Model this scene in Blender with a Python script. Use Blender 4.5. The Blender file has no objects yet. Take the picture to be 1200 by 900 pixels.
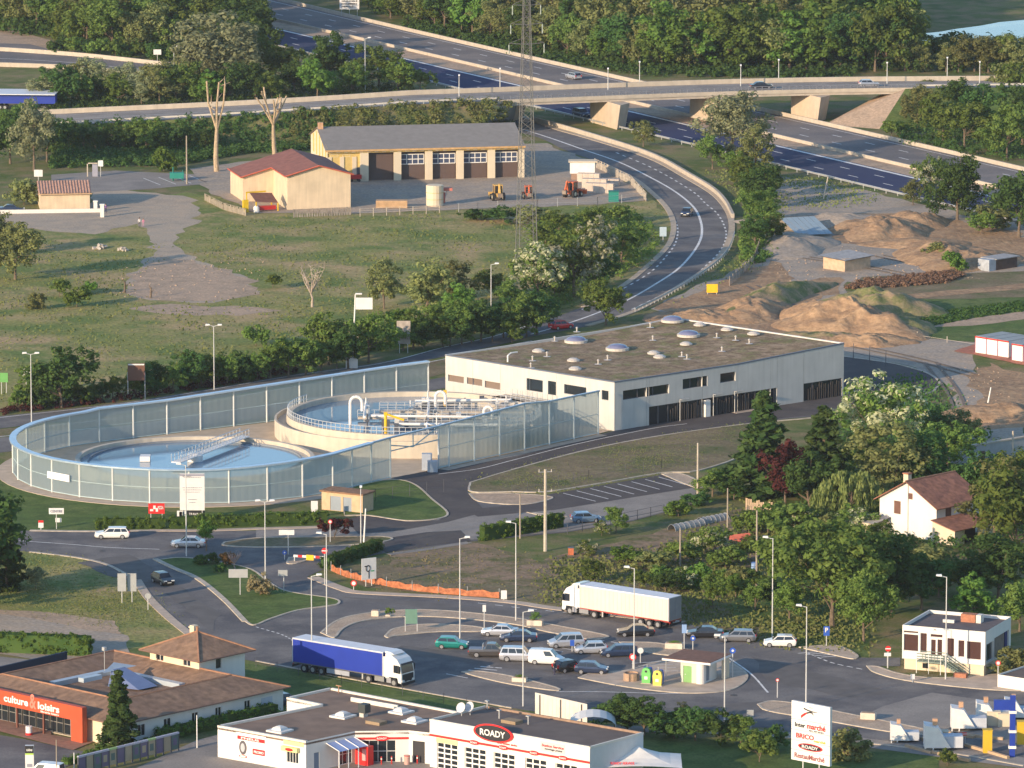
import bpy,math,random
import numpy as np
from mathutils import Vector,Matrix
from mathutils.geometry import tessellate_polygon
R=math.radians
SC=bpy.context.scene
COL=SC.collection
rnd=random.Random(7)
nrs=np.random.RandomState(11)
# camera
FPX,CAMH=7400.0,160.0
TH=math.atan(1270.0/FPX)
cam_d=bpy.data.cameras.new('camera');cam=bpy.data.objects.new('camera',cam_d);COL.objects.link(cam)
cam.location=(0,0,CAMH);cam.rotation_euler=(math.pi/2-TH,0,0)
cam_d.sensor_width=36;cam_d.lens=FPX/1200*36;cam_d.clip_start=5;cam_d.clip_end=40000
SC.camera=cam
# sky and sun
SUN_EL,SUN_AZ=R(14.5),math.atan2(-0.70,-0.715)
w=bpy.data.worlds.new('World');SC.world=w;w.use_nodes=True
nt=w.node_tree;bg=nt.nodes['Background']
sky=nt.nodes.new('ShaderNodeTexSky');sky.sky_type='NISHITA';sky.sun_disc=False
sky.sun_elevation=SUN_EL;sky.sun_rotation=SUN_AZ;sky.air_density=1.15;sky.dust_density=.5;sky.ozone_density=3.5
nt.links.new(sky.outputs[0],bg.inputs[0]);bg.inputs[1].default_value=0.15
sl=bpy.data.lights.new('sun','SUN');sl.energy=3.7;sl.angle=R(0.55);sl.color=(1.0,0.765,0.52)
so=bpy.data.objects.new('sun',sl);COL.objects.link(so)
sd=Vector((math.sin(SUN_AZ)*math.cos(SUN_EL),math.cos(SUN_AZ)*math.cos(SUN_EL),math.sin(SUN_EL)))
so.rotation_euler=sd.to_track_quat('Z','Y').to_euler();so.location=sd*300+Vector((0,900,0))
SC.view_settings.view_transform='Standard';SC.view_settings.look='None'
SC.view_settings.exposure=0.78;SC.view_settings.gamma=1
SC.cycles.max_bounces=6;SC.cycles.transparent_max_bounces=12
SC.cycles.volume_bounces=0
# survey helpers: photo measurements -> world points
_c,_s=math.cos(TH),math.sin(TH)
def ray(px,py):
 a=(px-600)/FPX;b=-(py-450)/FPX
 return Vector((a,_c+b*_s,-_s+b*_c))
CP=Vector((0,0,CAMH))
def G(px,py,z=0.0):
 d=ray(px,py);t=(z-CAMH)/d.z
 return Vector((d.x*t,d.y*t,z))
def SCL(py):return(py+820)/162.3
def HT(px,py,pt):
 g=G(px,py);d=ray(px,pt);t=g.y/d.y
 return CAMH+t*d.z
class Frame:
 """local frame: x from A to B along the ground, y to the left of it, z up"""
 def __init__(s,A,B,z=0):
  s.o=Vector((A.x,A.y,z));v=Vector((B.x-A.x,B.y-A.y,0));s.L=v.length
  s.rz=math.atan2(v.y,v.x);s.X=v.normalized();s.Y=Vector((-s.X.y,s.X.x,0))
 def loc(s,p):q=p-s.o;return Vector((q.dot(s.X),q.dot(s.Y),q.z))
 def on_y(s,px,py,y=0.0):
  d=ray(px,py);t=(y-(CP-s.o).dot(s.Y))/d.dot(s.Y);l=s.loc(CP+d*t);return l.x,l.z
 def on_x(s,px,py,x=0.0):
  d=ray(px,py);t=(x-(CP-s.o).dot(s.X))/d.dot(s.X);l=s.loc(CP+d*t);return l.y,l.z
 def on_z(s,px,py,z=0.0):
  l=s.loc(G(px,py,z+s.o.z));return l.x,l.y
# materials
MATS={}
def mat(name,col=(.5,.5,.5),rough=.85,var=.18,scale=1.5,bump=0.0,metal=0.0,col2=None,s2=.25,mix=(.45,.6),spec=.3,coat=0,alpha=None,trans=0,ior=1.45,emit=0,streak=0,det=4):
 if name in MATS:return MATS[name]
 m=bpy.data.materials.new(name);m.use_nodes=True;MATS[name]=m
 n=m.node_tree.nodes;l=m.node_tree.links;b=n['Principled BSDF']
 b.inputs['Roughness'].default_value=rough;b.inputs['Metallic'].default_value=metal
 b.inputs['Specular IOR Level'].default_value=spec;b.inputs['Coat Weight'].default_value=coat
 if trans:b.inputs['Transmission Weight'].default_value=trans;b.inputs['IOR'].default_value=ior
 geo=n.new('ShaderNodeNewGeometry')
 def noise(sc,vec=geo.outputs['Position'],det=det):
  t=n.new('ShaderNodeTexNoise');t.inputs['Scale'].default_value=sc;t.inputs['Detail'].default_value=det
  l.new(vec,t.inputs['Vector']);return t.outputs['Fac']
 c=n.new('ShaderNodeRGB');c.outputs[0].default_value=(*col,1);cur=c.outputs[0]
 if col2:
  r=n.new('ShaderNodeMapRange');r.inputs['From Min'].default_value=mix[0];r.inputs['From Max'].default_value=mix[1]
  l.new(noise(s2,det=6),r.inputs['Value'])
  mx=n.new('ShaderNodeMix');mx.data_type='RGBA';l.new(r.outputs[0],mx.inputs['Factor'])
  l.new(cur,mx.inputs['A']);mx.inputs['B'].default_value=(*col2,1);cur=mx.outputs['Result']
 if var:
  vv=noise(scale)
  if streak:
   mp=n.new('ShaderNodeMapping');mp.inputs['Scale'].default_value=(1,1,.06);l.new(geo.outputs['Position'],mp.inputs['Vector'])
   v2=noise(streak,mp.outputs[0]);ad=n.new('ShaderNodeMath');ad.operation='ADD';l.new(vv,ad.inputs[0]);l.new(v2,ad.inputs[1])
   hf=n.new('ShaderNodeMath');hf.operation='MULTIPLY';hf.inputs[1].default_value=.5;l.new(ad.outputs[0],hf.inputs[0]);vv=hf.outputs[0]
  r=n.new('ShaderNodeMapRange');r.inputs['From Min'].default_value=.3;r.inputs['From Max'].default_value=.7
  r.inputs['To Min'].default_value=1-var;r.inputs['To Max'].default_value=1+var;l.new(vv,r.inputs['Value'])
  h=n.new('ShaderNodeVectorMath');h.operation='SCALE';l.new(cur,h.inputs[0]);l.new(r.outputs[0],h.inputs['Scale']);cur=h.outputs[0]
 l.new(cur,b.inputs['Base Color'])
 if bump:
  bp=n.new('ShaderNodeBump');bp.inputs['Strength'].default_value=1;bp.inputs['Distance'].default_value=bump
  l.new(noise(scale*2),bp.inputs['Height']);l.new(bp.outputs[0],b.inputs['Normal'])
 return m
def leafmat(name,col,col2,trans=.36,vs=.5):
 if name in MATS:return MATS[name]
 m=bpy.data.materials.new(name);m.use_nodes=True;MATS[name]=m
 n=m.node_tree.nodes;l=m.node_tree.links;n.remove(n['Principled BSDF']);out=n['Material Output']
 geo=n.new('ShaderNodeNewGeometry');oi=n.new('ShaderNodeObjectInfo')
 t=n.new('ShaderNodeTexNoise');t.inputs['Scale'].default_value=vs;t.inputs['Detail'].default_value=3;l.new(geo.outputs['Position'],t.inputs['Vector'])
 r=n.new('ShaderNodeMapRange');r.inputs['From Min'].default_value=.35;r.inputs['From Max'].default_value=.65;l.new(t.outputs['Fac'],r.inputs['Value'])
 mx=n.new('ShaderNodeMix');mx.data_type='RGBA';mx.inputs['A'].default_value=(*col,1);mx.inputs['B'].default_value=(*col2,1);l.new(r.outputs[0],mx.inputs['Factor'])
 hs=n.new('ShaderNodeHueSaturation');l.new(mx.outputs['Result'],hs.inputs['Color'])
 r2=n.new('ShaderNodeMapRange');r2 .inputs['To Min'].default_value=.72;r2 .inputs['To Max'].default_value=1.3;l.new(oi.outputs['Random'],r2 .inputs['Value']);l.new(r2 .outputs[0],hs.inputs['Value'])
 r3=n.new('ShaderNodeMapRange');r3 .inputs['To Min'].default_value=.482;r3 .inputs['To Max'].default_value=.515;l.new(oi.outputs['Random'],r3 .inputs['Value']);l.new(r3 .outputs[0],hs.inputs['Hue'])
 d=n.new('ShaderNodeBsdfDiffuse');l.new(hs.outputs[0],d.inputs[0]);tr=n.new('ShaderNodeBsdfTranslucent');l.new(hs.outputs[0],tr.inputs[0])
 ms=n.new('ShaderNodeMixShader');ms.inputs[0].default_value=trans;l.new(d.outputs[0],ms.inputs[1]);l.new(tr.outputs[0],ms.inputs[2]);l.new(ms.outputs[0],out.inputs[0])
 return m
def flat(name,col,rough=.6,**k):return mat(name,col,rough,var=.06,scale=1.2,**k)
# mesh builder
class MB:
 def __init__(s):s.v=[];s.f=[];s.m=[];s.T=None
 def _add(s,vs,fs,m=0):
  b=len(s.v)
  if s.T is not None:vs=[s.T@Vector(p) for p in vs]
  s.v+=[tuple(p) for p in vs];s.f+=[tuple(b+i for i in f) for f in fs];s.m+=[m]*len(fs);return s
 def quad(s,a,b,c,d,m=0):return s._add([a,b,c,d],[(0,1,2,3)],m)
 def face(s,pts,m=0):return s._add(pts,[tuple(range(len(pts)))],m)
 def box(s,x0,x1,y0,y1,z0,z1,m=0):
  v=[(x0,y0,z0),(x1,y0,z0),(x1,y1,z0),(x0,y1,z0),(x0,y0,z1),(x1,y0,z1),(x1,y1,z1),(x0,y1,z1)]
  return s._add(v,[(0,3,2,1),(4,5,6,7),(0,1,5,4),(1,2,6,5),(2,3,7,6),(3,0,4,7)],m)
 def prism(s,poly,z0,z1,m=0,mt=None,bottom=False):
  n=len(poly);a=sum(poly[i][0]*poly[(i+1)%n][1]-poly[(i+1)%n][0]*poly[i][1] for i in range(n))
  if a<0:poly=poly[::-1]
  z0f=z0 if callable(z0) else(lambda x,y:z0);z1f=z1 if callable(z1) else(lambda x,y:z1)
  lo=[(p[0],p[1],z0f(p[0],p[1])) for p in poly];hi=[(p[0],p[1],z1f(p[0],p[1])) for p in poly]
  s._add(lo+hi,[(i,(i+1)%n,n+(i+1)%n,n+i) for i in range(n)],m)
  tr=tessellate_polygon([[Vector((p[0],p[1],0)) for p in poly]])
  fs=[]
  for t in tr:
   (ax,ay),(bx,by),(cx,cy)=[(poly[i][0],poly[i][1]) for i in t]
   fs.append(t if(bx-ax)*(cy-ay)-(by-ay)*(cx-ax)>0 else(t[0],t[2],t[1]))
  s._add(hi,fs,m if mt is None else mt)
  if bottom:s._add(lo,[f[::-1] for f in fs],m)
  return s
 def extr(s,prof,y0,y1,m=0):
  """profile in local x,z extruded along y (prof counter-clockwise seen from -y)"""
  n=len(prof);v=[(p[0],y0,p[1]) for p in prof]+[(p[0],y1,p[1]) for p in prof]
  s._add(v,[((i+1)%n,i,n+i,n+(i+1)%n) for i in range(n)],m)
  s._add(v[:n],[tuple(range(n))],m);s._add(v[n:],[tuple(range(n))[::-1]],m);return s
 def tube(s,p,q,r,n=6,r2=None,m=0,caps=True):
  p,q=Vector(p),Vector(q);d=(q-p)
  if d.length<1e-6:return s
  d.normalize();u=d.cross(Vector((0,0,1)) if abs(d.z)<.9 else Vector((1,0,0))).normalized();w_=d.cross(u)
  r2=r if r2 is None else r2
  v=[p+(u*math.cos(2*math.pi*i/n)+w_*math.sin(2*math.pi*i/n))*r for i in range(n)]+[q+(u*math.cos(2*math.pi*i/n)+w_*math.sin(2*math.pi*i/n))*r2 for i in range(n)]
  fs=[(i,(i+1)%n,n+(i+1)%n,n+i) for i in range(n)]
  if caps:fs+=[tuple(range(n))[::-1],tuple(range(n,2*n))]
  return s._add(v,fs,m)
 def path(s,pts,r,n=5,m=0):
  for a,b in zip(pts[:-1],pts[1:]):s.tube(a,b,r,n,m=m)
  return s
 def lathe(s,prof,n=16,cx=0,cy=0,m=0,a0=0,a1=2*math.pi):
  full=abs(a1-a0-2*math.pi)<1e-6;k=n if full else n+1
  v=[(cx+r*math.cos(a0+(a1-a0)*i/n),cy+r*math.sin(a0+(a1-a0)*i/n),z) for r,z in prof for i in range(k)]
  fs=[(j*k+i,j*k+(i+1)%k,(j+1)*k+(i+1)%k,(j+1)*k+i) for j in range(len(prof)-1) for i in range(n)]
  return s._add(v,fs,m)
 def build(s,name,mats,parent=None,loc=None,rz=0,smooth=False,**tags):
  me=bpy.data.meshes.new(name);me.from_pydata(s.v,[],s.f)
  if not isinstance(mats,(list,tuple)):mats=[mats]
  for q in mats:me.materials.append(q)
  if len(mats)>1:me.polygons.foreach_set('material_index',s.m)
  if smooth:me.polygons.foreach_set('use_smooth',[True]*len(s.f))
  me.update()
  return mkobj(name,me,parent,loc,rz,**tags)
def mkobj(name,me,parent=None,loc=None,rz=0,**tags):
 o=bpy.data.objects.new(name,me);COL.objects.link(o)
 if parent:o.parent=parent
 if loc is not None:o.location=loc
 if rz:o.rotation_euler=(0,0,rz)
 for k,v in tags.items():o[k]=v
 return o
def thing(name,label,cat,loc=(0,0,0),rz=0,group=None):
 o=mkobj(name,None,None,loc,rz,label=label,category=cat)
 if group:o['group']=group
 return o
def dup(o,loc=None,rz=None,parent=None,label=None,group=None,scale=None):
 c=o.copy();COL.objects.link(c)
 if parent is not None:c.parent=parent
 if loc is not None:c.location=loc
 if rz is not None:c.rotation_euler=(0,0,rz)
 if scale is not None:c.scale=scale if hasattr(scale,'__len__') else(scale,)*3
 if label:c['label']=label
 if group:c['group']=group
 for ch in o.children:dup(ch,parent=c)
 return c
def holes_wall(mb,O,U,V,Ln,Ht,N,holes,depth,m=0,mr=None,top=None):
 """wall rectangle with rectangular openings (x0,x1,z0,z1) and reveals of the given depth"""
 O,U,V,N=Vector(O),Vector(U),Vector(V),Vector(N);mr=m if mr is None else mr
 xs=sorted({0,Ln,*[c for h in holes for c in h[:2]]});zs=sorted({0,Ht,*[c for h in holes for c in h[2:]]})
 P=lambda x,z,d=0:O+U*x+V*z-N*d
 for i in range(len(xs)-1):
  for j in range(len(zs)-1):
   cx,cz=(xs[i]+xs[i+1])/2,(zs[j]+zs[j+1])/2
   if any(h[0]<cx<h[1] and h[2]<cz<h[3] for h in holes):continue
   mb.quad(P(xs[i],zs[j]),P(xs[i+1],zs[j]),P(xs[i+1],zs[j+1]),P(xs[i],zs[j+1]),m)
 for x0,x1,z0,z1 in holes:
  mb.quad(P(x0,z0),P(x1,z0),P(x1,z0,depth),P(x0,z0,depth),mr);mb.quad(P(x1,z0),P(x1,z1),P(x1,z1,depth),P(x1,z0,depth),mr)
  mb.quad(P(x1,z1),P(x0,z1),P(x0,z1,depth),P(x1,z1,depth),mr);mb.quad(P(x0,z1),P(x0,z0),P(x0,z0,depth),P(x0,z1,depth),mr)
def text_mesh(s,size,depth=.02,shear=0,bold=0):
 cu=bpy.data.curves.new('lettering','FONT');cu.body=s;cu.size=size;cu.extrude=depth/2;cu.align_x='CENTER';cu.align_y='CENTER'
 cu.shear=shear;cu.offset=bold;cu.resolution_u=3
 o=bpy.data.objects.new('lettering',cu);COL.objects.link(o);dg=bpy.context.evaluated_depsgraph_get()
 me=bpy.data.meshes.new_from_object(o.evaluated_get(dg));bpy.data.objects.remove(o);bpy.data.curves.remove(cu);return me
def lettering(s,parent,x,y,z,width,height,m,faceny=True,rzl=0,shear=0,bold=.025,name='lettering'):
 """text lying in the local xz plane (facing -y), scaled to width x height"""
 me=text_mesh(s,1.0,.03,shear,bold)
 co=np.zeros(len(me.vertices)*3);me.vertices.foreach_get('co',co);co=co.reshape(-1,3)
 mn,mx=co.min(0),co.max(0);c=(mn+mx)/2
 X=(co[:,0]-c[0])/(mx[0]-mn[0])*width;Z=(co[:,1]-c[1])/(mx[1]-mn[1])*height;Y=-co[:,2]
 new=np.c_[X,Y,Z]
 me.vertices.foreach_set('co',new.ravel());me.materials.clear();me.materials.append(m);me.update()
 o=mkobj(name,me,parent,(x,y,z),rzl);return o
# ground materials
def groundmat(name,cols,scales,fine=3.0,bump=.05,var=.2):
 m=bpy.data.materials.new(name);m.use_nodes=True;MATS[name]=m
 n=m.node_tree.nodes;l=m.node_tree.links;b=n['Principled BSDF'];b.inputs['Roughness'].default_value=.95;b.inputs['Specular IOR Level'].default_value=.1
 geo=n.new('ShaderNodeNewGeometry');cur=None
 for i,(c,sc) in enumerate(zip(cols,scales)):
  if cur is None:
   r=n.new('ShaderNodeRGB');r.outputs[0].default_value=(*c,1);cur=r.outputs[0];continue
  t=n.new('ShaderNodeTexNoise');t.inputs['Scale'].default_value=sc;t.inputs['Detail'].default_value=8;t.inputs['Roughness'].default_value=.62
  mp=n.new('ShaderNodeMapping');mp.inputs['Location'].default_value=(i*37.1,i*11.3,0);l.new(geo.outputs['Position'],mp.inputs['Vector']);l.new(mp.outputs[0],t.inputs['Vector'])
  r=n.new('ShaderNodeMapRange');r.inputs['From Min'].default_value=.44;r.inputs['From Max'].default_value=.62;l.new(t.outputs['Fac'],r.inputs['Value'])
  mx=n.new('ShaderNodeMix');mx.data_type='RGBA';l.new(r.outputs[0],mx.inputs['Factor']);l.new(cur,mx.inputs['A']);mx.inputs['B'].default_value=(*c,1);cur=mx.outputs['Result']
 t=n.new('ShaderNodeTexNoise');t.inputs['Scale'].default_value=fine;t.inputs['Detail'].default_value=5;l.new(geo.outputs['Position'],t.inputs['Vector'])
 r=n.new('ShaderNodeMapRange');r.inputs['From Min'].default_value=.3;r.inputs['From Max'].default_value=.7;r.inputs['To Min'].default_value=1-var;r.inputs['To Max'].default_value=1+var;l.new(t.outputs['Fac'],r.inputs['Value'])
 h=n.new('ShaderNodeVectorMath');h.operation='SCALE';l.new(cur,h.inputs[0]);l.new(r.outputs[0],h.inputs['Scale']);l.new(h.outputs[0],b.inputs['Base Color'])
 bp=n.new('ShaderNodeBump');bp.inputs['Distance'].default_value=bump;bp.inputs['Strength'].default_value=1;l.new(t.outputs['Fac'],bp.inputs['Height']);l.new(bp.outputs[0],b.inputs['Normal'])
 return m
GRASS=groundmat('grass_ground',[(.12,.155,.045),(.19,.195,.07),(.085,.125,.035),(.24,.19,.10)],[1,.05,.09,.16])
LAWN=groundmat('lawn',[(.10,.155,.04),(.15,.185,.06),(.08,.12,.035)],[1,.12,.4])
MEADOW=groundmat('meadow_ground',[(.31,.28,.10),(.20,.225,.065),(.43,.31,.165),(.15,.20,.055)],[1,.03,.05,.09],fine=1.6,bump=.12,var=.3)
WEEDY=groundmat('weedy_earth',[(.24,.19,.115),(.10,.125,.045),(.19,.15,.09)],[1,.12,.3],fine=2)
DIRT=groundmat('dirt',[(.43,.32,.23),(.35,.265,.19),(.50,.36,.25)],[1,.1,.35],fine=2,bump=.08)
SAND=groundmat('ochre_sand',[(.38,.24,.14),(.28,.185,.115),(.44,.29,.17)],[1,.08,.3],fine=1.2,bump=.2)
GREYDIRT=groundmat('grey_hardcore',[(.38,.32,.26),(.31,.27,.225),(.44,.35,.26)],[1,.07,.3],fine=2)
FIELD=groundmat('garden_earth',[(.30,.21,.14),(.24,.175,.115),(.13,.13,.05)],[1,.15,.22],fine=1.5,bump=.1)
GRAVEL=groundmat('pink_gravel',[(.50,.385,.28),(.42,.32,.235)],[1,.3],fine=5)
ASPHALT=groundmat('asphalt',[(.165,.155,.152),(.115,.112,.118),(.215,.20,.188)],[1,.06,.16],fine=4,bump=.01,var=.12)
NEWTAR=groundmat('new_dark_asphalt',[(.10,.088,.086),(.085,.078,.082),(.12,.107,.10)],[1,.08,.2],fine=4,bump=.01,var=.1)
OLDTAR=groundmat('worn_grey_asphalt',[(.27,.245,.22),(.23,.21,.195),(.31,.28,.25)],[1,.06,.2],fine=4,bump=.01,var=.12)
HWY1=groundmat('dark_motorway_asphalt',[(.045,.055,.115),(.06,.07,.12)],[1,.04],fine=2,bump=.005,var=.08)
HWY2=groundmat('worn_motorway_asphalt',[(.19,.175,.17),(.155,.148,.15),(.25,.22,.20)],[1,.03,.08],fine=2,bump=.005,var=.12)
KERB=mat('kerb_stone',(.50,.43,.34),.9,var=.2,scale=1.2)
CONC=mat('pale_concrete',(.47,.41,.33),.9,var=.15,scale=.8,streak=1.2)
PAINT=mat('road_paint',(.74,.72,.68),.8,var=.25,scale=1.5)
POOLM=mat('pale_paving',(.50,.40,.31),.9,var=.15,scale=.7)
def wobble(pts,step,amp,seed=0):
 """subdivide a closed world polygon and roughen its edge"""
 out=[];n=len(pts);r=random.Random(seed+n)
 for i in range(n):
  a,b=Vector(pts[i][:2]),Vector(pts[(i+1)%n][:2]);k=max(1,int((b-a).length/step));d=(b-a)
  nn=Vector((-d.y,d.x)).normalized() if d.length>0 else Vector((0,0))
  for j in range(k):
   p=a.lerp(b,j/k)+nn*r.uniform(-amp,amp)*(0.3 if j==0 else 1);out.append((p.x,p.y))
 return out
_zl=[0.0]
def sheet(name,pix,m,z,amp=0,step=2.5,zt=0,**tags):
 pts=[G(x,y,zt)[:2] for x,y in pix]
 if amp:pts=wobble(pts,step,amp)
 mb=MB();poly=[Vector((p[0],p[1],0)) for p in pts]
 fs=[]
 for t in tessellate_polygon([poly]):
  a,b,c=[poly[i] for i in t]
  fs.append(t if(b-a).cross(c-a).z>0 else(t[0],t[2],t[1]))
 mb._add([(p.x,p.y,z) for p in poly],fs)
 return mb.build(name,m,kind='structure',**tags)
def smooth_line(pts,n=6):
 """Catmull-Rom through points"""
 P=[Vector(p) for p in pts];P=[P[0]*2-P[1]]+P+[P[-1]*2-P[-2]];out=[]
 for i in range(1,len(P)-2):
  for k in range(n):
   t=k/n;a,b,c,d=P[i-1:i+3]
   out.append(.5*((2*b)+(c-a)*t+(2*a-5*b+4*c-d)*t*t+(3*b-a-3*c+d)*t**3))
 out.append(P[-2]);return out
def offset_line(pts,d):
 out=[]
 for i,p in enumerate(pts):
  a=pts[max(0,i-1)];b=pts[min(len(pts)-1,i+1)];t=Vector((b[0]-a[0],b[1]-a[1],0))
  t=t.normalized() if t.length>0 else Vector((1,0,0))
  out.append(Vector((p[0]-t.y*d,p[1]+t.x*d,p[2] if len(p)>2 else 0)))
 return out
def strip(mb,L1,L2,z=None,m=0):
 n=min(len(L1),len(L2))
 v=[Vector(p) for p in L1[:n]]+[Vector(p) for p in L2[:n]]
 if z is not None:v=[Vector((p.x,p.y,z)) for p in v]
 mb._add(v,[(i+1,i,n+i,n+i+1) if(v[i+1]-v[i]).cross(v[n+i]-v[i]).z<0 else(i,i+1,n+i+1,n+i) for i in range(n-1)],m)
def ribbon(mb,pts,w_,z0,z1,m=0,d=0):
 """solid band w_ wide along pts, between z0 and z1 above each point's own z"""
 L=offset_line(pts,d+w_/2);Rr=offset_line(pts,d-w_/2);n=len(pts);v=[]
 for a,b in zip(L,Rr):v+=[(a.x,a.y,a.z+z0),(a.x,a.y,a.z+z1),(b.x,b.y,b.z+z1),(b.x,b.y,b.z+z0)]
 fs=[]
 for i in range(n-1):
  q=4*i;fs+=[(q+4,q+5,q+1,q),(q+5,q+6,q+2,q+1),(q+6,q+7,q+3,q+2)]
 fs+=[(0,1,2,3),(4*n-4,4*n-1,4*n-2,4*n-3)]
 mb._add(v,fs,m)
def dashes(mb,pts,w_,on,off,z,d=0,start=0):
 L=offset_line(pts,d);acc=-start;seg=[]
 for a,b in zip(L[:-1],L[1:]):
  ln=(b-a).length;t=0
  while t<ln-1e-6:
   ph=acc%(on+off);rem=(on-ph) if ph<on else(on+off-ph);st=min(rem,ln-t)
   if ph<on:
    p,q=a.lerp(b,t/ln),a.lerp(b,(t+st)/ln);dd=(q-p);nn=Vector((-dd.y,dd.x,0)).normalized()*w_/2
    mb.quad(p-nn+Vector((0,0,z)),q-nn+Vector((0,0,z)),q+nn+Vector((0,0,z)),p+nn+Vector((0,0,z)))
   t+=st;acc+=st+1e-9
def line(mb,pts,w_,z,d=0):
 ribbonflat=offset_line(pts,d+w_/2),offset_line(pts,d-w_/2)
 A=[Vector((p.x,p.y,p.z+z)) for p in ribbonflat[0]];B=[Vector((p.x,p.y,p.z+z)) for p in ribbonflat[1]]
 strip(mb,A,B)
def W(pix,z=0,n=6,sm=True):
 p=[G(x,y,z) for x,y in pix]
 return smooth_line(p,n) if sm and len(p)>2 else p
# ground
mb=MB();g=40
X0,X1,Y0,Y1=-9000,9000,300,26000
mb.quad((X0,Y0,0),(X1,Y0,0),(X1,Y1,0),(X0,Y1,0));mb.build('ground',GRASS,kind='structure')
z1,z2,z3,z4,z5,z6=.012,.024,.036,.048,.060,.072
sheet('meadow',[(-30,300),(60,245),(220,225),(380,250),(560,245),(640,238),(760,232),(790,262),(770,310),(690,350),(600,378),(480,408),(350,432),(150,466),(-30,486)],MEADOW,z1,2,6)
sheet('dirt_path',[(95,215),(225,232),(232,262),(205,275),(200,285),(218,298),(250,315),(290,325),(300,345),(250,355),(175,352),(148,345),(150,325),(180,300),(175,280),(160,262),(110,275),(40,268),(-20,262),(-20,248),(60,248),(110,235)],groundmat('tan_track',[(.42,.35,.27),(.36,.30,.235),(.47,.37,.27)],[1,.07,.3]),z2,1.2,3)
sheet('bare_patch',[(150,345),(152,326),(186,300),(230,305),(292,326),(305,345),(250,353),(190,352)],DIRT,z3,1.5,3)
sheet('bare_patch',[(150,362),(200,356),(300,360),(330,364),(280,370),(190,368)],DIRT,z2,1.5,3)
sheet('car_park',[(60,205),(135,200),(240,205),(238,216),(170,222),(110,225),(60,215)],OLDTAR,z3)
sheet('yard',[(222,198),(280,190),(640,168),(720,200),(760,235),(700,240),(560,245),(440,250),(300,250),(245,225)],GREYDIRT,z4,.8,3)
sheet('building_site',[(905,205),(960,212),(1040,230),(1140,255),(1230,268),(1230,330),(1180,340),(1090,345),(1040,340),(990,330),(1000,380),(1080,395),(1150,400),(1150,440),(1210,450),(1210,520),(1130,520),(1110,455),(1050,425),(990,420),(900,392),(800,372),(765,362),(830,330),(880,300),(890,270)],GREYDIRT,z1,1.5,4)
sheet('sand_ground',[(1000,250),(1090,252),(1180,270),(1230,285),(1230,305),(1160,310),(1120,330),(1090,330),(1110,305),(1050,290),(985,285)],SAND,z2,2,4)
sheet('sand_ground',[(765,362),(830,335),(905,305),(925,330),(985,325),(985,345),(900,360),(1000,370),(1070,378),(1060,398),(990,402),(900,390),(800,372)],SAND,z2,1.5,3)
sheet('sand_ground',[(1130,440),(1160,425),(1210,440),(1210,500),(1150,505),(1120,500),(1145,470)],SAND,z2,1.5,3)
sheet('crop_field',[(1010,325),(1200,318),(1230,320),(1230,348),(1060,352),(1005,350)],WEEDY,z3,.8,4)
sheet('crop_field',[(1005,352),(1230,348),(1230,402),(1155,402),(1085,396),(1075,372)],LAWN,z4,1,4)
sheet('earth_track',[(1060,345),(1230,330),(1230,336),(1060,352)],SAND,z5,.5,4)
sheet('earth_track',[(1085,384),(1150,372),(1230,362),(1230,370),(1140,382)],DIRT,z5,.5,4)
sheet('vegetable_garden',[(625,700),(640,655),(700,640),(780,620),(850,600),(890,590),(1010,610),(1010,640),(900,650),(850,700),(800,700),(720,690)],FIELD,z1,1,3)
sheet('weedy_lot',[(455,650),(555,632),(640,668),(800,690),(900,735),(905,755),(800,725),(650,708),(520,697),(430,688),(400,672)],WEEDY,z2,.8,3)
sheet('bare_earth',[(455,650),(550,634),(640,660),(660,690),(560,684),(470,672)],FIELD,z3,1,3)
sheet('lawn',[(-30,560),(60,560),(200,600),(380,600),(420,612),(400,622),(300,622),(170,622),(20,622),(-30,640)],LAWN,z1)
sheet('meadow',[(-30,640),(35,647),(92,654),(125,662),(145,672),(175,702),(225,745),(232,760),(60,760),(-30,760)],MEADOW,z2)
sheet('hard_standing',[(-30,718),(60,720),(130,738),(150,745),(150,775),(60,778),(-30,760)],GREYDIRT,z3,.3,2)
sheet('bare_earth',[(-10,714),(60,718),(135,728),(144,744),(100,738),(40,725),(-10,718)],DIRT,z4,.3,2)
sheet('lawn',[(290,778),(400,790),(520,815),(600,832),(700,845),(900,905),(900,940),(280,940),(280,830),(240,800),(270,780)],LAWN,z1)
sheet('lawn',[(690,850),(780,862),(900,872),(1000,880),(1100,884),(1100,940),(690,940)],LAWN,z2)
sheet('lawn',[(975,765),(1003,768),(1018,771),(1020,700),(860,690),(850,750),(905,752),(930,758)],LAWN,z1+.005)
sheet('far_field',[(-60,62),(-60,36),(20,36),(75,52),(70,62),(20,66)],DIRT,z2,.8,5)
sheet('far_ploughed_field',[(-60,52),(-60,50),(35,52),(60,60),(10,60)],HWY2,z3,.8,5)
# motorway
up_top=[(240,-22),(312,0),(400,19),(435,26),(475,35),(550,54),(600,65),(662,77),(740,96),(830,116),(915,136),(975,150),(1075,172),(1197,200),(1320,228)]
up_bot=[(200,-2),(305,22),(400,42),(475,60),(600,85),(700,111),(800,137),(905,160),(990,180),(1080,200),(1152,217),(1200,227),(1320,254)]
lo_top=[(200,4),(302,28),(375,45),(425,56),(455,63),(600,97),(726,127),(810,147),(905,169),(1075,207),(1152,226),(1187,235),(1320,266)]
lo_bot=[(200,26),(324,54),(366,64),(515,100),(627,127),(690,141),(772,161),(817,172),(902,191),(991,212),(1032,225),(1152,251),(1175,257),(1320,290)]
def resamp(pix,n=60,z=0):
 P=np.array(pix,float);xs=np.linspace(P[0,0],P[-1,0],n);return[G(x,y,z) for x,y in zip(xs,np.interp(xs,P[:,0],P[:,1]))]
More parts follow.
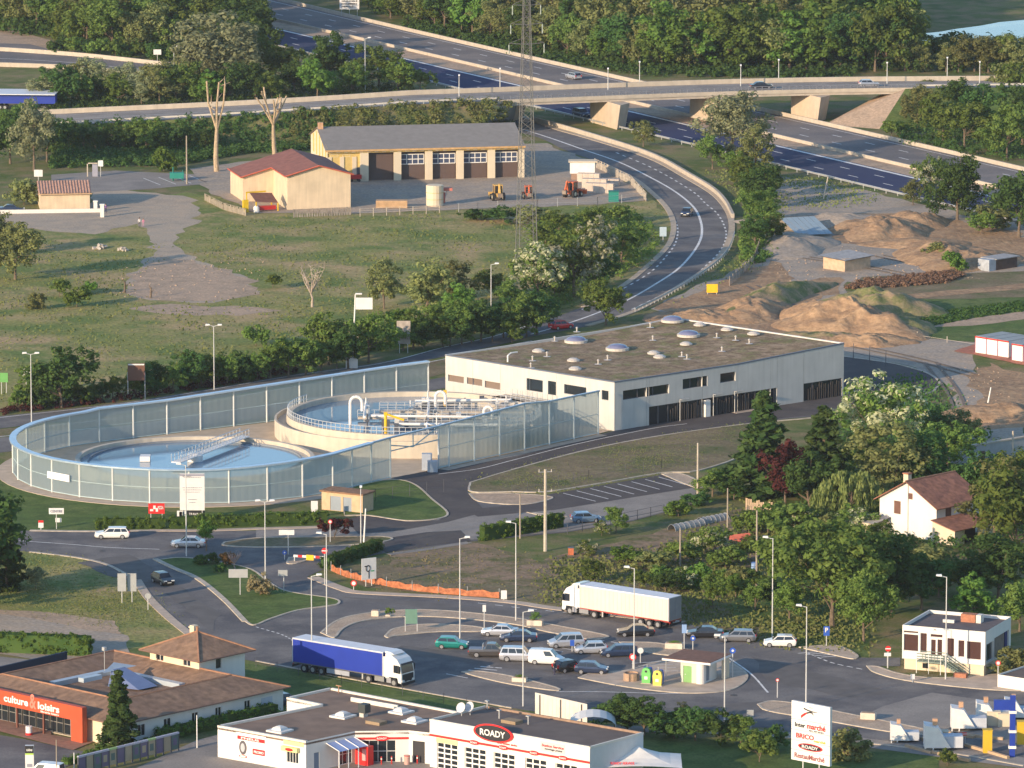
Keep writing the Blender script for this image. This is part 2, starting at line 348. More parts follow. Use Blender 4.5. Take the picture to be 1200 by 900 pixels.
def straighten(pix,z=0,n=60):
 """fit a smooth cubic in world space through the measured points"""
 P=np.array([G(x,y,z)[:2] for x,y in pix]);c=np.polyfit(P[:,0],P[:,1],3);xs=np.linspace(P[0,0],P[-1,0],n)
 return[Vector((x,np.polyval(c,x),z)) for x in xs]
UT,UB,LT,LB=[straighten(p) for p in(up_top,up_bot,lo_top,lo_bot)]
mb=MB();strip(mb,UT,UB,z4);mb.build('motorway',HWY2,kind='structure')
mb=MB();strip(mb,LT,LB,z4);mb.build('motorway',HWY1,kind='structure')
mb=MB();strip(mb,UB,LT,z3);mb.build('motorway_median',DIRT,kind='structure')
mb=MB();V0=lambda L,d:offset_line(L,d)
line(mb,LT,.9,z5,-.9);line(mb,LB,.8,z5,1.2)
mid=[a.lerp(b,.5) for a,b in zip(LT,LB)]
for t in(.36,.66):dashes(mb,[a.lerp(b,t) for a,b in zip(LT,LB)],.3,3.5,9,z5)
for t in(.35,.66):dashes(mb,[a.lerp(b,t) for a,b in zip(UT,UB)],.3,3.5,9,z5)
line(mb,[a.lerp(b,.93) for a,b in zip(UT,UB)],.25,z5);line(mb,[a.lerp(b,.1) for a,b in zip(UT,UB)],.25,z5)
mb.build('road_marking',PAINT,kind='structure')
mb=MB();ribbon(mb,UT,.35,0,.8);mb.build('concrete_barrier',CONC,label='long pale concrete barrier along the far edge of the motorway',category='barrier')
mb=MB();ribbon(mb,UB,.35,0,.65);mb.build('concrete_barrier',CONC,label='pale concrete barrier along the middle of the motorway',category='barrier')
def guardrail(pts,label,h=.75,post=4,m=None,z=0,cat='guard rail',m2=None):
 m=m or flat('galvanised_steel',(.55,.55,.54),.5,metal=.6)
 t=thing('guard_rail',label,cat)
 mb=MB();ribbon(mb,[Vector((p.x,p.y,p.z)) for p in pts],.08,h-.32,h);mb.build('rail',m2 or m,t)
 mb=MB();acc=0
 for a,b in zip(pts[:-1],pts[1:]):
  ln=(b-a).length
  while acc<ln:
   p=a.lerp(b,acc/ln);mb.box(p.x-.07,p.x+.07,p.y-.07,p.y+.07,p.z,p.z+h-.1);acc+=post
  acc-=ln
 mb.build('post',m,t,kind='stuff');return t
guardrail(offset_line(LB,-1.2),'steel guard rail along the near edge of the dark motorway carriageway')
sheet('slip_road',[(-60,59),(0,60),(87,66),(137,71),(200,78),(260,86),(260,92),(200,91),(137,86),(80,81),(0,78),(-60,77)],HWY2,z5)
mb=MB();line(mb,W([(-60,70),(0,69),(87,74),(137,79),(200,85)]),.3,z6+.02);mb.build('road_marking',PAINT,kind='structure')
for nm,pp in(('low concrete wall on the far side of the slip road, top left',[(-60,59),(0,60),(87,66),(137,71),(200,78)]),('low concrete wall on the near side of the slip road, top left',[(-60,77),(0,78),(80,81),(137,86),(200,91)])):
 mb=MB();ribbon(mb,W(pp),.5,0,.9);mb.build('concrete_barrier',CONC,label=nm,category='barrier')
# ramp and valley road
ramp_out=[(600,132),(652,151),(687,161),(742,178),(775,191),(805,208),(835,226),(850,241),(858,257),(858,275),(850,294),(836,310),(812,327),(775,349),(740,367),(690,382),(625,394),(590,403),(505,421),(400,441),(300,458),(150,484),(45,497),(-40,507)]
ramp_in=[(560,146),(627,160),(662,176),(705,192),(740,209),(762,226),(778,242),(786,257),(787,272),(780,289),(760,309),(735,330),(700,352),(682,360),(650,372),(615,382),(580,394),(525,406),(450,424),(350,438),(250,455),(150,471),(0,488),(-40,492)]
cen=[(585,143),(642,161),(682,175),(725,190),(760,207),(790,224),(812,242),(821,259),(822,277),(813,295),(795,315),(770,332),(737,351),(700,367),(660,381),(622,392)]
RO=W(ramp_out,n=5);RI=W(ramp_in,n=5);RC=W(cen,n=6)
def poly_sheet(name,pts,m,z):
 mb=MB();poly=[Vector((p[0],p[1],0)) for p in pts];fs=[]
 for t in tessellate_polygon([poly]):
  a,b,c=[poly[i] for i in t];fs.append(t if(b-a).cross(c-a).z>0 else(t[0],t[2],t[1]))
 mb._add([(p.x,p.y,z) for p in poly],fs);return mb.build(name,m,kind='structure')
poly_sheet('road',RO+RI[::-1],ASPHALT,z3)
mb=MB();line(mb,RC,.42,z4)
dashes(mb,W([(722,179),(760,195),(790,211),(815,227),(826,238),(840,250),(848,263),(851,277),(845,293),(830,309),(811,325),(775,346),(740,363)]),.3,1.8,2.2,z4)
dashes(mb,W([(700,196),(740,212),(757,222),(765,228),(779,242),(789,255),(794,268),(792,284),(782,299),(765,317),(742,332),(705,352),(682,363)]),.3,1.8,2.2,z4)
line(mb,W([(620,399),(560,411),(505,423),(400,443),(300,460),(150,487),(45,500)]),.25,z4,.6)
line(mb,W([(622,383),(580,396),(525,408),(450,427),(350,441),(250,458),(150,474),(0,491)]),.25,z4,-.9)
mb.build('road_marking',PAINT,kind='structure')
mb=MB();ribbon(mb,W(ramp_out[:16],n=5),1.1,0,.12,d=-.2);mb.build('verge_strip',mat('pale_verge',(.47,.38,.28),.95,var=.2),kind='structure')
mb=MB();ribbon(mb,W(ramp_in[3:14],n=5),1.0,0,.1,d=.3);mb.build('verge_strip',MATS['pale_verge'],kind='structure')
guardrail(offset_line(W([(740,366),(775,349),(812,327),(836,310),(850,294),(857,276)]),-.6),'steel guard rail on the outer side of the sweeping ramp bend',post=2)
mb=MB();ribbon(mb,W([(625,142),(652,149),(687,159),(742,176),(775,189),(805,206),(835,224),(850,239),(859,256)]),.5,0,.85);mb.build('concrete_barrier',CONC,label='pale concrete barrier curving along the outer edge of the ramp',category='barrier')
sheet('road',[(-40,518),(60,506),(150,499),(280,479),(460,452),(560,436),(560,448),(460,466),(280,495),(150,515),(60,524),(-40,535)],ASPHALT,z3)
mb=MB();line(mb,W([(-40,516),(60,505),(150,499),(280,479),(460,452)]),.25,z4+.01,-.4);mb.build('road_marking',PAINT,kind='structure')
sheet('bare_verge',[(-40,508),(45,498),(150,486),(300,460),(500,424),(530,420),(530,436),(460,452),(280,478),(150,498),(60,505),(-40,517)],WEEDY,z2,.3,3)
# junction and roundabout asphalt
sheet('road',[(-40,622),(22,622),(175,623),(300,622),(375,620),(430,612),(512,609),(526,602),(507,585),(490,570),(472,564),(457,560),(452,552),(514,549),(600,535),(701,510),(720,505),(850,480),(988,462),(988,418),(1050,427),(1085,437),(1100,447),(1097,455),(1080,463),(972,487),(920,491),(887,496),(775,511),(687,528),(600,551),(550,566),(548,577),(600,591),(700,576),(775,556),(815,570),(820,580),(815,591),(740,611),(665,624),(560,634),(452,648),(395,660),(360,676),(367,677),(400,690),(425,695),(525,700),(600,706),(655,714),(800,730),(935,760),(975,767),(1002,771),(1055,771),(1055,781),(1017,781),(1025,787),(1060,797),(1125,805),(1230,811),(1230,905),(1150,893),(1000,872),(900,853),(775,850),(700,846),(600,830),(565,825),(300,776),(232,762),(225,745),(175,702),(145,672),(125,662),(92,654),(35,647),(-40,640)],ASPHALT,z3)
sheet('worn_asphalt',[(300,621),(375,619),(470,618),(600,591),(617,600),(700,588),(815,572),(822,580),(815,590),(740,610),(665,623),(560,632),(452,646),(420,640),(400,634),(330,632),(300,632)],OLDTAR,z4)
sheet('dark_asphalt',[(432,602),(476,612),(514,610),(526,602),(507,585),(490,570),(472,564),(457,560),(452,552),(514,549),(600,537),(701,511),(720,506),(850,481),(988,463),(988,418),(1050,427),(1085,437),(1100,447),(1097,453),(1080,461),(972,485),(920,490),(887,495),(775,510),(687,527),(600,550),(550,565),(547,577),(560,590),(570,600),(525,612),(470,622),(420,626),(405,610)],NEWTAR,z5)
sheet('dark_asphalt',[(442,641),(460,630),(500,624),(540,622),(552,634),(500,641),(452,648)],NEWTAR,z5)
sheet('parking_asphalt',[(642,580),(775,557),(817,571),(700,590),(650,598),(560,606),(545,598),(600,592)],NEWTAR,z5+.004)
sheet('forecourt_asphalt',[(1035,828),(1092,812),(1230,832),(1230,880),(1090,858),(1000,845)],OLDTAR,z4)
sheet('lower_lane',[(700,850),(900,856),(1000,864),(1180,885),(1230,893),(1230,905),(1000,874),(900,862),(740,858)],OLDTAR,z4+.002)
mb=MB()
line(mb,W([(600,540),(675,521),(762,503),(805,497)]),.2,z6);line(mb,W([(514,556),(560,550),(600,540)]),.2,z6)
for i in range(9):
 a=(660+i*16,578.5-i*2.7);b=(a[0]+38-i*1.0,a[1]+9.5-i*.1);
 line(mb,[G(*a),G(*b)],.18,z6+.004)
line(mb,W([(22,634),(80,638),(130,642),(187,644)]),.2,z4)
for pp in([(560,795),(600,812),(640,812)],):
 pass
line(mb,W([(652,811),(700,811),(780,813),(808,812)]),.2,z4);dashes(mb,W([(300,735),(330,744),(345,752)]),.2,.6,.5,z4)
dashes(mb,W([(478,762),(520,769),(560,777),(580,783)]),.2,.8,.8,z4);dashes(mb,W([(945,765),(975,777),(1012,785)]),.25,.9,.6,z4)
for i in range(5):line(mb,[G(549+i*7,785.5-i*2),G(577+i*5.5,788.5-i*2.6)],.3,z4)
for i in range(4):line(mb,[G(935+i*9,766+i*1.5),G(960+i*9,764+i*1.5)],.25,z4)
line(mb,[G(523,790),G(548,795)],.2,z4);dashes(mb,W([(640,740),(700,750),(745,757)]),.2,1,1,z4)
dashes(mb,W([(560,707),(640,716),(700,722)]),.18,1.2,1.2,z4);line(mb,W([(852,770),(880,790),(900,812)]),.25,z4)
for i in range(7):line(mb,[G(556+i*19,760-i*.4),G(584+i*19,765-i*.2)],.12,z4)
for i in range(4):line(mb,[G(740+i*8,779+i*3),G(786+i*3,776+i*4)],.15,z6+.1)
for i in range(4):line(mb,[G(168+18*i,209-i),G(188+18*i,217-i)],.2,z4)
mb.build('road_marking',PAINT,kind='structure')
def island(pix,mtop,label='traffic island',h=.14,z=0,kerb=.3,n=4,sm=True):
 pts=W(pix+pix[:1],n=n,sm=sm)[:-1];P2=[(p.x,p.y) for p in pts]
 ar=sum(P2[i][0]*P2[(i+1)%len(P2)][1]-P2[(i+1)%len(P2)][0]*P2[i][1] for i in range(len(P2)))
 if ar<0:pts=pts[::-1];P2=P2[::-1]
 inn=offset_line(pts+pts[:1],kerb)[:-1]
 mb=MB();n_=len(pts);v=[(p.x,p.y,0) for p in pts]+[(p.x,p.y,h) for p in pts]+[(p.x,p.y,h) for p in inn]+[(p.x,p.y,h-.03) for p in inn]
 fs=[]
 for i in range(n_):
  j=(i+1)%n_;fs+=[(i,j,n_+j,n_+i),(n_+i,n_+j,2*n_+j,2*n_+i),(2*n_+i,2*n_+j,3*n_+j,3*n_+i)]
 mb._add(v,fs,0)
 poly=[Vector((p.x,p.y,0)) for p in inn];ts=[]
 for t in tessellate_polygon([poly]):
  a,b,c=[poly[i] for i in t];ts.append(t if(b-a).cross(c-a).z>0 else(t[0],t[2],t[1]))
 mb._add([(p.x,p.y,h-.025) for p in poly],ts,1)
 return mb.build('kerbed_island',[KERB,mtop],kind='structure')
island([(182,657),(205,668),(232,680),(262,704),(287,729),(300,733),(318,726),(350,716),(385,711),(398,708),(392,702),(340,694),(318,684),(296,668),(262,660),(215,654)],LAWN)
island([(262,636),(300,631),(375,630),(440,629),(461,632),(440,637),(380,641),(300,642),(262,640)],WEEDY)
island([(338,654),(370,652),(352,660),(336,661)],GREYDIRT)
island([(404,605),(432,605),(475,611),(512,609),(526,602),(507,585),(490,570),(470,563),(440,565),(400,578)],LAWN)
island([(550,566),(600,551),(687,528),(775,511),(887,496),(905,500),(880,530),(820,552),(775,555),(700,568),(640,577),(600,577),(552,577)],WEEDY)
island([(549,579),(600,579),(648,583),(630,590),(600,592),(560,588)],DIRT)
island([(617,601),(640,603),(665,606),(640,606)],CONC)
island([(775,556),(800,556),(822,566),(822,574),(800,567)],GRAVEL)
ring=[(375,742),(390,730),(412,722),(460,716),(520,716),(600,724),(655,734),(707,744),(712,748),(690,750),(640,741),(600,732),(520,724),(460,724),(420,730),(402,738),(392,748)]
island(ring,GRAVEL)
island([(450,746),(462,737),(500,732),(550,734),(572,738),(560,741),(515,741),(470,745),(455,748)],GRAVEL)
island([(725,753),(770,754),(808,762),(842,768),(800,770),(750,764)],GRAVEL)
island([(540,788),(560,787),(600,793),(652,806),(650,810),(600,803),(560,794)],GRAVEL)
island([(677,795),(695,789),(735,786),(765,777),(800,772),(842,771),(866,782),(877,793),(868,804),(848,811),(800,813),(735,806)],POOLM)
island([(887,826),(905,822),(940,826),(1000,838),(1088,856),(1088,862),(1040,858),(960,844),(900,834)],GRAVEL)
island([(1015,781),(1030,782),(1055,790),(1100,795),(1185,790),(1230,796),(1230,808),(1180,810),(1125,806),(1060,798),(1025,789)],POOLM)
island([(936,759),(980,757),(1005,768),(1000,773),(975,768)],POOLM)
def kerbline(pix,w_=.25,h=.12,m=None,name='kerb',sm=True,n=5):
 mb=MB();ribbon(mb,W(pix,n=n,sm=sm),w_,0,h);return mb.build(name,m or KERB,kind='structure')
kerbline([(367,677),(400,690),(425,695),(525,700),(600,706),(655,714),(800,730)],1.6,.1,POOLM,'pavement')
kerbline([(175,622),(240,622),(300,620),(375,618)],1.2,.1,POOLM,'pavement')
kerbline([(35,622),(100,623),(175,622)],.8,.1)
kerbline([(160,680),(175,702),(200,726),(225,746)],1.2,.1,POOLM,'pavement')
kerbline([(35,647),(92,654),(125,662),(145,672),(160,681)],.5,.1)
kerbline([(182,656),(205,667),(232,679),(262,703),(287,729)],.7,.16)
kerbline([(300,775),(400,794),(520,816),(600,830)],.3,.1)
kerbline([(455,650),(500,644),(550,636)],1.2,.08,OLDTAR,'pavement')
kerbline([(988,418),(1050,427),(1085,437),(1100,447),(1097,455),(1080,463),(972,487),(887,496),(775,511),(687,528),(600,551)],.35,.12)
kerbline([(870,862),(940,866),(1020,872),(1120,884),(1200,898)],.4,.12)
for q in([(470,757),(640,778),(700,784),(660,790),(540,776),(460,764)],[(90,660),(150,650),(260,720),(250,740),(200,700)],[(640,822),(760,832),(900,822),(880,840),(740,848),(640,838)],[(880,770),(960,790),(1050,812),(1000,818),(900,800)],[(400,700),(520,708),(660,722),(650,726),(500,714)]):
 sheet('tar_patch',q,mat('tyre_darkened_asphalt',(.14,.128,.12),.9,var=.15,scale=.5),z4+.006,.5,3)
for x,y in((300,700),(560,765),(690,822),(860,815),(470,735),(120,646)):
 g_=G(x,y);mb=MB();mb.lathe([(.02,.055),(.42,.055),(.45,.04)],14);mb.build('manhole_cover',flat('cast_iron',(.06,.055,.05),.6),None,g_,label='round manhole cover in the asphalt near photo column %d'%x,category='manhole cover') if False else mb.build('manhole_cover',flat('cast_iron',(.06,.055,.05),.6),None,g_,kind='structure')
_lk=bpy.data.materials.new('lake_water');_lk.use_nodes=True;_b=_lk.node_tree.nodes['Principled BSDF'];_b.inputs['Base Color'].default_value=(.22,.33,.40,1);_b.inputs['Roughness'].default_value=.15
sheet('lake',[(1062,68),(1075,40),(1120,34),(1170,26),(1260,18),(1260,64),(1150,72)],_lk,z3,1,6)
# overpass with its embankment road
BZ=6.0
def zat(x):
 return max(3.2,min(BZ,3.2+(x-60)/420*(BZ-3.2)))
bn=[(40,149),(70,147),(210,140),(300,134),(437,126),(520,121.5),(600,117),(750,111.5),(900,107),(1055,104),(1175,102),(1300,100)]
bf=[(40,135),(70,133),(207,127),(300,122.5),(382,117.5),(440,114.5),(520,110),(600,107),(750,101),(900,97.2),(1055,95),(1175,94),(1300,92)]
def bz_line(pix,n=80):
 P=np.array(pix,float);xs=np.linspace(P[0,0],P[-1,0],n);pts=[G(x,y,zat(x)) for x,y in zip(xs,np.interp(xs,P[:,0],P[:,1]))]
 A=np.array([tuple(p) for p in pts]);cy=np.polyfit(A[:,0],A[:,1],5);return[Vector((x,np.polyval(cy,x),z)) for x,y,z in A]
BN,BF=bz_line(bn),bz_line(bf)
i0=next(i for i,p in enumerate(BN) if p.x>G(592,117,6).x);i1=next(i for i,p in enumerate(BN) if p.x>G(1056,104,6).x)
mb=MB();strip(mb,BF,BN,None);mb.build('overpass_road',OLDTAR,kind='structure',loc=(0,0,.02))
def embank(a,b,name):
 mb=MB();N,F=BN[a:b],BF[a:b]
 fN=[Vector((p.x+2,p.y-p.z*2.0,-.05)) for p in N];fF=[Vector((p.x,p.y+p.z*1.8,-.05)) for p in F]
 N=[p-Vector((0,.4,.02)) for p in N];F=[p+Vector((0,.4,-.02)) for p in F]
 strip(mb,N,fN);strip(mb,fF,F);strip(mb,F,[p.copy() for p in N]);
 mb.face([fN[0],N[0],F[0],fF[0]]);mb.face([fF[-1],F[-1],N[-1],fN[-1]])
 mb.build(name,GRASS,kind='structure')
embank(0,i0-1,'embankment')
e0=i1
N,F=BN[e0:],BF[e0:]
mb=MB();foot=[Vector((p.x-6,p.y-16,-.05)) for p in N];ff=[Vector((p.x,p.y+12,-.05)) for p in F]
N2=[p-Vector((0,.4,.02)) for p in N];F2=[p+Vector((0,.4,-.02)) for p in F]
strip(mb,N2,foot);strip(mb,F2,[p.copy() for p in N2]);strip(mb,ff,F2);mb.build('embankment',LAWN,kind='structure')
fa=G(966,146);mb=MB();mb.quad((fa.x,fa.y,-.02),foot[0],N2[0],F2[0]+Vector((-1,0,-.6)));mb.quad((fa.x,fa.y,-.02),F2[0]+Vector((-1,0,-.6)),ff[0],(fa.x+2,fa.y+34,0))
mb.build('abutment_slope',DIRT,kind='structure')
t=thing('overpass','long low concrete road overpass crossing the motorway','bridge',(0,0,0))
sN,sF=BN[i0-1:i1+2],BF[i0-1:i1+2]
DECK=mat('deck_concrete',(.47,.41,.34),.9,var=.15,scale=.7)
mb=MB();n_=len(sN);v=[]
for a,b in zip(sN,sF):v+=[(a.x,a.y,a.z),(a.x,a.y,a.z-1.05),(b.x,b.y,b.z-1.05),(b.x,b.y,b.z)]
fs=[]
for i in range(n_-1):
 q=4*i;fs+=[(q,q+1,q+5,q+4),(q+1,q+2,q+6,q+5),(q+2,q+3,q+7,q+6),(q+3,q,q+4,q+7)]
mb._add(v,fs);mb.build('deck',DECK,t)
mb=MB();ribbon(mb,sN,.5,-.55,.22,d=0);mb.build('edge_beam',CONC,t)
STEEL=flat('galvanised_steel',(.5,.5,.5),.5,metal=.5)
DKST=flat('grey_painted_steel',(.16,.17,.2),.5)
mb=MB()
for h in(.55,.95):ribbon(mb,sN,.08,h-.08,h+.06,d=0)
mb.build('parapet_rail',DKST,t)
mb=MB()
for k in range(0,n_-1):
 for f_ in(0,.5):
  p=sN[k].lerp(sN[k+1],f_);mb.box(p.x-.08,p.x+.08,p.y-.08,p.y+.08,p.z,p.z+1.0)
mb.build('parapet_post',DKST,t,kind='stuff')
mb=MB();ribbon(mb,BF,.4,0,.95);mb.build('concrete_barrier',CONC,label='pale concrete barrier along the far edge of the overpass road',category='barrier')
mb=MB();ribbon(mb,BF,.12,0,.55,d=-2.0);
guardrail([p for p in BN[:i0]],'steel guard rail on the near edge of the embankment road, left of the overpass',m2=flat('pale_rail',(.6,.56,.5),.6))
guardrail([p for p in BN[i1+1:]],'steel guard rail on the near edge of the road, right of the overpass',m2=MATS['pale_rail'])
mb=MB()
mid=[a.lerp(b,.5) for a,b in zip(BN,BF)];line(mb,mid,.18,.05);line(mb,[a.lerp(b,.1) for a,b in zip(BN,BF)],.18,.05);line(mb,[a.lerp(b,.86) for a,b in zip(BN,BF)],.18,.05)
mb.build('road_marking',PAINT,kind='structure')
def pier(bl,br,tl,tr,dep=9):
 """tapered wall pier from its photo corners"""
 A,B=G(*bl),G(*br);f=Frame(A,B);L=f.L;T=HT(*bl,tl[1]);ov0=f.on_y(*tl)[0];ov1=f.on_y(*tr)[0]
 zt=BZ-1.0;mb=MB();y1=1.3
 lo=[(0,0,0),(L,0,0),(L+1.2,dep,0),(1.2,dep,0)];
 v=lo+[(ov0,0,zt),(ov1,0,zt),(ov1+1.6,dep,zt),(ov0+1.6,dep,zt)]
 mb._add([f.o+f.X*p[0]+Vector((p[1]*.25,p[1],0))+Vector((0,0,p[2])) for p in v],[(0,1,5,4),(1,2,6,5),(2,3,7,6),(3,0,4,7),(4,5,6,7)])
 mb.build('pier',mat('pier_concrete',(.5,.41,.31),.9,var=.12,scale=.8,streak=1),t)
pier((692,143),(723,152),(691,122),(727,120),5)
pier((808,137),(832,143),(809,119),(845,116),5)
pier((927,136),(958,143),(927,116),(962,113),5)
pier((586,138),(602,142),(584,126),(607,122),5)
# glass enclosure
ENC=Vector((-43.5,862,0));ER=25.7
def arcp(d):return Vector((ENC.x+ER*math.cos(R(d)),ENC.y+ER*math.sin(R(d)),0))
near_end=G(701,509);gateA,gateB=G(457.5,561),G(514,550);far_end=Vector((-12.3,915.2,0))
def hgt(p):
 s_=max(0,min(1,(p.y-845)/48));return 4.8+2.4*s_ if p.x>-60 and p.y<900 and(p.x-ENC.x)>-2 and p.y<892 else None
near_pts=[arcp(-38-a) for a in()]
stations=[]
k=9;
nearline=[near_end.lerp(gateB,i/6.4) for i in range(7)]+[gateB]
left_of_gate=[gateA.lerp(arcp(-42),i/3) for i in range(1,4)]
arc=[arcp(-42-i*12.0) for i in range(1,17)]
last=arc[-1];nf=10;farline=[last.lerp(far_end,i/nf) for i in range(1,nf+1)]
chain=left_of_gate+arc+farline
tot=sum((a-b).length for a,b in zip([gateA]+chain[:-1],chain));acc=0;hts={}
def hh(p):
 if p.y>880 and p.x>-60:return 5.0+1.3*min(1,max(0,(p.x+50)/35))
 if p.x>-24:return 5.4+1.9*(p.x+24)/37
 if p.x>-40:return 4.75+.65*(p.x+40)/16
 return 4.75
t=thing('glass_enclosure','long curved screen wall of ribbed greenish glass panels around the two round basins','glass wall')
GL=bpy.data.materials.new('ribbed_glass');GL.use_nodes=True;MATS['ribbed_glass']=GL
n=GL.node_tree.nodes;l=GL.node_tree.links;b=n['Principled BSDF']
b.inputs['Base Color'].default_value=(.40,.47,.47,1);b.inputs['Roughness'].default_value=.22;b.inputs['Specular IOR Level'].default_value=.8
trn=n.new('ShaderNodeBsdfTransparent');trn.inputs[0].default_value=(.78,.86,.86,1);mxs=n.new('ShaderNodeMixShader');mxs.inputs[0].default_value=.66
gtl=n.new('ShaderNodeBsdfTranslucent');gtl.inputs[0].default_value=(.54,.61,.58,1);ms2=n.new('ShaderNodeMixShader');ms2 .inputs[0].default_value=.5
l.new(b.outputs[0],ms2 .inputs[1]);l.new(gtl.outputs[0],ms2 .inputs[2])
l.new(trn.outputs[0],mxs.inputs[1]);l.new(ms2 .outputs[0],mxs.inputs[2]);l.new(mxs.outputs[0],n['Material Output'].inputs[0])
bw=n.new('ShaderNodeTexWave');bw.inputs['Scale'].default_value=1.0
TEAL=flat('pale_teal_steel',(.40,.50,.50),.45);COPE=flat('coping_sheet',(.50,.62,.74),.3,metal=.5)  # blue of the coping sheet has the sky's reflection tinted in
def glaze(a,b_):
 ha,hb=hh(a),hh(b_);d=(b_-a);L=d.length;u=d/L;nn=Vector((u.y,-u.x,0))
 k=10;mb=MB();v=[]
 for i in range(k+1):
  s_=i/k;off=.02 if i%2 else 0;p=a+u*(.06+(L-.12)*s_)+nn*off;h=ha+(hb-ha)*s_
  v+=[(p.x,p.y,.25),(p.x,p.y,h-.12)]
 mb._add(v,[(2*i,2*i+2,2*i+3,2*i+1) for i in range(k)]);mb.build('glass_panel',GL,t)
 zm=.46
 for f0,th in((zm,.09),(0.03,.16)):
  p0,p1=a+Vector((0,0,ha*f0+.05)),b_+Vector((0,0,hb*f0+.05));mb=MB();mb.tube(p0,p1,th/2,5);mb.build('rail',TEAL,t)
def post(p,h):
 mb=MB();mb.tube(p,p+Vector((0,0,h)),.13,6);return mb.build('post',flat('post_white',(.62,.64,.62),.5),t)
def coping(pts,w_=1.0,nm='coping'):
 mb=MB();q=[Vector((p.x,p.y,hh(p))) for p in pts];ribbon(mb,q,w_,-.12,.1);mb.build(nm,COPE,t)
seq=[gateA]+chain
fine=[]
for p,q in zip(seq[:-1],seq[1:]):glaze(p,q)
for p,q in zip(nearline[:-1],nearline[1:]):
 if(q-p).length>.8:glaze(p,q)
for p in seq+nearline:post(p,hh(p))
cp=[near_end+(near_end-gateB).normalized()*.2]+nearline[1:-1]+[gateB,gateB.lerp(gateA,.5),gateA]+left_of_gate+[arcp(-42-i*6.0) for i in range(1,33)]+farline
coping(cp[:11],.35);coping(cp[10:],.95)
mb=MB();hA,hB=hh(gateA),hh(gateB);up=Vector((0,0,1));mid_=gateA.lerp(gateB,.47)
for a_,b_ in((gateA+up*(hA-1.9),gateB+up*(hB-1.9)),(mid_+up*(hA-1.9),gateB+up*(hB-.1)),(mid_+up*(hA-1.9),gateA+up*(hA-1.1)),(mid_+up*(hA-1.9),mid_+up*(hA-.1))):mb.tube(a_,b_,.09,5)
mb.build('gate_header',TEAL,t)
mb=MB();mb.box(-.5,2.6,0,.05,0,1.8);
mb=MB();foot=[near_end]+nearline[1:];ribbon(mb,foot,1.6,0,.07,d=0.9 if True else 0);mb.build('foot_path',POOLM,kind='structure')
mb=MB();foot=[gateA]+left_of_gate+[arcp(-42-i*6.0) for i in range(1,33)];ribbon(mb,foot,2.6,0,.07,d=1.0);mb.build('foot_path',POOLM,kind='structure')
poly_sheet('compound_floor',[p for p in([near_end,gateB,gateA]+left_of_gate+[arcp(-42-i*6.0) for i in range(1,33)]+farline+[G(522,472),G(716,505)])],mat('sand_paving',(.50,.40,.29),.95,var=.12,scale=.5),z6+.012)
def on_arc_sign(px0,px1,py0,py1,label,col):
 A,B=G(px0,589),G(px1,590)
 f=Frame(A,B);(xa,za),(xb,zb)=f.on_y(px0,py1,-.12),f.on_y(px1,py0,-.12)
 mb=MB();mb.box(0,f.L,-.06,0,0,zb-za);o=mb.build('banner',flat('banner_white',col,.6),None,f.o+Vector((0,0,za)),f.rz,label=label,category='banner');return o
A,B=arcp(-139.5),arcp(-129.5);u=(B-A).normalized();nn=Vector((u.y,-u.x,0))
f=Frame(A+nn*.25,B+nn*.25);mb=MB();mb.box(0,f.L,-.06,0,0,.95);mb.build('banner',flat('banner_white',(.85,.83,.8),.6),None,f.o+Vector((0,0,2.0)),f.rz,label='small blank white banner hung on the curved glass wall',category='banner')
A,B=arcp(-104),arcp(-98);u=(B-A).normalized();nn=Vector((u.y,-u.x,0))
# round basins
WATER=bpy.data.materials.new('basin_water');WATER.use_nodes=True;b=WATER.node_tree.nodes['Principled BSDF']
b.inputs['Base Color'].default_value=(.16,.25,.34,1);b.inputs['Roughness'].default_value=.06;b.inputs['Specular IOR Level'].default_value=.8  # sky reflection put into the blue base colour of the water
nz=WATER.node_tree.nodes.new('ShaderNodeTexNoise');nz.inputs['Scale'].default_value=.8;bp=WATER.node_tree.nodes.new('ShaderNodeBump');bp.inputs['Distance'].default_value=.02
WATER.node_tree.links.new(nz.outputs[0],bp.inputs['Height']);WATER.node_tree.links.new(bp.outputs[0],b.inputs['Normal'])
WHITE=flat('white_paint',(.78,.76,.72),.5);RAILM=flat('bright_galvanised',(.68,.68,.66),.4,metal=.4)
mat('basin_concrete',(.56,.49,.39),.9,var=.15,scale=.8,streak=1.2);t=thing('settling_basin','wide round settling basin full of still blue water inside the curved glass wall','basin',(-44,862,0))
mb=MB();mb.lathe([(16.6,0),(16.6,1.8),(16.0,1.8),(16.0,.9)],72);mb.build('basin_wall',MATS['basin_concrete'],t,smooth=False)
mb=MB();mb.lathe([(0.01,1.25),(16.0,1.25)],72);mb.build('water',WATER,t)
mb=MB();mb.lathe([(14.9,1.1),(14.9,1.5),(14.7,1.5),(14.7,1.1)],72);mb.build('weir',flat('weir_dark',(.22,.24,.26),.7),t)
mb=MB();
mb.T=Matrix.Rotation(R(67),4,'Z');mb.box(-6.0,16.3,-.7,.7,1.95,2.1);
mb.build('scraper_bridge',WHITE,t)
mb=MB();mb.T=Matrix.Rotation(R(67),4,'Z')
for sy in(-.7,.7):
 for x in np.arange(-6,16.4,1.1):mb.tube((x,sy,2.1),(x,sy,3.15),.05,4)
 mb.tube((-6,sy,3.15),(16.2,sy,3.15),.05,4);mb.tube((-6,sy,2.65),(16.2,sy,2.65),.04,4)
mb.build('handrail',RAILM,t,kind='stuff')
mb=MB();mb.box(-7.6,-6.2,-1.0,1.0,1.3,2.0);mb.build('drive_box',WHITE,t);mb=MB();mb.lathe([(1.1,1.2),(1.1,2.1),(.1,2.4)],12);mb.build('drive_unit',WHITE,t)
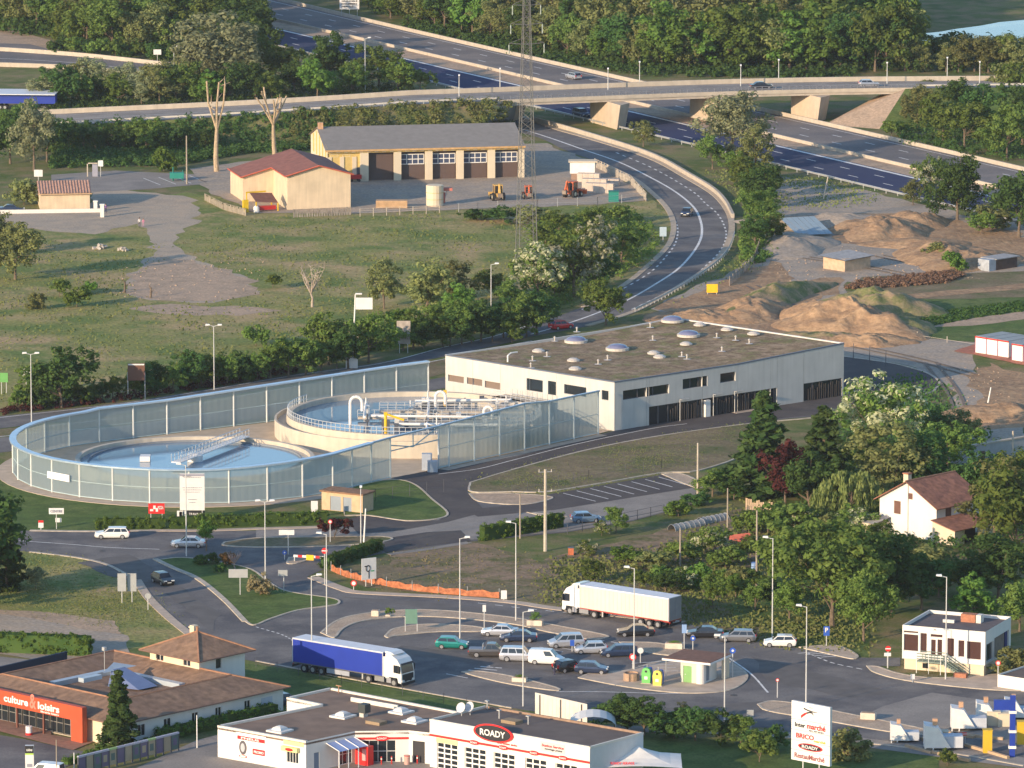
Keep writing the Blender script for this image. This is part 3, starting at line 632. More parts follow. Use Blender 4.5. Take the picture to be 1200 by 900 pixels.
t=thing('aeration_basin','raised round treatment basin crowded with pipes and railings, beside the hall','basin',(-14,890,0))
mb=MB();mb.lathe([(20,0),(20,2.5),(19.7,2.5),(19.7,1.9),(18.3,1.9)],80);mb.build('outer_wall',MATS['basin_concrete'],t)
mb=MB();mb.lathe([(18.3,1.9),(18.3,3.1),(17.5,3.1),(17.5,1.6)],80);mb.build('inner_wall',MATS['basin_concrete'],t)
mb=MB();mb.lathe([(0.01,2.4),(17.5,2.4)],72);mb.build('water',WATER,t)
mb=MB()
for i in range(0,86):
 a=R(150+i*2.6*1.0);c,s_=math.cos(a)*18.1,math.sin(a)*18.1;mb.tube((c,s_,3.1),(c,s_,4.15),.045,4)
for z in(3.6,4.15):
 mb.path([(math.cos(R(150+i*4))*18.1,math.sin(R(150+i*4))*18.1,z) for i in range(56)],.05,4)
mb.build('handrail',RAILM,t,kind='stuff')
mb=MB()
mb.box(-5,17,1.5,3.2,2.7,3.0);mb.box(-2,17,-9,-6,2.7,3.0);mb.box(4,6,-16,3,2.65,2.9);mb.box(-8,16,-3.2,-2.0,2.7,3.0);mb.lathe([(6.2,2.0),(6.2,3.2),(5.8,3.2)],32,6,4);mb.build('walkway',CONC,t)
mb=MB()
for(x0,x1,y) in((-5,17,1.5),(-5,17,3.2),(-2,17,-9),(-2,17,-6),(-8,16,-3.2)):
 for x in np.arange(x0,x1,1.2):mb.tube((x,y,3),(x,y,4.05),.04,4)
 mb.tube((x0,y,4.05),(x1,y,4.05),.045,4);mb.tube((x0,y,3.55),(x1,y,3.55),.035,4)
mb.build('walkway_rail',RAILM,t,kind='stuff')
def gooseneck(x,y,h,r,sx=1.4,z=2.4,rr=.22):
 mb=MB();pts=[(x,y,z),(x,y,h)]+[(x+sx/2-sx/2*math.cos(a),y,h+sx/2*math.sin(a)) for a in np.linspace(0,math.pi,8)]+[(x+sx,y,h-1.2)]
 mb.path(pts,rr,8);mb.build('pipe',WHITE,t)
gooseneck(-9,-6,5.6,.2,1.7);gooseneck(3,5,4.6,.2);gooseneck(10,-5.5,4.3,.2,1.2)
for(a_,b_) in(((-6,-6.5,3.8),(9,-6.5,3.6)),((-2,-11,3.4),(12,-11,3.3)),((0,8,3.4),(14,9,3.4)),((-7,-6.5,3.6),(-7,6,3.6)),((2,-14,3.2),(2,10,3.3))):
 mb=MB();mb.tube(a_,b_,.2,8);mb.build('pipe',WHITE,t)
rr_=random.Random(4)
for i in range(26):
 x,y=rr_.uniform(-8,16),rr_.uniform(-14,12)
 if x*x+y*y>260:continue
 mb=MB();k=rr_.random();h=rr_.uniform(.5,1.2)
 if k<.5:mb.box(x-h/2,x+h/2,y-.4,y+.4,2.6,2.9+h)
 else:mb.tube((x,y,2.4),(x,y,3.4+h),.12,6);mb.box(x-.3,x+.3,y-.3,y+.3,3.2,3.5)
 mb.build('fitting',RAILM if i%3 else flat('dark_motor',(.08,.09,.11),.6),t)
YEL=flat('crane_yellow',(.75,.45,.02),.5)
def davit(px,py,z,h,arm,label):
 g_=G(px,py,z);o=thing('davit_crane',label,'crane',g_);mb=MB();mb.tube((0,0,0),(0,0,h),.24,8,.2);mb.box(-.25,.25,-.25,.25,h-.3,h+.15);mb.build('mast',YEL,o)
 if arm:mb=MB();mb.tube((0,0,h-.1),(arm,-.5,h-.9),.16,6);mb.build('jib',YEL,o)
davit(452,508,3.0,2.9,2.6,'yellow davit crane with its arm folded out over the round basin')
davit(521.5,476,2.6,2.2,0,'short yellow crane mast at the far side of the round basin')
mb=MB();mb.box(0,3.2,0,1.2,0,2.1);o=mb.build('opening',flat('dark_opening',(.03,.03,.035),.9),t,(-10,-20.3,.0)) if False else None
f=Frame(G(496,552),G(511,552));o=thing('equipment_cabinet','pair of grey-blue metal cabinets standing in the gateway of the glass wall','cabinet',f.o,f.rz)
GB=flat('grey_blue_metal',(.36,.40,.46),.5);mb=MB();mb.box(-.2,1.2,0,1.0,0,2.4);mb.build('tall_cabinet',GB,o);mb=MB();mb.box(.6,2.0,-1.3,-.2,0,1.6);mb.build('low_cabinet',GB,o)
# the treatment hall
HA,HB,HD=G(720,505),G(988.5,464),G(522,472)
f=Frame(HA,HB);L=f.L;hd=f.loc(HD);hc=Vector((hd.x+L,hd.y,0))
HALLC=mat('hall_timber_cladding',(.54,.525,.49),.85,var=.10,scale=.5,streak=2.0)
HALLW=MATS['hall_timber_cladding']
t=thing('treatment_hall','long low hall clad in pale vertical boarding with a brown planted roof and dome skylights','hall',f.o,f.rz)
H0,H1,H2=7.15,7.95,7.15
def ztop(x,y):return 7.15+.8*max(0,min(1,(x-24)/(L-24)))*1.0
def fr(x0,y0,x1,y1):
 a=f.on_y(x0,y1);b_=f.on_y(x1,y0);return(a[0],b_[0])
def row(px,py):return f.on_y(px,py)[1]
wins=[]
def addw(px0,px1,py_t,py_b):
 xa=f.on_y(px0,(py_t+py_b)/2)[0];xb=f.on_y(px1,(py_t+py_b)/2)[0]
 za=f.on_y(px0,py_b)[1];zb=f.on_y(px0,py_t)[1];wins.append((xa,xb,max(za,.05),zb))
addw(730,784,458,469);addw(800,829,444.5,456.5);addw(844,862,438,449)
xa=f.on_y(760.5,499)[0];xb=f.on_y(910.5,476)[0];xc=f.on_y(941.5,470)[0]
wins.append((xa,xb,.02,2.75));wins.append((xc,L-.35,.02,2.75))
N_=(0,-1,0);mb=MB()
pan=sorted({0.0,6.2,xa,17.0,24.0,30.5,xb,xc,L})
for a_,b_ in zip(pan[:-1],pan[1:]):
 if b_-a_<.3:continue
 mb=MB();hs=[]
 for w_ in wins:
  x0_,x1_=max(w_[0],a_),min(w_[1],b_)
  if x1_-x0_>.05:hs.append((x0_-a_,x1_-a_,w_[2],w_[3]))
 za,zb=ztop(a_,0),ztop(b_,0)
 holes_wall(mb,(a_+.012,0,0),(1,0,0),(0,0,1),b_-a_-.024,7.14,N_,[(h[0],min(h[1],b_-a_-.024),h[2],h[3]) for h in hs],.35)
 if za>7.15 or zb>7.15:mb.face([(a_+.012,0,7.14),(b_-.012,0,7.14),(b_-.012,0,zb),(a_+.012,0,za)])
 mb.build('cladding_panel',HALLC,t)
D2=hd.length;ux=hd.normalized();
fl=Frame(HD,HA)
mbl=[]
lw=[]
for(x0,x1,yt,yb) in((525,543.5,438.8,446.3),(547,565,442,449.7),(568,586,446,454),(617,636,443,457),(642,651.5,446,462),(661,687,450,461),(705,713,457,468)):
 xa_=fl.on_y(x0,yb)[0];xb_=fl.on_y(x1,yb)[0];zz=[fl.on_y(x0,yb)[1],fl.on_y(x0,yt)[1]];lw.append((xa_,xb_,zz[0],zz[1]))
pl=[0,5.6,11.3,17,22.5,28.3,fl.L]
ul=-ux;nl=Vector((-ul.y,ul.x,0));nl=nl if nl.dot(Vector((-1,-1,0)))>0 else-nl
for a_,b_ in zip(pl[:-1],pl[1:]):
 hs=[]
 for w_ in lw:
  x0_,x1_=max(w_[0],a_),min(w_[1],b_)
  if x1_-x0_>.05:hs.append((x0_-a_,min(x1_-a_,b_-a_-.024),w_[2],w_[3]))
 mb=MB();holes_wall(mb,Vector((hd.x,hd.y,0))+ul*(a_+.012),ul,(0,0,1),b_-a_-.024,7.14,nl,hs,.3);mb.build('cladding_panel',HALLC,t)
mb=MB();mb.prism([(L,0),(L,.02),(hc.x,hc.y),(hd.x,hd.y),(hd.x+.05,hd.y-.3),(hc.x-.3,hc.y-.3),(L-.3,.3)],0,lambda x,y:ztop(x,y)-.02);mb.build('back_wall',HALLC,t)
DGL=bpy.data.materials.new('dark_glass');DGL.use_nodes=True;b=DGL.node_tree.nodes['Principled BSDF'];b.inputs['Base Color'].default_value=(.018,.024,.03,1);b.inputs['Roughness'].default_value=.08;b.inputs['Specular IOR Level'].default_value=.6;MATS['dark_glass']=DGL
FRM=flat('dark_frame',(.10,.10,.11),.5)
for w_ in wins[:3]:
 mb=MB();x0,x1,z0,z1_=w_;mb.box(x0,x1,.3,.34,z0,z1_);o=mb.build('window',DGL,t)
 mb=MB();
 for q in np.linspace(x0,x1,4 if x1-x0>4 else 2)[1:-1]:mb.box(q-.05,q+.05,.2,.3,z0,z1_)
 mb.box(x0,x1,.22,.3,z0,z0+.08);mb.build('frame',FRM,o)
for x0,x1,z0,z1_ in wins[3:]:
 mb=MB();mb.box(x0,x1,.3,.34,z0,z1_);o=mb.build('glazed_front',MATS['dark_glass'],t)
 mb=MB();
 for q in np.arange(x0,x1,1.9):mb.box(q-.06,q+.06,.12,.3,z0,z1_)
 mb.box(x0,x1,.15,.3,z1_-.1,z1_);mb.build('mullion',FRM,o)
 r_=random.Random(3);s0=x0+4.2 if x0<12 else x0+1.0;e0_=x1-3.2 if x0<12 else x1
 q=s0
 while q<e0_:
  h_=r_.uniform(1.6,z1_-.1);mb=MB();mb.box(q,q+.1,.05,.14,z0,h_);mb.build('slat',flat('slat_brown',(.09,.075,.065),.7),o);q+=r_.uniform(.32,.6)
mb=MB();q0=f.on_y(825,490)[0];mb.box(q0,q0+.95,-.35,.1,0,2.5);mb.build('door_post',WHITE,t)
for px_ in(795,834,859):
 x_=f.on_y(px_,492)[0];mb=MB();mb.tube((x_,-.35,0),(x_,-.35,3.2),.06,5);mb.box(x_-.05,x_+1.6,-.9,-.3,3.2,3.28);mb.build('canopy_bracket',STEEL,t)
for w_ in lw:
 P0=Vector((hd.x,hd.y,0))+ul*w_[0];P1=Vector((hd.x,hd.y,0))+ul*w_[1];off=-nl*.26
 mb=MB();mb.quad(P0+off+Vector((0,0,w_[2])),P1+off+Vector((0,0,w_[2])),P1+off+Vector((0,0,w_[3])),P0+off+Vector((0,0,w_[3])))
 wo=mb.build('window',DGL if w_[1]-w_[0]<6 and w_[0]>12 else flat('louvre_brown',(.20,.15,.12),.7),t)
ROOFM=groundmat('sedum_roof',[(.30,.215,.13),(.18,.19,.07),(.38,.28,.19),(.20,.14,.09)],[1,.2,.3,.7],fine=3,bump=.05,var=.25)
pr=[(0.1,.1),(24,.1),(L-.1,.1),(hc.x-.1,hc.y-.1),(24+hd.x,hd.y-.1),(hd.x+.1,hd.y-.1)]
mb=MB();rp=[(p[0],p[1],ztop(p[0]-hd.x*p[1]/hd.y,0)-.12) for p in pr];mb.face([rp[0],rp[1],rp[4],rp[5]]);mb.face([rp[1],rp[2],rp[3],rp[4]]);mb.build('planted_roof',ROOFM,t)
mb=MB();edge=[Vector((*p,ztop(p[0]-hd.x*p[1]/hd.y,0))) for p in[(0,0),(24,0),(L,0)]];ribbon(mb,edge,.3,-.14,.04,d=.1);mb.build('parapet_cap',flat('cap_dark',(.13,.15,.19),.5),t)
mb=MB();edge=[Vector((L,0,ztop(L,0))),Vector((hc.x,hc.y,ztop(L,0))),Vector((24+hd.x,hd.y,7.16)),Vector((hd.x,hd.y,7.16)),Vector((0,0,7.16))]
ribbon(mb,edge[:4],.35,-.14,.05,d=.1);mb.build('parapet_cap',flat('cap_pale',(.62,.6,.57),.5),t)
mb=MB();ribbon(mb,edge[3:],.25,-.14,.03,d=.1);mb.build('parapet_cap',MATS['cap_dark'],t)
SKYL=flat('skylight_blue_acrylic',(.18,.19,.30),.15,spec=.6);CURB=flat('curb_white',(.52,.48,.43),.5)
def roofpt(px,py):
 x,y=f.on_z(px,py,7.1);z=ztop(x-hd.x*y/hd.y,0)-.1;x,y=f.on_z(px,py,z);return x,y,z
for px_,py_ in((675,401),(723.5,410),(788,377),(807,394)):
 x_,y_,z_=roofpt(px_,py_);mb=MB();mb.lathe([(1.75,z_),(1.75,z_+.35),(1.5,z_+.4)],20,x_,y_);o=mb.build('skylight',CURB,t)
 mb=MB();mb.lathe([(1.5*math.cos(a),z_+.38+.55*math.sin(a)) for a in np.linspace(0,math.pi/2-.02,6)],20,x_,y_);mb.build('dome',SKYL,o,smooth=True)
for px_,py_ in((631,412),(672,423),(674,433),(766,414.5),(773,419),(804,404),(820,381.5),(852,387),(883,392)):
 x_,y_,z_=roofpt(px_,py_);mb=MB();mb.lathe([(.95,z_),(.95,z_+.2),(.8,z_+.25),(.55,z_+.42),(.02,z_+.5)],14,x_,y_);mb.build('roof_hatch',CURB,t)
for px_,py_ in((641,418),(624,423),(622,431),(701,427),(712,422),(762,384),(805,421),(862,399),(846,412),(840,396),(676,389),(650,400),(765,399),(878,403),(799,418)):
 x_,y_,z_=roofpt(px_,py_);mb=MB();mb.tube((x_,y_,z_),(x_,y_,z_+.65),.1,6);mb.lathe([(.22,z_+.6),(.02,z_+.8)],8,x_,y_);mb.lathe([(.6,z_+.03),(.1,z_+.12)],8,x_,y_);mb.build('vent_pipe',CURB,t)
x_,y_,z_=roofpt(595,424);mb=MB();mb.path([(x_,y_,z_-.5),(x_,y_,z_+.9),(x_+.8,y_+.2,z_+1.2),(x_+2,y_+.2,z_+1.2)],.12,6);mb.build('vent_pipe',WHITE,t)
o=thing('access_platform','pale concrete access platform with stair between the round basin and the hall','platform',HD,fl.rz)
mb=MB();
def fp(px,py,y):return fl.on_y(px,py,y)
xq=fl.on_y(612,488)[0];mb.box(xq-2,xq+7,-4.5,-1.3,0,3.1);mb.box(xq-8,xq-2,-4.0,-2.6,2.3,2.6);mb.build('deck',CONC,o)
mb=MB()
for x_ in np.arange(xq-2,xq+7.1,1.0):mb.tube((x_,-4.5,3.1),(x_,-4.5,4.1),.04,4);mb.tube((x_,-1.4,3.1),(x_,-1.4,4.1),.04,4)
for z in(3.6,4.1):mb.tube((xq-2,-4.5,z),(xq+7,-4.5,z),.04,4)
mb.build('railing',RAILM,o,kind='stuff')
for a_,b_ in(((858,484),(884,480)),((913,473.5),(947,468)),((950,467),(1000,458))):
 A_,B_=G(*a_),G(*b_);mb=MB();ribbon(mb,[A_,B_],2.0,0,.09);mb.build('paving_pad',POOLM,kind='structure')
# vegetation library
def leafcloud(C,Rr,n,size,seed,up=.35,droop=0.0,elong=1.0):
 n=int(n*1.35);size*=.84
 """n leaf faces per clump on shells round the clump centres; returns verts, quads"""
 r=np.random.RandomState(seed);K=len(C);N=K*n
 d=r.normal(size=(N,3));d/=np.linalg.norm(d,axis=1)[:,None]
 rad=np.repeat(Rr,n)*(r.uniform(.45,1.08,N));P=np.repeat(C,n,axis=0)+d*rad[:,None]*np.array([1,1,.85])
 nrm=d*1.0+r.normal(size=(N,3))*.3+np.array([0,0,up]);nrm/=np.linalg.norm(nrm,axis=1)[:,None]
 a=np.cross(nrm,r.normal(size=(N,3)));a/=np.linalg.norm(a,axis=1)[:,None]+1e-9;b=np.cross(nrm,a)
 if droop:
  a=np.tile(np.array([0,0,-1.0]),(N,1))+r.normal(size=(N,3))*.15;b=np.cross(nrm,a);b/=np.linalg.norm(b,axis=1)[:,None]+1e-9
 s=(size*r.uniform(.6,1.35,N))[:,None]
 v=np.stack([P-a*s*elong,P-b*s*.62,P+a*s*elong,P+b*s*.62],axis=1).reshape(-1,3)
 return v
def mesh_from_quads(name,v,mats,mi=None):
 n=len(v)//4;me=bpy.data.meshes.new(name);me.vertices.add(len(v));me.vertices.foreach_set('co',v.astype(np.float32).ravel())
 me.loops.add(4*n);me.loops.foreach_set('vertex_index',np.arange(4*n,dtype=np.int32));me.polygons.add(n)
 me.polygons.foreach_set('loop_start',np.arange(0,4*n,4,dtype=np.int32));me.polygons.foreach_set('loop_total',np.full(n,4,dtype=np.int32))
 for m in(mats if isinstance(mats,list) else[mats]):me.materials.append(m)
 if mi is not None:me.polygons.foreach_set('material_index',mi.astype(np.int32))
 me.update();me.validate();return me
BARK=mat('bark',(.16,.12,.085),.95,var=.3,scale=3);PALEBARK=mat('pale_bark',(.42,.32,.21),.9,var=.25,scale=2)
LF={'mid':leafmat('leaves_mid',(.115,.185,.042),(.18,.245,.06)),'dark':leafmat('leaves_dark',(.062,.125,.036),(.10,.17,.048)),'bright':leafmat('leaves_bright',(.115,.215,.04),(.165,.265,.06)),'olive':leafmat('leaves_olive',(.18,.205,.075),(.26,.275,.105)),'grey':leafmat('leaves_grey',(.235,.26,.14),(.31,.33,.18)),'conifer':leafmat('needles',(.045,.095,.03),(.10,.15,.045)),'willow':leafmat('leaves_willow',(.20,.26,.08),(.28,.33,.11)),'purple':leafmat('leaves_purple',(.055,.018,.022),(.10,.03,.03)),'flower':leafmat('white_blossom',(.42,.44,.26),(.56,.55,.36)),'rust':leafmat('leaves_rust',(.22,.13,.05),(.30,.19,.08)),'hedge':leafmat('hedge_leaves',(.09,.17,.03),(.15,.23,.045),vs=1.2),'cream':leafmat('cream_leaves',(.38,.36,.18),(.46,.40,.22)),'scrub':leafmat('scrub',(.15,.19,.055),(.22,.22,.085)),'drygrass':leafmat('dry_grass',(.33,.28,.13),(.20,.235,.07),vs=.12),}
def crown_pts(seed,K,w=1.0,h=1.0,base=.25,shape='round'):
 """clump centres in a unit-height tree: crown from base to 1, half-width w/2"""
 r=np.random.RandomState(seed);L=r.randint(5,8);lob=[]
 for i in range(L):
  a=2*math.pi*i/L+r.uniform(-.4,.4);q=r.uniform(.18,.32)*w;lob.append((math.cos(a)*q,math.sin(a)*q,base+(1-base)*r.uniform(.3,.68),r.uniform(.2,.29)*w,(1-base)*r.uniform(.24,.36)))
 lob.append((r.uniform(-.05,.05),r.uniform(-.05,.05),base+(1-base)*.7,.24*w,(1-base)*.30))
 P=[]
 while len(P)<K:
  o=lob[r.randint(len(lob))];d=r.normal(size=3);d/=np.linalg.norm(d);q=r.uniform(.55,1)
  P.append((o[0]+d[0]*o[3]*q,o[1]+d[1]*o[3]*q,o[2]+d[2]*o[4]*q))
 return np.array(P)
TEMPL={}
def limb_mesh(C,seed,h,base,nb=8,r0=.03):
 mb=MB();base=max(base,.14);r0*=.75;r=random.Random(seed);top=Vector((r.uniform(-.3,.3),r.uniform(-.3,.3),h*(base+.35)));f_=Vector((0,0,h*base*.9))
 mb.tube((0,0,0),f_,r0*h,7,r0*h*.7);mb.tube(f_,top,r0*h*.7,6,r0*h*.35)
 for i in range(nb):
  c=Vector(C[r.randrange(len(C))]);s_=f_.lerp(top,r.uniform(0,.8));m_=s_.lerp(c,.5)+Vector((0,0,-.04*h));mb.tube(s_,m_,r0*h*.32,5,r0*h*.2,caps=False);mb.tube(m_,c,r0*h*.2,4,r0*h*.06,caps=False)
 return mb
def broad(key,leaf,seed,h=9,w=.85,base=.09,K=90,n=34,ls=.27,cr=.085,flower=0,bark=None):
 C=crown_pts(seed,K,w,1,base)*h;Rr=np.random.RandomState(seed+1).uniform(.7,1.25,K)*cr*h
 v=leafcloud(C,Rr,n,ls,seed+2);mi=None;ms=[LF[leaf]]
 if flower:
  rr=np.random.RandomState(seed+3);N=len(v)//4;cl=np.repeat(rr.uniform(size=K)<flower,N//K);mi=(cl&(rr.uniform(size=N)<.75)).astype(int);ms.append(LF['flower'])
 me=mesh_from_quads('crown',v,ms,mi)
 tb=limb_mesh(C,seed,h,base);tm=bpy.data.meshes.new('trunk');tm.from_pydata(tb.v,[],tb.f);tm.materials.append(bark or BARK);tm.update()
 TEMPL[key]=(me,tm,h)
for s_ in range(3):
 broad('mid%d'%s_,'mid',10+s_,9,.8+.1*s_);broad('dark%d'%s_,'dark',30+s_,9,.8);broad('bright%d'%s_,'bright',50+s_,8,.85)
 broad('olive%d'%s_,'olive',70+s_,10,.78,.07,90,34);broad('grey%d'%s_,'grey',90+s_,10,.8,.05,100,36,.24)
 broad('poplar%d'%s_,'olive',110+s_,13,.42,.10,90,34,.26,.06)
for s_ in range(2):
 broad('flower%d'%s_,'mid',130+s_,9,.9,.15,100,36,.26,.08,.55)
 broad('purple%d'%s_,'purple',150+s_,6,.85,.05,70,34,.22,.10)
 broad('bush%d'%s_,'mid',160+s_,2.5,1.3,.0,50,26,.17,.14);broad('dbush%d'%s_,'dark',165+s_,2.5,1.4,.0,50,26,.17,.14)
 broad('obush%d'%s_,'olive',170+s_,2.5,1.3,.0,50,26,.17,.14);broad('bbush%d'%s_,'bright',175+s_,2.5,1.2,.0,50,26,.17,.14)
 broad('rbush%d'%s_,'rust',180+s_,2,1.3,.0,40,26,.15,.15);broad('fbush%d'%s_,'mid',185+s_,3,1.1,.0,50,26,.17,.14,.5);broad('pbush%d'%s_,'purple',190+s_,2.5,1.2,.0,45,26,.15,.14)
broad('cream0','cream',195,2.6,1.25,.0,60,30,.15,.13)
broad('slim0','bright',197,4,.55,.25,45,26,.15,.09)
broad('ddense','dark',203,11,.8,.02,130,40,.26,.085)
broad('dense0','mid',199,11,1.25,.16,190,40,.27,.085)
broad('dense1','mid',201,10,.9,.12,130,40,.26,.085)
def conifer(key,seed,h=12,w=.42,leaf='conifer',base=.04,tight=1.0,ls=.30):
 r=np.random.RandomState(seed);C=[];Rr=[]
 z=base
 while z<.985:
  q=(1-z)**.85*w*.5*(1 if tight==1 else(1-(1-z)**6*.6));k=max(3,int(6+26*q))
  for i in range(k):
   a=r.uniform(0,6.283);rr=q*r.uniform(.25,1.05);C.append((math.cos(a)*rr,math.sin(a)*rr,z-rr*.25+r.uniform(-.02,.02)));Rr.append(.028+.05*(1-z))
  z+=.045
 C=np.array(C)*h;Rr=np.array(Rr)*h*.75;v=leafcloud(C,Rr,26,ls,seed+5,up=.1,elong=1.25);me=mesh_from_quads('crown',v,LF[leaf])
 mb=MB();mb.tube((0,0,0),(0,0,h*.95),.02*h,7,.003*h);tm=bpy.data.meshes.new('trunk');tm.from_pydata(mb.v,[],mb.f);tm.materials.append(BARK);tm.update();TEMPL[key]=(me,tm,h)
conifer('conifer0',301);conifer('conifer1',303,13,.5);conifer('conifer2',305,9,.36)
conifer('thuja0',307,8,.42,'conifer',.0,2,.2)
r_=np.random.RandomState(9);C=[];
for i in range(70):
 a=r_.uniform(0,6.283);q=r_.uniform(.1,.5)**.8;x,y=math.cos(a)*q,math.sin(a)*q;top_=.92-q*q*1.3
 for k_ in range(6):C.append((x*(1+.05*k_),y*(1+.05*k_),top_-k_*.1*(1 if q>.25 else.3)))
C=np.array(C)*7;C=C[C[:,2]>.6];v=leafcloud(C,np.full(len(C),.33),12,.16,5,droop=1,elong=2.2)
tb=limb_mesh(C,5,7,.35,12);tm=bpy.data.meshes.new('trunk');tm.from_pydata(tb.v,[],tb.f);tm.materials.append(BARK);TEMPL['willow0']=(mesh_from_quads('crown',v,LF['willow']),tm,7)
GROUPS={}
def tree(px,py,key,h,label,name='tree',w=1.0,z=0,group=None,cat='tree',off=None,noT=False):
 me,tm,h0=TEMPL[key];p=G(px,py,z) if off is None else off
 t=thing(name,label,cat,p,rnd.uniform(0,6.28),group);s=h/h0*1.08;w*=1.12;t.scale=(s*w,s*w,s)
 mkobj('crown',me,t);
 if not noT:mkobj('trunk',tm,t)
 return t
def bare(px,py,h,label,mt=None,seed=1,stubs=False,name='bare_tree',nb=7,spread=.35,fork=0):
 r=random.Random(seed);t=thing(name,label,'tree',G(px,py));mt=mt or PALEBARK;tr=MB();
 fz=fork or.22;rt=.034*h if stubs else.025*h;tp=[Vector((0,0,0))]+[Vector((r.uniform(-.02,.02)*h,r.uniform(-.02,.02)*h,h*fz*q)) for q in(.3,.65,1)];fk=tp[-1];[tr.tube(tp[q],tp[q+1],rt*(1-.13*q),9,rt*(.87-.13*q),caps=q<1) for q in range(3)];tr.build('trunk',mt,t)
 for i in range(nb):
  a=6.28*i/nb+r.uniform(-.5,.5);L_=h*r.uniform(.3,.5)*(1.12 if stubs else 1);d=Vector((math.cos(a)*spread,math.sin(a)*spread,.9)).normalized();br=MB();p1=fk+d*L_*.6;p2=p1+(d+Vector((r.uniform(-.3,.3),r.uniform(-.3,.3),.3))).normalized()*L_*.5
  r0=.016*h if stubs else.011*h;br.tube(fk,p1,r0,6,r0*.75);br.tube(p1,p2,r0*.75,6,r0*(.75 if stubs else.25));p1=fk.lerp(p1,.9)
  for k in range(2 if stubs else 6):
   s0=fk.lerp(p2,r.uniform(.35,1));e=s0+Vector((r.uniform(-1,1),r.uniform(-1,1),r.uniform(.2,1))).normalized()*h*r.uniform(.06,.16);br.tube(s0,e,r0*.5,4,r0*.15)
  br.build('limb',mt,t)
 return t
# forest beyond the motorway (individuals that read as trees)
FG='woodland trees beyond the motorway'
def forest(poly_rows,n,kinds,hr,label,group,name='woodland_tree',seed=0,z=0):
 r=random.Random(seed)
 for i in range(n):
  x0,x1,ya,yb=poly_rows
  px=r.uniform(x0,x1);f_=r.random();y=ya(px)*(1-f_)+yb(px)*f_
  tree(px,y,r.choice(kinds),r.uniform(*hr),label,name,r.uniform(.85,1.2),group=group)
K_=['mid0','mid1','mid2','dark0','dark1','dark2','olive0','olive1','olive2','grey0','grey1','bright1','poplar0','poplar1']
edge=lambda x:np.interp(x,[300,400,475,550,600,660,740,1200],[-12,10,24,43,52,66,80,84])
rF=random.Random(5)
def rowtrees(x0,x1,base,kinds,hr,step,label,group,seed,w=(.9,1.25)):
 r=random.Random(seed);x=x0;k=0
 while x<x1:
  k+=1;sf={1:'st',2:'nd',3:'rd'}.get(k%10 if k not in(11,12,13) else 0,'th')
  tree(x+r.uniform(-3,3),base(x)+r.uniform(-1.5,1.5),r.choice(kinds),r.uniform(*hr),label if label in('%s'%LB2,LB3) else label+', %d%s from left'%(k,sf),'woodland_tree',r.uniform(*w),group=group);x+=step*r.uniform(.7,1.3)
LB1='leafy woodland tree in the front row beyond the motorway'
LB2='tall woodland tree in the rows standing behind beyond the motorway';LB3='tree in the dense wood at the top left corner above the slip road'
rowtrees(460,760,lambda x:edge(x)-1,['mid0','mid2','dark0','dark2','bright1','olive1'],(7.5,12),17,LB1,FG,1)
rowtrees(760,1062,lambda x:edge(x),['mid0','mid2','bright0','bright1','olive1','dark1'],(8,14),17,'leafy front row woodland tree behind the overpass, right part',FG,2)
rowtrees(1062,1225,lambda x:edge(x),['mid0','mid2','olive1','olive0'],(4,8.5),20,'lower waterside tree beyond the motorway at the upper right',FG,3)
LB2='tall woodland tree in the rows standing behind beyond the motorway'
for j,(dy,hr) in enumerate(((-12,(11,17)),(-24,(12,18)),(-37,(13,19)),(-52,(14,20)),(-68,(14,20)))):
 rowtrees(430+j*6,1010-j*8,lambda x,dy=dy:edge(x)+dy,K_ if j<2 else['olive0','olive1','olive2','grey0','grey1','grey2','mid0','mid1','poplar0','dark1'],hr,24,LB2,FG,10+j)
rowtrees(1005,1075,lambda x:edge(x)-8,['mid0','dark1','olive0','olive2','mid1'],(9,13),20,LB2,FG,21)
rowtrees(1010,1060,lambda x:edge(x)-24,['dark1','dark2','mid1'],(13,17),16,LB2,FG,22)
rowtrees(1060,1230,lambda x:edge(x)-14,['olive0','mid2','grey1'],(4,6),40,LB2,FG,23)
LB3='tree in the dense wood at the top left corner above the slip road'
FG3='trees in the top left wood'
for j,(dy,hr) in enumerate(((0,(7,11)),(-12,(9,13)),(-26,(10,15)),(-42,(11,16)))):
 rowtrees(-20 if j>0 else 80,300-j*10,lambda x,dy=dy:np.interp(x,[-20,75,140,200,300],[36,52,64,62,40])+dy,['mid0','mid1','mid2','dark0','dark1','poplar0','poplar1','olive1'],hr,19,LB3,FG3,30+j)
rowtrees(70,215,lambda x:np.interp(x,[75,200],[64,72]),['bush0','dbush0','bush1','dark1'],(2.5,4),14,'low shrub growing along the far side of the slip road','shrubs along the slip road',41)
rowtrees(50,330,lambda x:124-(x-60)*.02,['grey0','grey1','mid0','mid2','dark1','olive1','olive2'],(5,8.5),20,'rounded tree in the belt between the slip road and the overpass road','trees of the belt beside the overpass road',51)
rowtrees(90,230,lambda x:112,['grey0','grey2','olive0'],(5.5,8),22,'rounded tree in the belt between the slip road and the overpass road','trees of the belt beside the overpass road',52)
tree(262,104,'grey0',15,'very large grey-green tree with a spreading crown left of the motorway',w=1.35);tree(232,106,'grey1',11,'grey-green tree at the left flank of the biggest spreading tree')
tree(296,96,'mid1',12,'dark leafy tree at the right flank of the biggest spreading tree',w=1.1);tree(280,70,'dark1',14,'dark tree just above the biggest spreading tree near the top');tree(245,60,'mid0',13,'mid green tree above the grey-green trees near the top');tree(300,78,'dark2',13,'dark tree pressed against the motorway edge at the top')
tree(245,122,'bright0',6.5,'small bright green tree behind the pollarded trunk beside the overpass road')
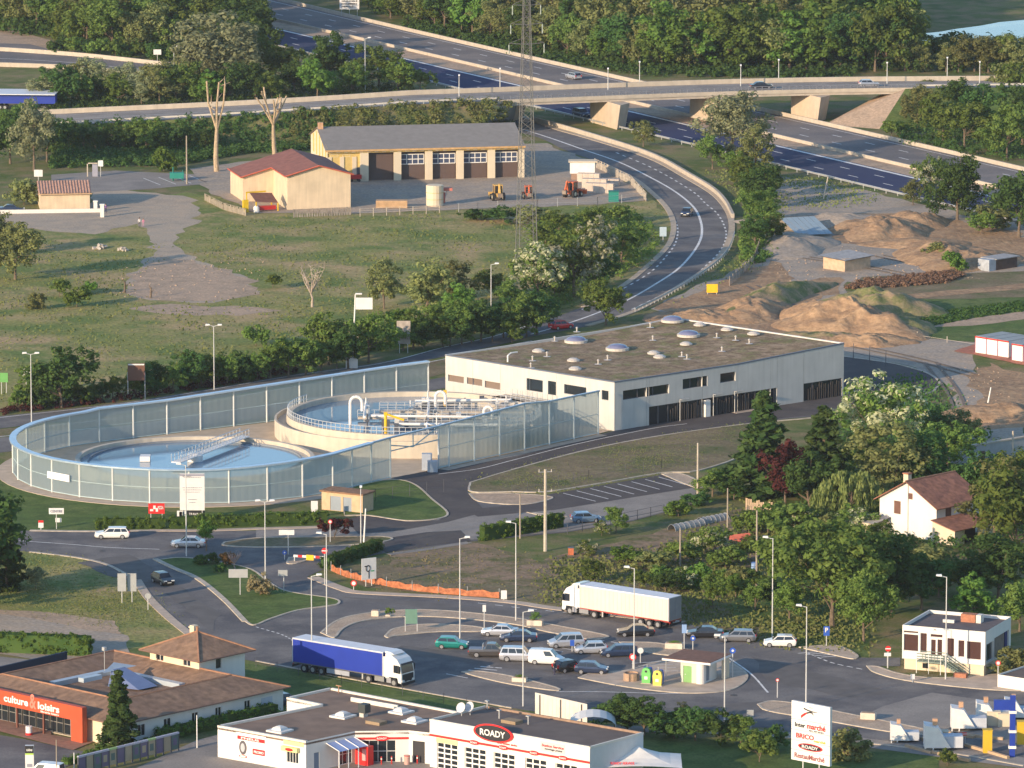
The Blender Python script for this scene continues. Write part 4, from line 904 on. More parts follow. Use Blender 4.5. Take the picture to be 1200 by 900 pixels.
tree(386,104,'dark0',11,'round dark green tree in front of the motorway, right of the centre belt',w=1.0);tree(372,116,'bright1',7.5,'round light green tree next to the embankment road',w=1.2);tree(412,112,'mid0',7,'mid green tree left of the tall lamp by the motorway',w=1.2);tree(444,106,'mid2',9,'green tree right of the tall lamp by the motorway',w=1.2);tree(466,108,'mid0',7,'green tree second right of the tall lamp by the motorway',w=1.3);tree(492,106,'bush0',4,'low spreading bush in front of the motorway','bush',cat='bush');tree(345,112,'dark2',7,'dark tree at the left end of the group by the embankment road');tree(330,100,'mid1',8,'mid green tree left of the dark round tree by the motorway')
def scrubmass(name,pix,n,size,hgt_,mt,seed=0,zf=None,z=0,ls=.3,cat=None,label=None):
 """many low clumps over an area nobody could count"""
 r=np.random.RandomState(seed);P=np.array([tuple(G(x,y,z))[:2] for x,y in pix]);mn,mx=P.min(0),P.max(0);out=[]
 def inside(q):
  c=False;j=len(P)-1
  for i in range(len(P)):
   if(P[i,1]>q[1])!=(P[j,1]>q[1]) and q[0]<(P[j,0]-P[i,0])*(q[1]-P[i,1])/(P[j,1]-P[i,1])+P[i,0]:c=not c
   j=i
  return c
 while len(out)<n:
  q=r.uniform(mn,mx)
  if inside(q):out.append((q[0],q[1],(zf(q[0],q[1]) if zf else z)+hgt_*r.uniform(.1,.5)))
 C=np.array(out);Rr=r.uniform(.5,1.2,n)*size;k=max(6,int(18))
 v=leafcloud(C,Rr,k,ls,seed+1,up=.5);me=mesh_from_quads(name,v,mt);o=mkobj(name,me,None,None,0,kind='stuff',label=label or 'dense low scrub',category='scrub');return o
def bankz(x,y):
 i=min(range(0,len(BN),4),key=lambda i:abs(BN[i].x-x));p=BN[i];d=(p.y-y)/(p.z*2.0);return max(0,p.z*(1-d)) if d>0 else 0
scrubmass('scrub',[(60,198),(60,166),(210,160),(300,156),(360,154),(400,166),(350,178),(290,180),(210,194)],1900,.9,2.0,LF['dark'],3,bankz,label='dark scrub on the slope below the embankment road')
scrubmass('scrub',[(330,176),(350,156),(437,152),(560,148),(600,146),(600,156),(560,163),(440,172)],1300,.9,1.8,LF['scrub'],4,bankz,label='pale weeds and scrub on the sunlit slope behind the garages')
rowtrees(70,250,lambda x:178,['dark0','dark1','dark2','mid1'],(4,6.5),16,'dark tree on the slope below the embankment road','dark trees on the embankment slope',55)
tree(40,200,'grey1',13,'tall loose grey-green tree at the far left beside the little tiled house',w=.8);tree(12,192,'dark1',10,'dark tree at the left edge behind the little tiled house');tree(55,190,'dark0',8,'dark tree right behind the little tiled house');tree(30,178,'mid1',9,'mid green tree behind the tall grey-green tree')
tree(192,200,'bbush0',4.2,'bright yellow-green round shrub in front of the dark slope','bush',w=.9,cat='bush');tree(28,240,'obush0',4.5,'round shrub left of the little tiled house','bush',cat='bush');tree(18,328,'olive1',9.5,'spreading olive-green tree at the left edge of the meadow',w=1.1);tree(2,300,'olive0',7.5,'smaller olive-green tree cut by the left picture edge',w=1.1)
bare(254,201,15.8,'tall pollarded bare trunk left of the red-roofed hall',seed=3,stubs=True,name='pollarded_tree',nb=4,spread=.28,fork=.5)
bare(322,182,14.5,'pollarded bare tree with several stub limbs behind the red-roofed hall',seed=8,stubs=True,name='pollarded_tree',nb=7,spread=.5,fork=.4)
bare(366,360,10,'leafless pale tree alone in the middle of the meadow',seed=12,nb=8,spread=.5,mt=mat('grey_bark',(.40,.33,.27),.9,var=.2))
for q in((320,338,'bush0',2.2,'small round bush in the meadow left of the leafless tree'),(300,405,'bush1',3,'bush above the roadside belt in the meadow'),(90,360,'bush1',3.2,'bush in the left part of the meadow near the bare patch'),(105,345,'bbush1',2.2,'light green bush left of the bare patch'),(45,362,'obush1',2.6,'olive bush near the tree at the left of the meadow'),(70,348,'bush0',2.8,'taller bush below the grassy bank at the left')):
 tree(q[0],q[1],q[2],q[3],q[4],'bush',cat='bush')
for q in((450,362,'olive2',7.5,.95,'loose olive tree left of the middle group in the meadow'),(500,372,'olive0',9,1.2,'broad olive tree in the middle of the meadow group'),(535,360,'olive1',7.5,1.1,'olive tree at the right end of the meadow group'),(545,385,'bright1',6.5,1.1,'round light green tree just above the valley road'),(515,392,'mid2',5.5,1.2,'mid green tree in front of the broad olive tree')):
 tree(q[0],q[1],q[2],q[3],q[5],w=q[4])
for q in((72,478,'dark1',8.8,1.25,'big dark round tree left of the brown billboard'),(40,470,'mid1',5,1.2,'smaller green tree left of the big dark round tree'),(385,428,'mid0',8.5,1.0,'green tree left of the tall white panel'),(432,425,'mid2',8,1.0,'green tree between the white panel and the grey billboard'),(408,432,'dark0',6.5,1.1,'dark tree below the tall white panel')):
 tree(q[0],q[1],q[2],q[3],q[5],w=q[4])
rowtrees(170,395,lambda x:466-(x-150)*.135,['mid0','mid1','dark0','dark1','dbush0','mid2'],(4,6),17,'leafy tree in the belt along the far side of the valley road','trees of the roadside belt',61)
rowtrees(470,640,lambda x:412-(x-470)*.12,['mid0','mid1','dark0','dark2','dark1'],(4.5,6.5),15,'leafy tree in the belt along the far side of the valley road','trees of the roadside belt',62)
rowtrees(20,180,lambda x:484-(x-0)*.12,['dbush0','mid1','dark1'],(2.5,3.5),15,'leafy shrub in the belt along the far side of the valley road','shrubs of the roadside belt',63)
scrubmass('purple_hedge',[(0,487),(0,482),(90,473),(180,460),(345,434),(350,437),(250,454),(150,470)],260,.6,1.5,LF['purple'],6,ls=.2,label='low dark purple hedge along the valley road')
for q in((630,358,'flower0',9.5,1.0,'flowering tree left below, in the group inside the bend'),(672,348,'flower1',11,1.0,'tallest white-flowering tree in the group inside the bend'),(700,322,'flower0',9,1.0,'upper white-flowering tree in the group inside the bend'),(650,352,'dark0',6,1.2,'dark tree between the flowering trees'),(728,310,'mid1',6.5,1.2,'mid green tree on the inside of the bend right of the flowering trees'),(700,340,'dark1',6,1.2,'dark green tree below the upper flowering tree'),(640,300,'mid2',6,1.3,'green tree at the foot of the pylon'),(655,275,'mid0',4.5,1.3,'low green tree right of the pylon'),(690,272,'mid2',4.5,1.3,'low tree in front of the machine yard'),(725,262,'bush0',3,1.3,'bush in front of the yard fence by the bend'),(575,350,'mid0',5,1.2,'green tree left of the flowering group'),(600,366,'mid1',5,1.2,'green tree at the left foot of the flowering group'),(710,381,'mid0',7.6,1.05,'single round tree standing between the valley road and the hall roof'),(600,402,'mid2',3.5,1.2,'small bush at the roadside just left above the hall'),(590,260,'dbush1',2.6,1.8,'dark low bush left of the pylon above the meadow'),(560,258,'dbush0',2.2,1.8,'second dark low bush left of the pylon'),(625,262,'obush0',3.0,1.6,'olive bush at the edge of the machine yard')):
 tree(q[0],q[1],q[2],q[3],q[5],w=q[4])
tree(858,192,'grey2',13.5,'large grey-green tree between the ramp and the motorway',w=1.15);tree(885,200,'olive2',8,'olive tree at the right foot of the large grey-green tree',w=1.1);tree(835,198,'mid1',6,'green tree at the left foot of the large grey-green tree',w=1.1);tree(754,172,'olive1',5.2,'small round olive tree between the ramp and the motorway',w=1.2)
for i,(x,y,h,k) in enumerate(((878,226,7,'mid0'),(888,245,7,'dark0'),(893,268,6.5,'mid1'),(885,290,5.5,'dark1'),(868,215,5.5,'bright1'),(900,232,6,'dark2'),(898,285,5,'mid2'))):
 tree(x,y,k,h,('top','second','third','lowest','topmost small','right upper','right lower')[i]+' leafy tree in the row between the ramp bend and the earthworks',w=1.15,group='trees along the outside of the bend')
for q in((1090,238,'flower1',9,.75,'white-flowering tree beside the dark one next to the motorway'),(1122,258,'ddense',12,.95,'tall dark tree beside the motorway above the sand heaps'),(1070,240,'olive1',4.5,1.1,'olive shrub tree at the motorway edge above the sand heaps'),(1194,278,'dark2',11,1.1,'green tree at the right edge above the sand heaps'),(1150,274,'mid0',4,1.4,'low bush below the tall dark tree'),(1170,268,'obush0',4,1.4,'low olive bush near the right edge above the sand'),(1118,318,'bbush0',3.2,1,'round bush at the edge of the reddish crop'),(1095,305,'obush1',3,1,'thin bush next to the grey track in the sand')):
 tree(q[0],q[1],q[2],q[3],q[5],w=q[4])
for i,(x,y,h,k,w_) in enumerate(((1075,150,8.5,'olive1',1),(1105,168,10,'mid0',1.1),(1130,176,9.5,'mid2',1.1),(1150,160,10,'dark1',1.1),(1180,185,10,'mid1',1),(1198,175,13,'dark0',1),(1125,140,8,'dark2',1.2),(1170,130,9,'olive0',1),(1195,130,10,'mid0',1.1),(1090,130,6.5,'mid0',1.2),(1150,122,6,'dark1',1.2),(1045,160,3,'bush0',1.2))):
 tree(x,y,k,h,'leafy tree on the right hand embankment beyond the motorway',w=w_,group='trees on the right hand embankment')
for q in((895,578,'conifer0',13.5,1.65,'tall spruce left of the purple-leaved tree'),(965,582,'conifer1',12,1.5,'second tall spruce right of the purple-leaved tree'),(920,592,'purple0',8,1.0,'dark purple-leaved tree between the two spruces'),(948,600,'dark1',8,1.1,'dark green tree below the right spruce'),(997,612,'willow0',6.8,1.1,'pale weeping willow left of the red-roofed house'),(1028,535,'flower0',11,1.05,'large white-flowering tree behind the gardens'),(1010,560,'mid0',7,1.2,'green tree under the large white-flowering tree'),(1048,590,'olive2',10.5,1.15,'big olive-green tree right behind the red-roofed house'),(1085,585,'dark0',9,1.1,'dark tree behind the ridge of the red-roofed house'),(1110,560,'mid1',7.5,1.1,'green tree left of the long grey wall'),(1130,520,'olive1',5,1.2,'loose tree above the long grey wall near the dirt track'),(1098,520,'dark2',5,1.2,'dark bush-like tree on the bank below the car park curve'),(1165,640,'olive0',11,1.1,'olive-brown tree right of the red-roofed house'),(1190,655,'mid0',12,1.1,'large tree at the right edge beside the house'),(1140,590,'dark1',7,1.1,'dark tree behind the right gable of the house'),(1180,590,'mid2',7.5,1.1,'tree below the long grey wall at the right edge')):
 tree(q[0],q[1],q[2],q[3],q[5],w=q[4])
for q in((975,735,'dense0',12.5,1.1,'very large bright green tree behind the parking sign'),(1012,752,'dense1',8.5,.9,'round-headed green tree right of the parking sign'),(925,725,'mid0',5,1.1,'green tree left of the very large bright tree'),(1045,720,'dark0',9.5,1.2,'dark tree above the white flat-roofed pavilion'),(1080,715,'dark2',7,1.2,'dark tree behind the white pavilion'),(1140,728,'bright0',5.5,1.2,'bright low tree just behind the white pavilion'),(1100,700,'mid1',4.5,1.3,'mid green tree in the garden below the house'),(1060,672,'olive0',3.2,1.3,'olive shrub tree left of the house lean-to'),(1085,672,'obush0',3.5,1.3,'pale olive bush in front of the house gable'),(1130,700,'dark1',4.5,1.4,'dark tree in the shade below the house'),(1170,705,'dark0',8,1.3,'dark tree at the right behind the pavilion'),(1195,740,'mid0',6.5,1,'green tree at the right edge beside the pavilion'),(1192,790,'obush1',3.2,1.2,'olive bush at the corner of the pavilion'),(905,655,'mid2',3.2,1.2,'green tree at the left edge of the tree group near the lamp'),(945,648,'mid0',3.8,1.3,'mid green tree between the gardens and the big bright tree'),(1030,650,'mid1',4,1.3,'mid green tree left of the house among the shrubs'),(1185,830,'bush0',.9,1,'tiny shrub by the forecourt at the right edge')):
 tree(q[0],q[1],q[2],q[3],q[5],w=q[4])
for q in((722,624,'mid2',5,1,'small tree at the roadside right of the blue hatchback'),(835,582,'mid1',5,1.6,'bushy tree at the end of the small car park'),(860,586,'dark1',4,1.5,'dark bush-like tree beside the wooden fence'),(815,592,'dbush0',2.6,1.5,'dark bush at the end of the wire fence'),(795,605,'bbush0',3,1.4,'light green bush by the wire fence'),(705,628,'fbush0',2.4,1.1,'flowering bush near the roadside tree'),(690,650,'fbush1',2.6,1.3,'white-flowering shrub in the left garden corner'),(735,660,'bbush1',3,1.6,'bright shrub in the middle of the gardens'),(765,668,'obush0',3.2,1.6,'olive shrub in the middle of the gardens'),(800,660,'bush0',3.6,1.4,'green shrub below the plastic tunnels'),(838,650,'fbush0',5,1.3,'tall white-flowering shrub right of the middle of the gardens'),(850,665,'bush1',3.6,1.4,'green shrub below the tall white-flowering shrub'),(875,658,'mid1',4.5,1.2,'small dark tree next to the red tarpaulin'),(697,682,'mid2',4,1.2,'small tree above the white trailer truck'),(780,696,'dark1',4,1.5,'dark small tree behind the white trailer truck'),(835,712,'mid0',6,.9,'upright tree right of the white trailer truck'),(885,715,'mid2',5,1.2,'round tree at the lamp right of the trailer truck'),(862,700,'bright1',4,1.3,'light tree above the silver estate car'),(815,640,'bush0',2.4,1.4,'bush beside the plastic tunnels'),(905,712,'dark0',5,1.2,'dark tree behind the lamp left of the big bright tree')):
 tree(q[0],q[1],q[2],q[3]*.72,q[5],w=q[4],name='tree')
rowtrees(750,900,lambda x:690,['bush0','bbush0','obush0','fbush1'],(2,3),22,'low shrub among the vegetable gardens','low garden shrubs',71);rowtrees(880,1010,lambda x:625,['bush0','bush1','obush1','fbush0'],(2.5,4),20,'low shrub among the vegetable gardens','low garden shrubs',72)
tree(8,690,'conifer1',9.5,'dark conifer cut by the left picture edge',w=1.0);tree(42,690,'grey1',2.8,'low grey shrub at the foot of the dark conifer','bush',w=1.3,cat='bush')
tree(139,882,'thuja0',8.9,'dense conical conifer in front of the brown-roofed shop',w=1.3)
tree(242,646,'slim0',4,'young slender tree on the grass island');tree(236,662,'dbush0',1.5,'dark round bush under the young slender tree','bush',cat='bush',w=1.1);tree(249,661,'dbush1',1.4,'second dark round bush under the young slender tree','bush',cat='bush');tree(257,671,'dbush0',1.3,'small dark dome-shaped bush on the grass island','bush',cat='bush');tree(266,664,'rbush0',1.9,'rusty brown bush on the grass island','bush',cat='bush')
bare(275,668,3.6,'leafless pink-grey shrub on the grass island',mat('pink_twigs',(.36,.27,.25),.9),22,nb=22,spread=.7,name='bare_shrub')
tree(305,698,'cream0',2.7,'big cream and green variegated bush on the grass island','bush',cat='bush');tree(392,632,'pbush0',3.0,'dark purple bush beside the transformer hut','bush',cat='bush',w=1.0)
tree(456,722,'bush0',1.0,'clipped plant standing in the round planter','potted_plant',cat='plant',w=.8,z=.5)
for i,(x,y,h,k,w_) in enumerate(((735,858,4.2,'dark0',1.3),(755,862,4.4,'dark1',1.3),(790,866,3.4,'dbush0',1.2),(815,868,3.8,'dark2',1.3),(845,870,3.4,'dbush1',1.1),(868,873,3.2,'mid1',1.2),(798,850,2.6,'olive0',1.2),(895,880,3,'dbush0',1.2),(720,855,3.2,'dbush1',1.1))):
 tree(x,y,k,h,('leftmost','second','third','fourth','fifth','sixth','pale upper','rightmost','lowest left')[i]+' shrubby tree in the row below the street, right of the garage',w=w_,group='shrubby row beside the lower street',name='shrub')
tree(990,890,'obush1',3.4,'olive bush to the right of the tall store sign','bush',cat='bush',w=1.1);tree(1110,897,'bush1',1.8,'green bush at the bottom edge right','bush',cat='bush');tree(890,893,'bush0',3.2,'green bush left of the tall store sign','bush',cat='bush')
def hedge(p,q,w_,h,label,leaf='hedge',z=0):
 A,B=G(*p),G(*q);f_=Frame(A,B);t_=thing('hedge',label,'hedge',f_.o,f_.rz);L_=f_.L;K=int(L_*7*w_/1.2*max(1,h/1.4));r=np.random.RandomState(int(L_*10));
 C=np.c_[r.uniform(0,L_,K),r.uniform(0,w_,K),r.uniform(.15,h-.2,K)];v=leafcloud(C,r.uniform(.25,.45,K),26,.13,3,up=.3)
 mkobj('foliage',mesh_from_quads('foliage',v,LF[leaf]),t_);mb=MB();mb.box(.25,L_-.25,.3,w_-.3,0,h-.35);mb.build('inner_core',LF['dark'],t_);return t_  # solid dark box filling the inside of the hedge
hedge((112,621),(196,620),1.4,1.7,'long clipped hedge, left half, along the road below the glass wall');hedge((198,620),(386,614),1.5,1.8,'long clipped hedge, right half, along the road below the glass wall')
hedge((568,635),(664,618),1.6,2.2,'clipped hedge between the concrete pole and the blue hatchback');hedge((387,668),(452,645),1.8,1.8,'dark clipped hedge behind the roundabout direction sign','dark');hedge((-10,765),(105,770),2.2,2.6,'clipped hedge at the left edge above the brown-roofed shop')
hedge((190,870),(330,838),1.6,1.6,'long low hedge at the foot of the shop side wall');hedge((80,898),(190,872),1.4,1.0,'low hedge behind the row of glazed display boards')
EXCL=[[(150,352),(146,330),(186,298),(175,280),(150,262),(230,255),(210,275),(205,288),(232,303),(298,328),(310,350),(250,358)],[(735,330),(790,290),(800,262),(900,262),(850,320),(740,372),(600,404),(560,404),(600,384)]]
def tufts(pix,n,mt,hgt_=.4,seed=0,name='grass',label='rough grass'):
 r=np.random.RandomState(seed);P=np.array([tuple(G(x,y))[:2] for x,y in pix]);mn,mx=P.min(0),P.max(0);Q=r.uniform(mn,mx,(n*3,2));ins=np.zeros(len(Q),bool);j=len(P)-1
 for i in range(len(P)):
  c=(P[i,1]>Q[:,1])!=(P[j,1]>Q[:,1]);xx=(P[j,0]-P[i,0])*(Q[:,1]-P[i,1])/(P[j,1]-P[i,1]+1e-9)+P[i,0];ins^=c&(Q[:,0]<xx);j=i
 for ex in EXCL:
  E_=np.array([tuple(G(x,y))[:2] for x,y in ex]);ie=np.zeros(len(Q),bool);j=len(E_)-1
  for i in range(len(E_)):
   c=(E_[i,1]>Q[:,1])!=(E_[j,1]>Q[:,1]);xx=(E_[j,0]-E_[i,0])*(Q[:,1]-E_[i,1])/(E_[j,1]-E_[i,1]+1e-9)+E_[i,0];ie^=c&(Q[:,0]<xx);j=i
  ins&=~ie
 Q=Q[ins][:n]
 keep=(np.sin(Q[:,0]*.35+1.3*np.sin(Q[:,1]*.11))+np.sin(Q[:,1]*.23+Q[:,0]*.12)+r.uniform(-1.6,1.6,len(Q)))>-.3;Q=Q[keep]
 N=len(Q);k=5;a=r.uniform(0,6.28,(N,k));s=hgt_*.62*r.uniform(.4,1.3,(N,1))*np.ones((N,k));bx=Q[:,None,0]+r.uniform(-2.5,2.5,(N,k));by=Q[:,None,1]+r.uniform(-5,5,(N,k))
 dx,dy=np.cos(a)*s*.6,np.sin(a)*s*.6;z0=np.full((N,k),0.0);lean=r.uniform(-.5,.5,(N,k))*s
 v=np.stack([np.stack([bx-dx,by-dy,z0],-1),np.stack([bx+dx,by+dy,z0],-1),np.stack([bx+dx*.7+lean,by+dy*.7,s],-1),np.stack([bx-dx*.7+lean,by-dy*.7,s*.9],-1)],2).reshape(-1,3)
 mkobj(name,mesh_from_quads(name,v,mt),None,None,0,kind='stuff',label=label,category='grass')
tufts([(-30,290),(60,285),(140,290),(300,258),(380,256),(560,252),(620,262),(640,300),(640,370),(480,404),(350,428),(150,462),(-30,480)],2600,LF['scrub'],.3,1,label='rough dry meadow grass')
tufts([(-30,290),(60,285),(140,290),(300,258),(380,256),(560,252),(640,245),(760,240),(785,262),(765,308),(690,350),(600,376),(480,404),(350,428),(150,462),(-30,480)],1600,LF['scrub'],.42,2,label='greener weeds in the meadow')
tufts([(555,568),(690,530),(880,498),(870,528),(775,553),(700,566),(600,577)],2600,LF['scrub'],.25,3,label='weedy grass on the verge of the hall road')
tufts([(430,688),(455,652),(555,634),(640,670),(800,692),(900,737),(800,724),(650,706),(520,695)],500,LF['drygrass'],.25,4,label='sparse grass on the waste lot')
tufts([(-30,645),(92,658),(145,676),(200,730),(215,745),(150,742),(60,715),(-30,712)],3000,LF['scrub'],.2,5,label='grass of the left verge')
tufts([(600,400),(700,352),(780,300),(865,300),(890,240),(830,200),(900,205),(1000,215),(1040,235),(900,250),(880,310),(760,362)],3500,LF['scrub'],.4,6,label='rough grass outside the bend')
tufts([(880,590),(1000,600),(1060,660),(1000,760),(880,750),(800,720),(640,700),(650,660),(800,640)],5000,LF['scrub'],.45,7,label='rough grass between the gardens')
tufts([(1060,440),(1130,470),(1120,520),(1200,520),(1200,640),(1000,600),(980,500)],3000,LF['dark'],.6,8,label='dark undergrowth below the dirt track')
scrubmass('undergrowth',[(960,650),(930,600),(1000,510),(1100,500),(1190,520),(1210,680),(1100,700),(1040,720),(920,700)],800,1.0,2.0,LF['dark'],8,label='dark undergrowth between the garden trees')
scrubmass('undergrowth',[(630,372),(620,300),(620,262),(740,252),(770,270),(768,300),(690,348)],700,1.1,2.4,LF['mid'],9,label='leafy undergrowth inside the bend')
scrubmass('undergrowth',[(180,458),(350,432),(480,405),(600,378),(640,366),(640,350),(480,388),(330,418),(180,446)],800,.9,2.0,LF['mid'],12,label='leafy undergrowth of the roadside belt')
scrubmass('undergrowth',[(865,206),(905,205),(910,300),(880,315),(862,300),(875,250)],350,.8,1.8,LF['mid'],13,label='leafy undergrowth outside the bend')
scrubmass('undergrowth',[(50,135),(50,95),(200,100),(330,92),(480,104),(500,108),(330,121),(200,126)],900,1.1,2.6,LF['dark'],14,label='undergrowth between the slip road and the overpass road')
scrubmass('undergrowth',[(1060,170),(1040,150),(1070,112),(1220,106),(1220,200),(1190,190)],900,1.2,2.6,LF['dark'],15,label='undergrowth on the right hand embankment')
scrubmass('woodland_floor',[(430,14),(600,56),(740,84),(1230,86),(1230,60),(1000,40),(700,-20),(420,-20)],2600,1.8,5.0,LF['dark'],16,ls=.55,label='dark understorey of the wood beyond the motorway')
scrubmass('woodland_floor',[(-30,36),(80,48),(140,66),(210,74),(300,60),(290,0),(240,-30),(-30,-30)],1500,1.8,5.0,LF['dark'],17,ls=.55,label='dark understorey of the top left wood')
for i,(x,y,h) in enumerate(((-30,706,14),(-70,716,15))):  # unseen trees out of frame, added to cast shade over the approach road
 tree(x,y,('dark0','mid1','mid0')[i%3],h,'unseen tall tree out of frame at the left, added to shade the approach road',w=1.1,group='unseen shade trees out of frame')
scrubmass('roadside_scrub',[(470,33),(600,64),(662,76),(760,90),(1000,92),(1000,84),(760,78),(640,62),(480,22)],700,1.0,2.2,LF['dark'],31,ls=.4,label='dark scrub along the far edge of the motorway')
# buildings
CREAM=mat('cream_render',(.66,.56,.41),.9,var=.08,scale=.6,streak=1.5)
WHITEW=mat('white_render',(.72,.69,.64),.85,var=.06,scale=.6,streak=1.5)
REDP=flat('red_paint',(.55,.035,.03),.45);ORED=mat('orange_red_cladding',(.50,.085,.035),.55,var=.08,scale=.8)
TILE=mat('brown_roof_tiles',(.22,.14,.095),.9,var=.25,scale=1.2,col2=(.27,.17,.11),s2=.4,bump=.04)
REDTILE=mat('red_roof_sheeting',(.26,.11,.085),.85,var=.2,scale=1.0,bump=.03)
HOUSETILE=mat('house_roof_tiles',(.33,.15,.095),.9,var=.28,scale=1.6,col2=(.25,.115,.08),s2=.6,bump=.04)
PINKTILE=mat('canal_tiles',(.40,.24,.18),.9,var=.3,scale=2.2,bump=.06)
GREYROOF=mat('grey_fibre_cement',(.24,.225,.21),.9,var=.12,scale=.8,streak=1.0)
BITUMEN=mat('brown_bitumen',(.24,.165,.12),.9,var=.16,scale=.5,col2=(.20,.14,.105),s2=.2)
BLACKP=flat('black_paint',(.03,.03,.035),.5);BLUEW=flat('blue_white_door',(.48,.52,.58),.6);YEP=mat('ochre_yellow_paint',(.60,.44,.16),.8,var=.08)
GLZ=MATS['dark_glass'];SHUT=mat('brown_shutter_paint',(.15,.075,.055),.6,var=.1)
def rel(fr_,sub):
 a=Matrix.Translation(fr_.o)@Matrix.Rotation(fr_.rz,4,'Z');b_=Matrix.Translation(sub.o)@Matrix.Rotation(sub.rz,4,'Z');return a.inverted()@b_
def window(parent,x0,x1,z0,z1,y=.12,T=None,nx=1,nz=1,fm=None,gm=None,name='window',fw=.06):
 mb=MB();mb.T=T;fm=fm or WHITE
 for q in np.linspace(x0,x1,nx+1):mb.box(max(x0,q-fw/2),min(x1,q+fw/2),y-.05,y,z0,z1)
 for q in np.linspace(z0,z1,nz+1):mb.box(x0,x1,y-.045,y-.005,max(z0,q-fw/2),min(z1,q+fw/2))
 o=mb.build(name,fm,parent);mb=MB();mb.T=T;mb.box(x0,x1,y,y+.04,z0,z1);mb.build('pane',gm or GLZ,o);return o
def pxrect(F_,x0,x1,yt,yb,y=0):
 xa=F_.on_y(x0,(yt+yb)/2,y)[0];xb=F_.on_y(x1,(yt+yb)/2,y)[0];xm=(x0+x1)/2
 return xa,xb,F_.on_y(xm,yb,y)[1],F_.on_y(xm,yt,y)[1]
def wallM(parent,F0,Fs,Ln,Ht,holes,m,depth=.14,name='wall'):
 mb=MB();mb.T=None if Fs is F0 else rel(F0,Fs);holes_wall(mb,(0,0,0),(1,0,0),(0,0,1),Ln,Ht,(0,-1,0),holes,depth);return mb.build(name,m,parent)
# the culture shop
fC=Frame(G(139,846.5,2.9),G(335.6,802.7,2.9));fC.o.z=0
t=thing('culture_shop','low brown-roofed square shop with a red orange portal fascia reading culture & loisirs','shop',fC.o,fC.rz)
B,D,EW=26.0,28.0,2.8
hs=[]
for x0,x1,yt,yb in((161.5,170,849,862.5),(192,200.5,842,855.5),(225,232.5,835,848),(252.5,259.5,829,842),(286.5,293.5,821,835)):hs.append(pxrect(fC,x0,x1,yt,yb))
wallM(t,fC,fC,B,EW,hs,WHITEW)
for h_ in hs:window(t,*h_[:2],*h_[2:],nx=2,fm=WHITE)
r_=pxrect(fC,306,319,817,835);mb=MB();mb.box(r_[0],r_[1],-.04,.02,.1,r_[3]);mb.build('door',BLUEW,t)
sideT=rel(fC,Frame(fC.o+fC.Y*D,fC.o));mb=MB();mb.T=sideT;holes_wall(mb,(0,0,0),(1,0,0),(0,0,1),D,EW,(0,-1,0),[(D-23,D-6.6,.05,2.5),(D-2.6,D-1.7,.8,2.1)],.3);mb.build('wall',CREAM,t)
mb=MB();mb.box(0,B,D-.1,D,0,EW);mb.box(B-.1,B,.02,D-.1,0,EW);mb.build('wall',WHITEW,t)
sf=D-23
for a_ in np.arange(sf,D-6.8,2.3):window(t,a_,min(a_+2.1,D-6.7),.1,2.45,.28,T=sideT,nx=2,nz=2,gm=GLZ,fm=flat('aluminium_frame',(.4,.38,.35),.4,metal=.4))
oh,rz_,ri=.6,4.2,4.2;inn=8.2;zi=3.0
def ring(a,z):return[(-oh+a,-oh+a,z),(B+oh-a,-oh+a,z),(B+oh-a,D+oh-a,z),(-oh+a,D+oh-a,z)]
r0,r1,r2=ring(0,EW-.05),ring(ri+oh,rz_),ring(inn+oh,zi)
for k in range(4):
 j=(k+1)%4;mb=MB();mb.quad(r0[k],r0[j],r1[j],r1[k]);mb.build('roof_slope',TILE,t);mb=MB();mb.quad(r1[k],r1[j],r2[j],r2[k]);mb.build('roof_slope',TILE,t)
 mb=MB();mb.tube(r1[k],r1[j],.13,5);mb.build('ridge',mat('ridge_tiles',(.34,.18,.11),.9),t);mb=MB();mb.tube(r0[k],r1[k],.13,5);mb.build('hip',MATS['ridge_tiles'],t)
mb=MB();mb.quad((inn-.1,inn-.1,zi-.3),(B-inn,inn,zi-.3),(B-inn,D-inn,zi-.3),(inn,D-inn,zi-.3));mb.build('court_roof',TILE,t)
mb=MB()
for a_,b_ in(((inn,D-inn),(B-inn,D-inn)),((B-inn,inn),(B-inn,D-inn))):ribbon(mb,[Vector((*a_,zi)),Vector((*b_,zi))],.9,-.35,.25)
mb.build('gutter',flat('gutter_zinc',(.50,.56,.60),.4,metal=.3),t)
for k in range(4):
 j=(k+1)%4;a,b_=Vector(r0[k]),Vector(r0[j]);mb=MB();mb.tube(a,b_,.09,5);mb.build('eave_gutter',flat('eave_brown',(.20,.12,.09),.6),t)
lx,ly=14.4,15.5
mb=MB();mb.face([(lx-1.3,ly-5,2.9),(lx+1.7,ly-5,2.9),(lx+1.0,ly,4.6),(lx-.8,ly,4.6)]);mb.face([(lx+1.7,ly-5,2.9),(lx+2.6,ly-1,2.9),(lx+1.0,ly,4.6)]);mb.face([(lx-1.3,ly-5,2.9),(lx-.8,ly,4.6),(lx-2.4,ly-1,2.9)])
o=mb.build('lantern',flat('lantern_glass',(.16,.20,.33),.2,spec=.6),t)
mb=MB();mb.face([(lx-2.6,ly-.4,4.4),(lx+2.8,ly-.4,4.4),(lx+.1,ly+.6,5.1)]);mb.box(lx-5.5,lx-2.6,ly-.3,ly+.6,3.7,4.2);mb.build('lantern_cap',MATS['gutter_zinc'],o)
mb=MB();mb.tube((lx-1,ly+1,4.2),(lx-1,ly+1,7),.05,4);mb.box(lx-1.2,lx-.8,ly+.8,ly+1.2,6.6,7.0);mb.build('mast',STEEL,t)
bx0,bx1,by0,by1,bz0,bz1=21.6,29.0,9.3,17.5,0,5.35
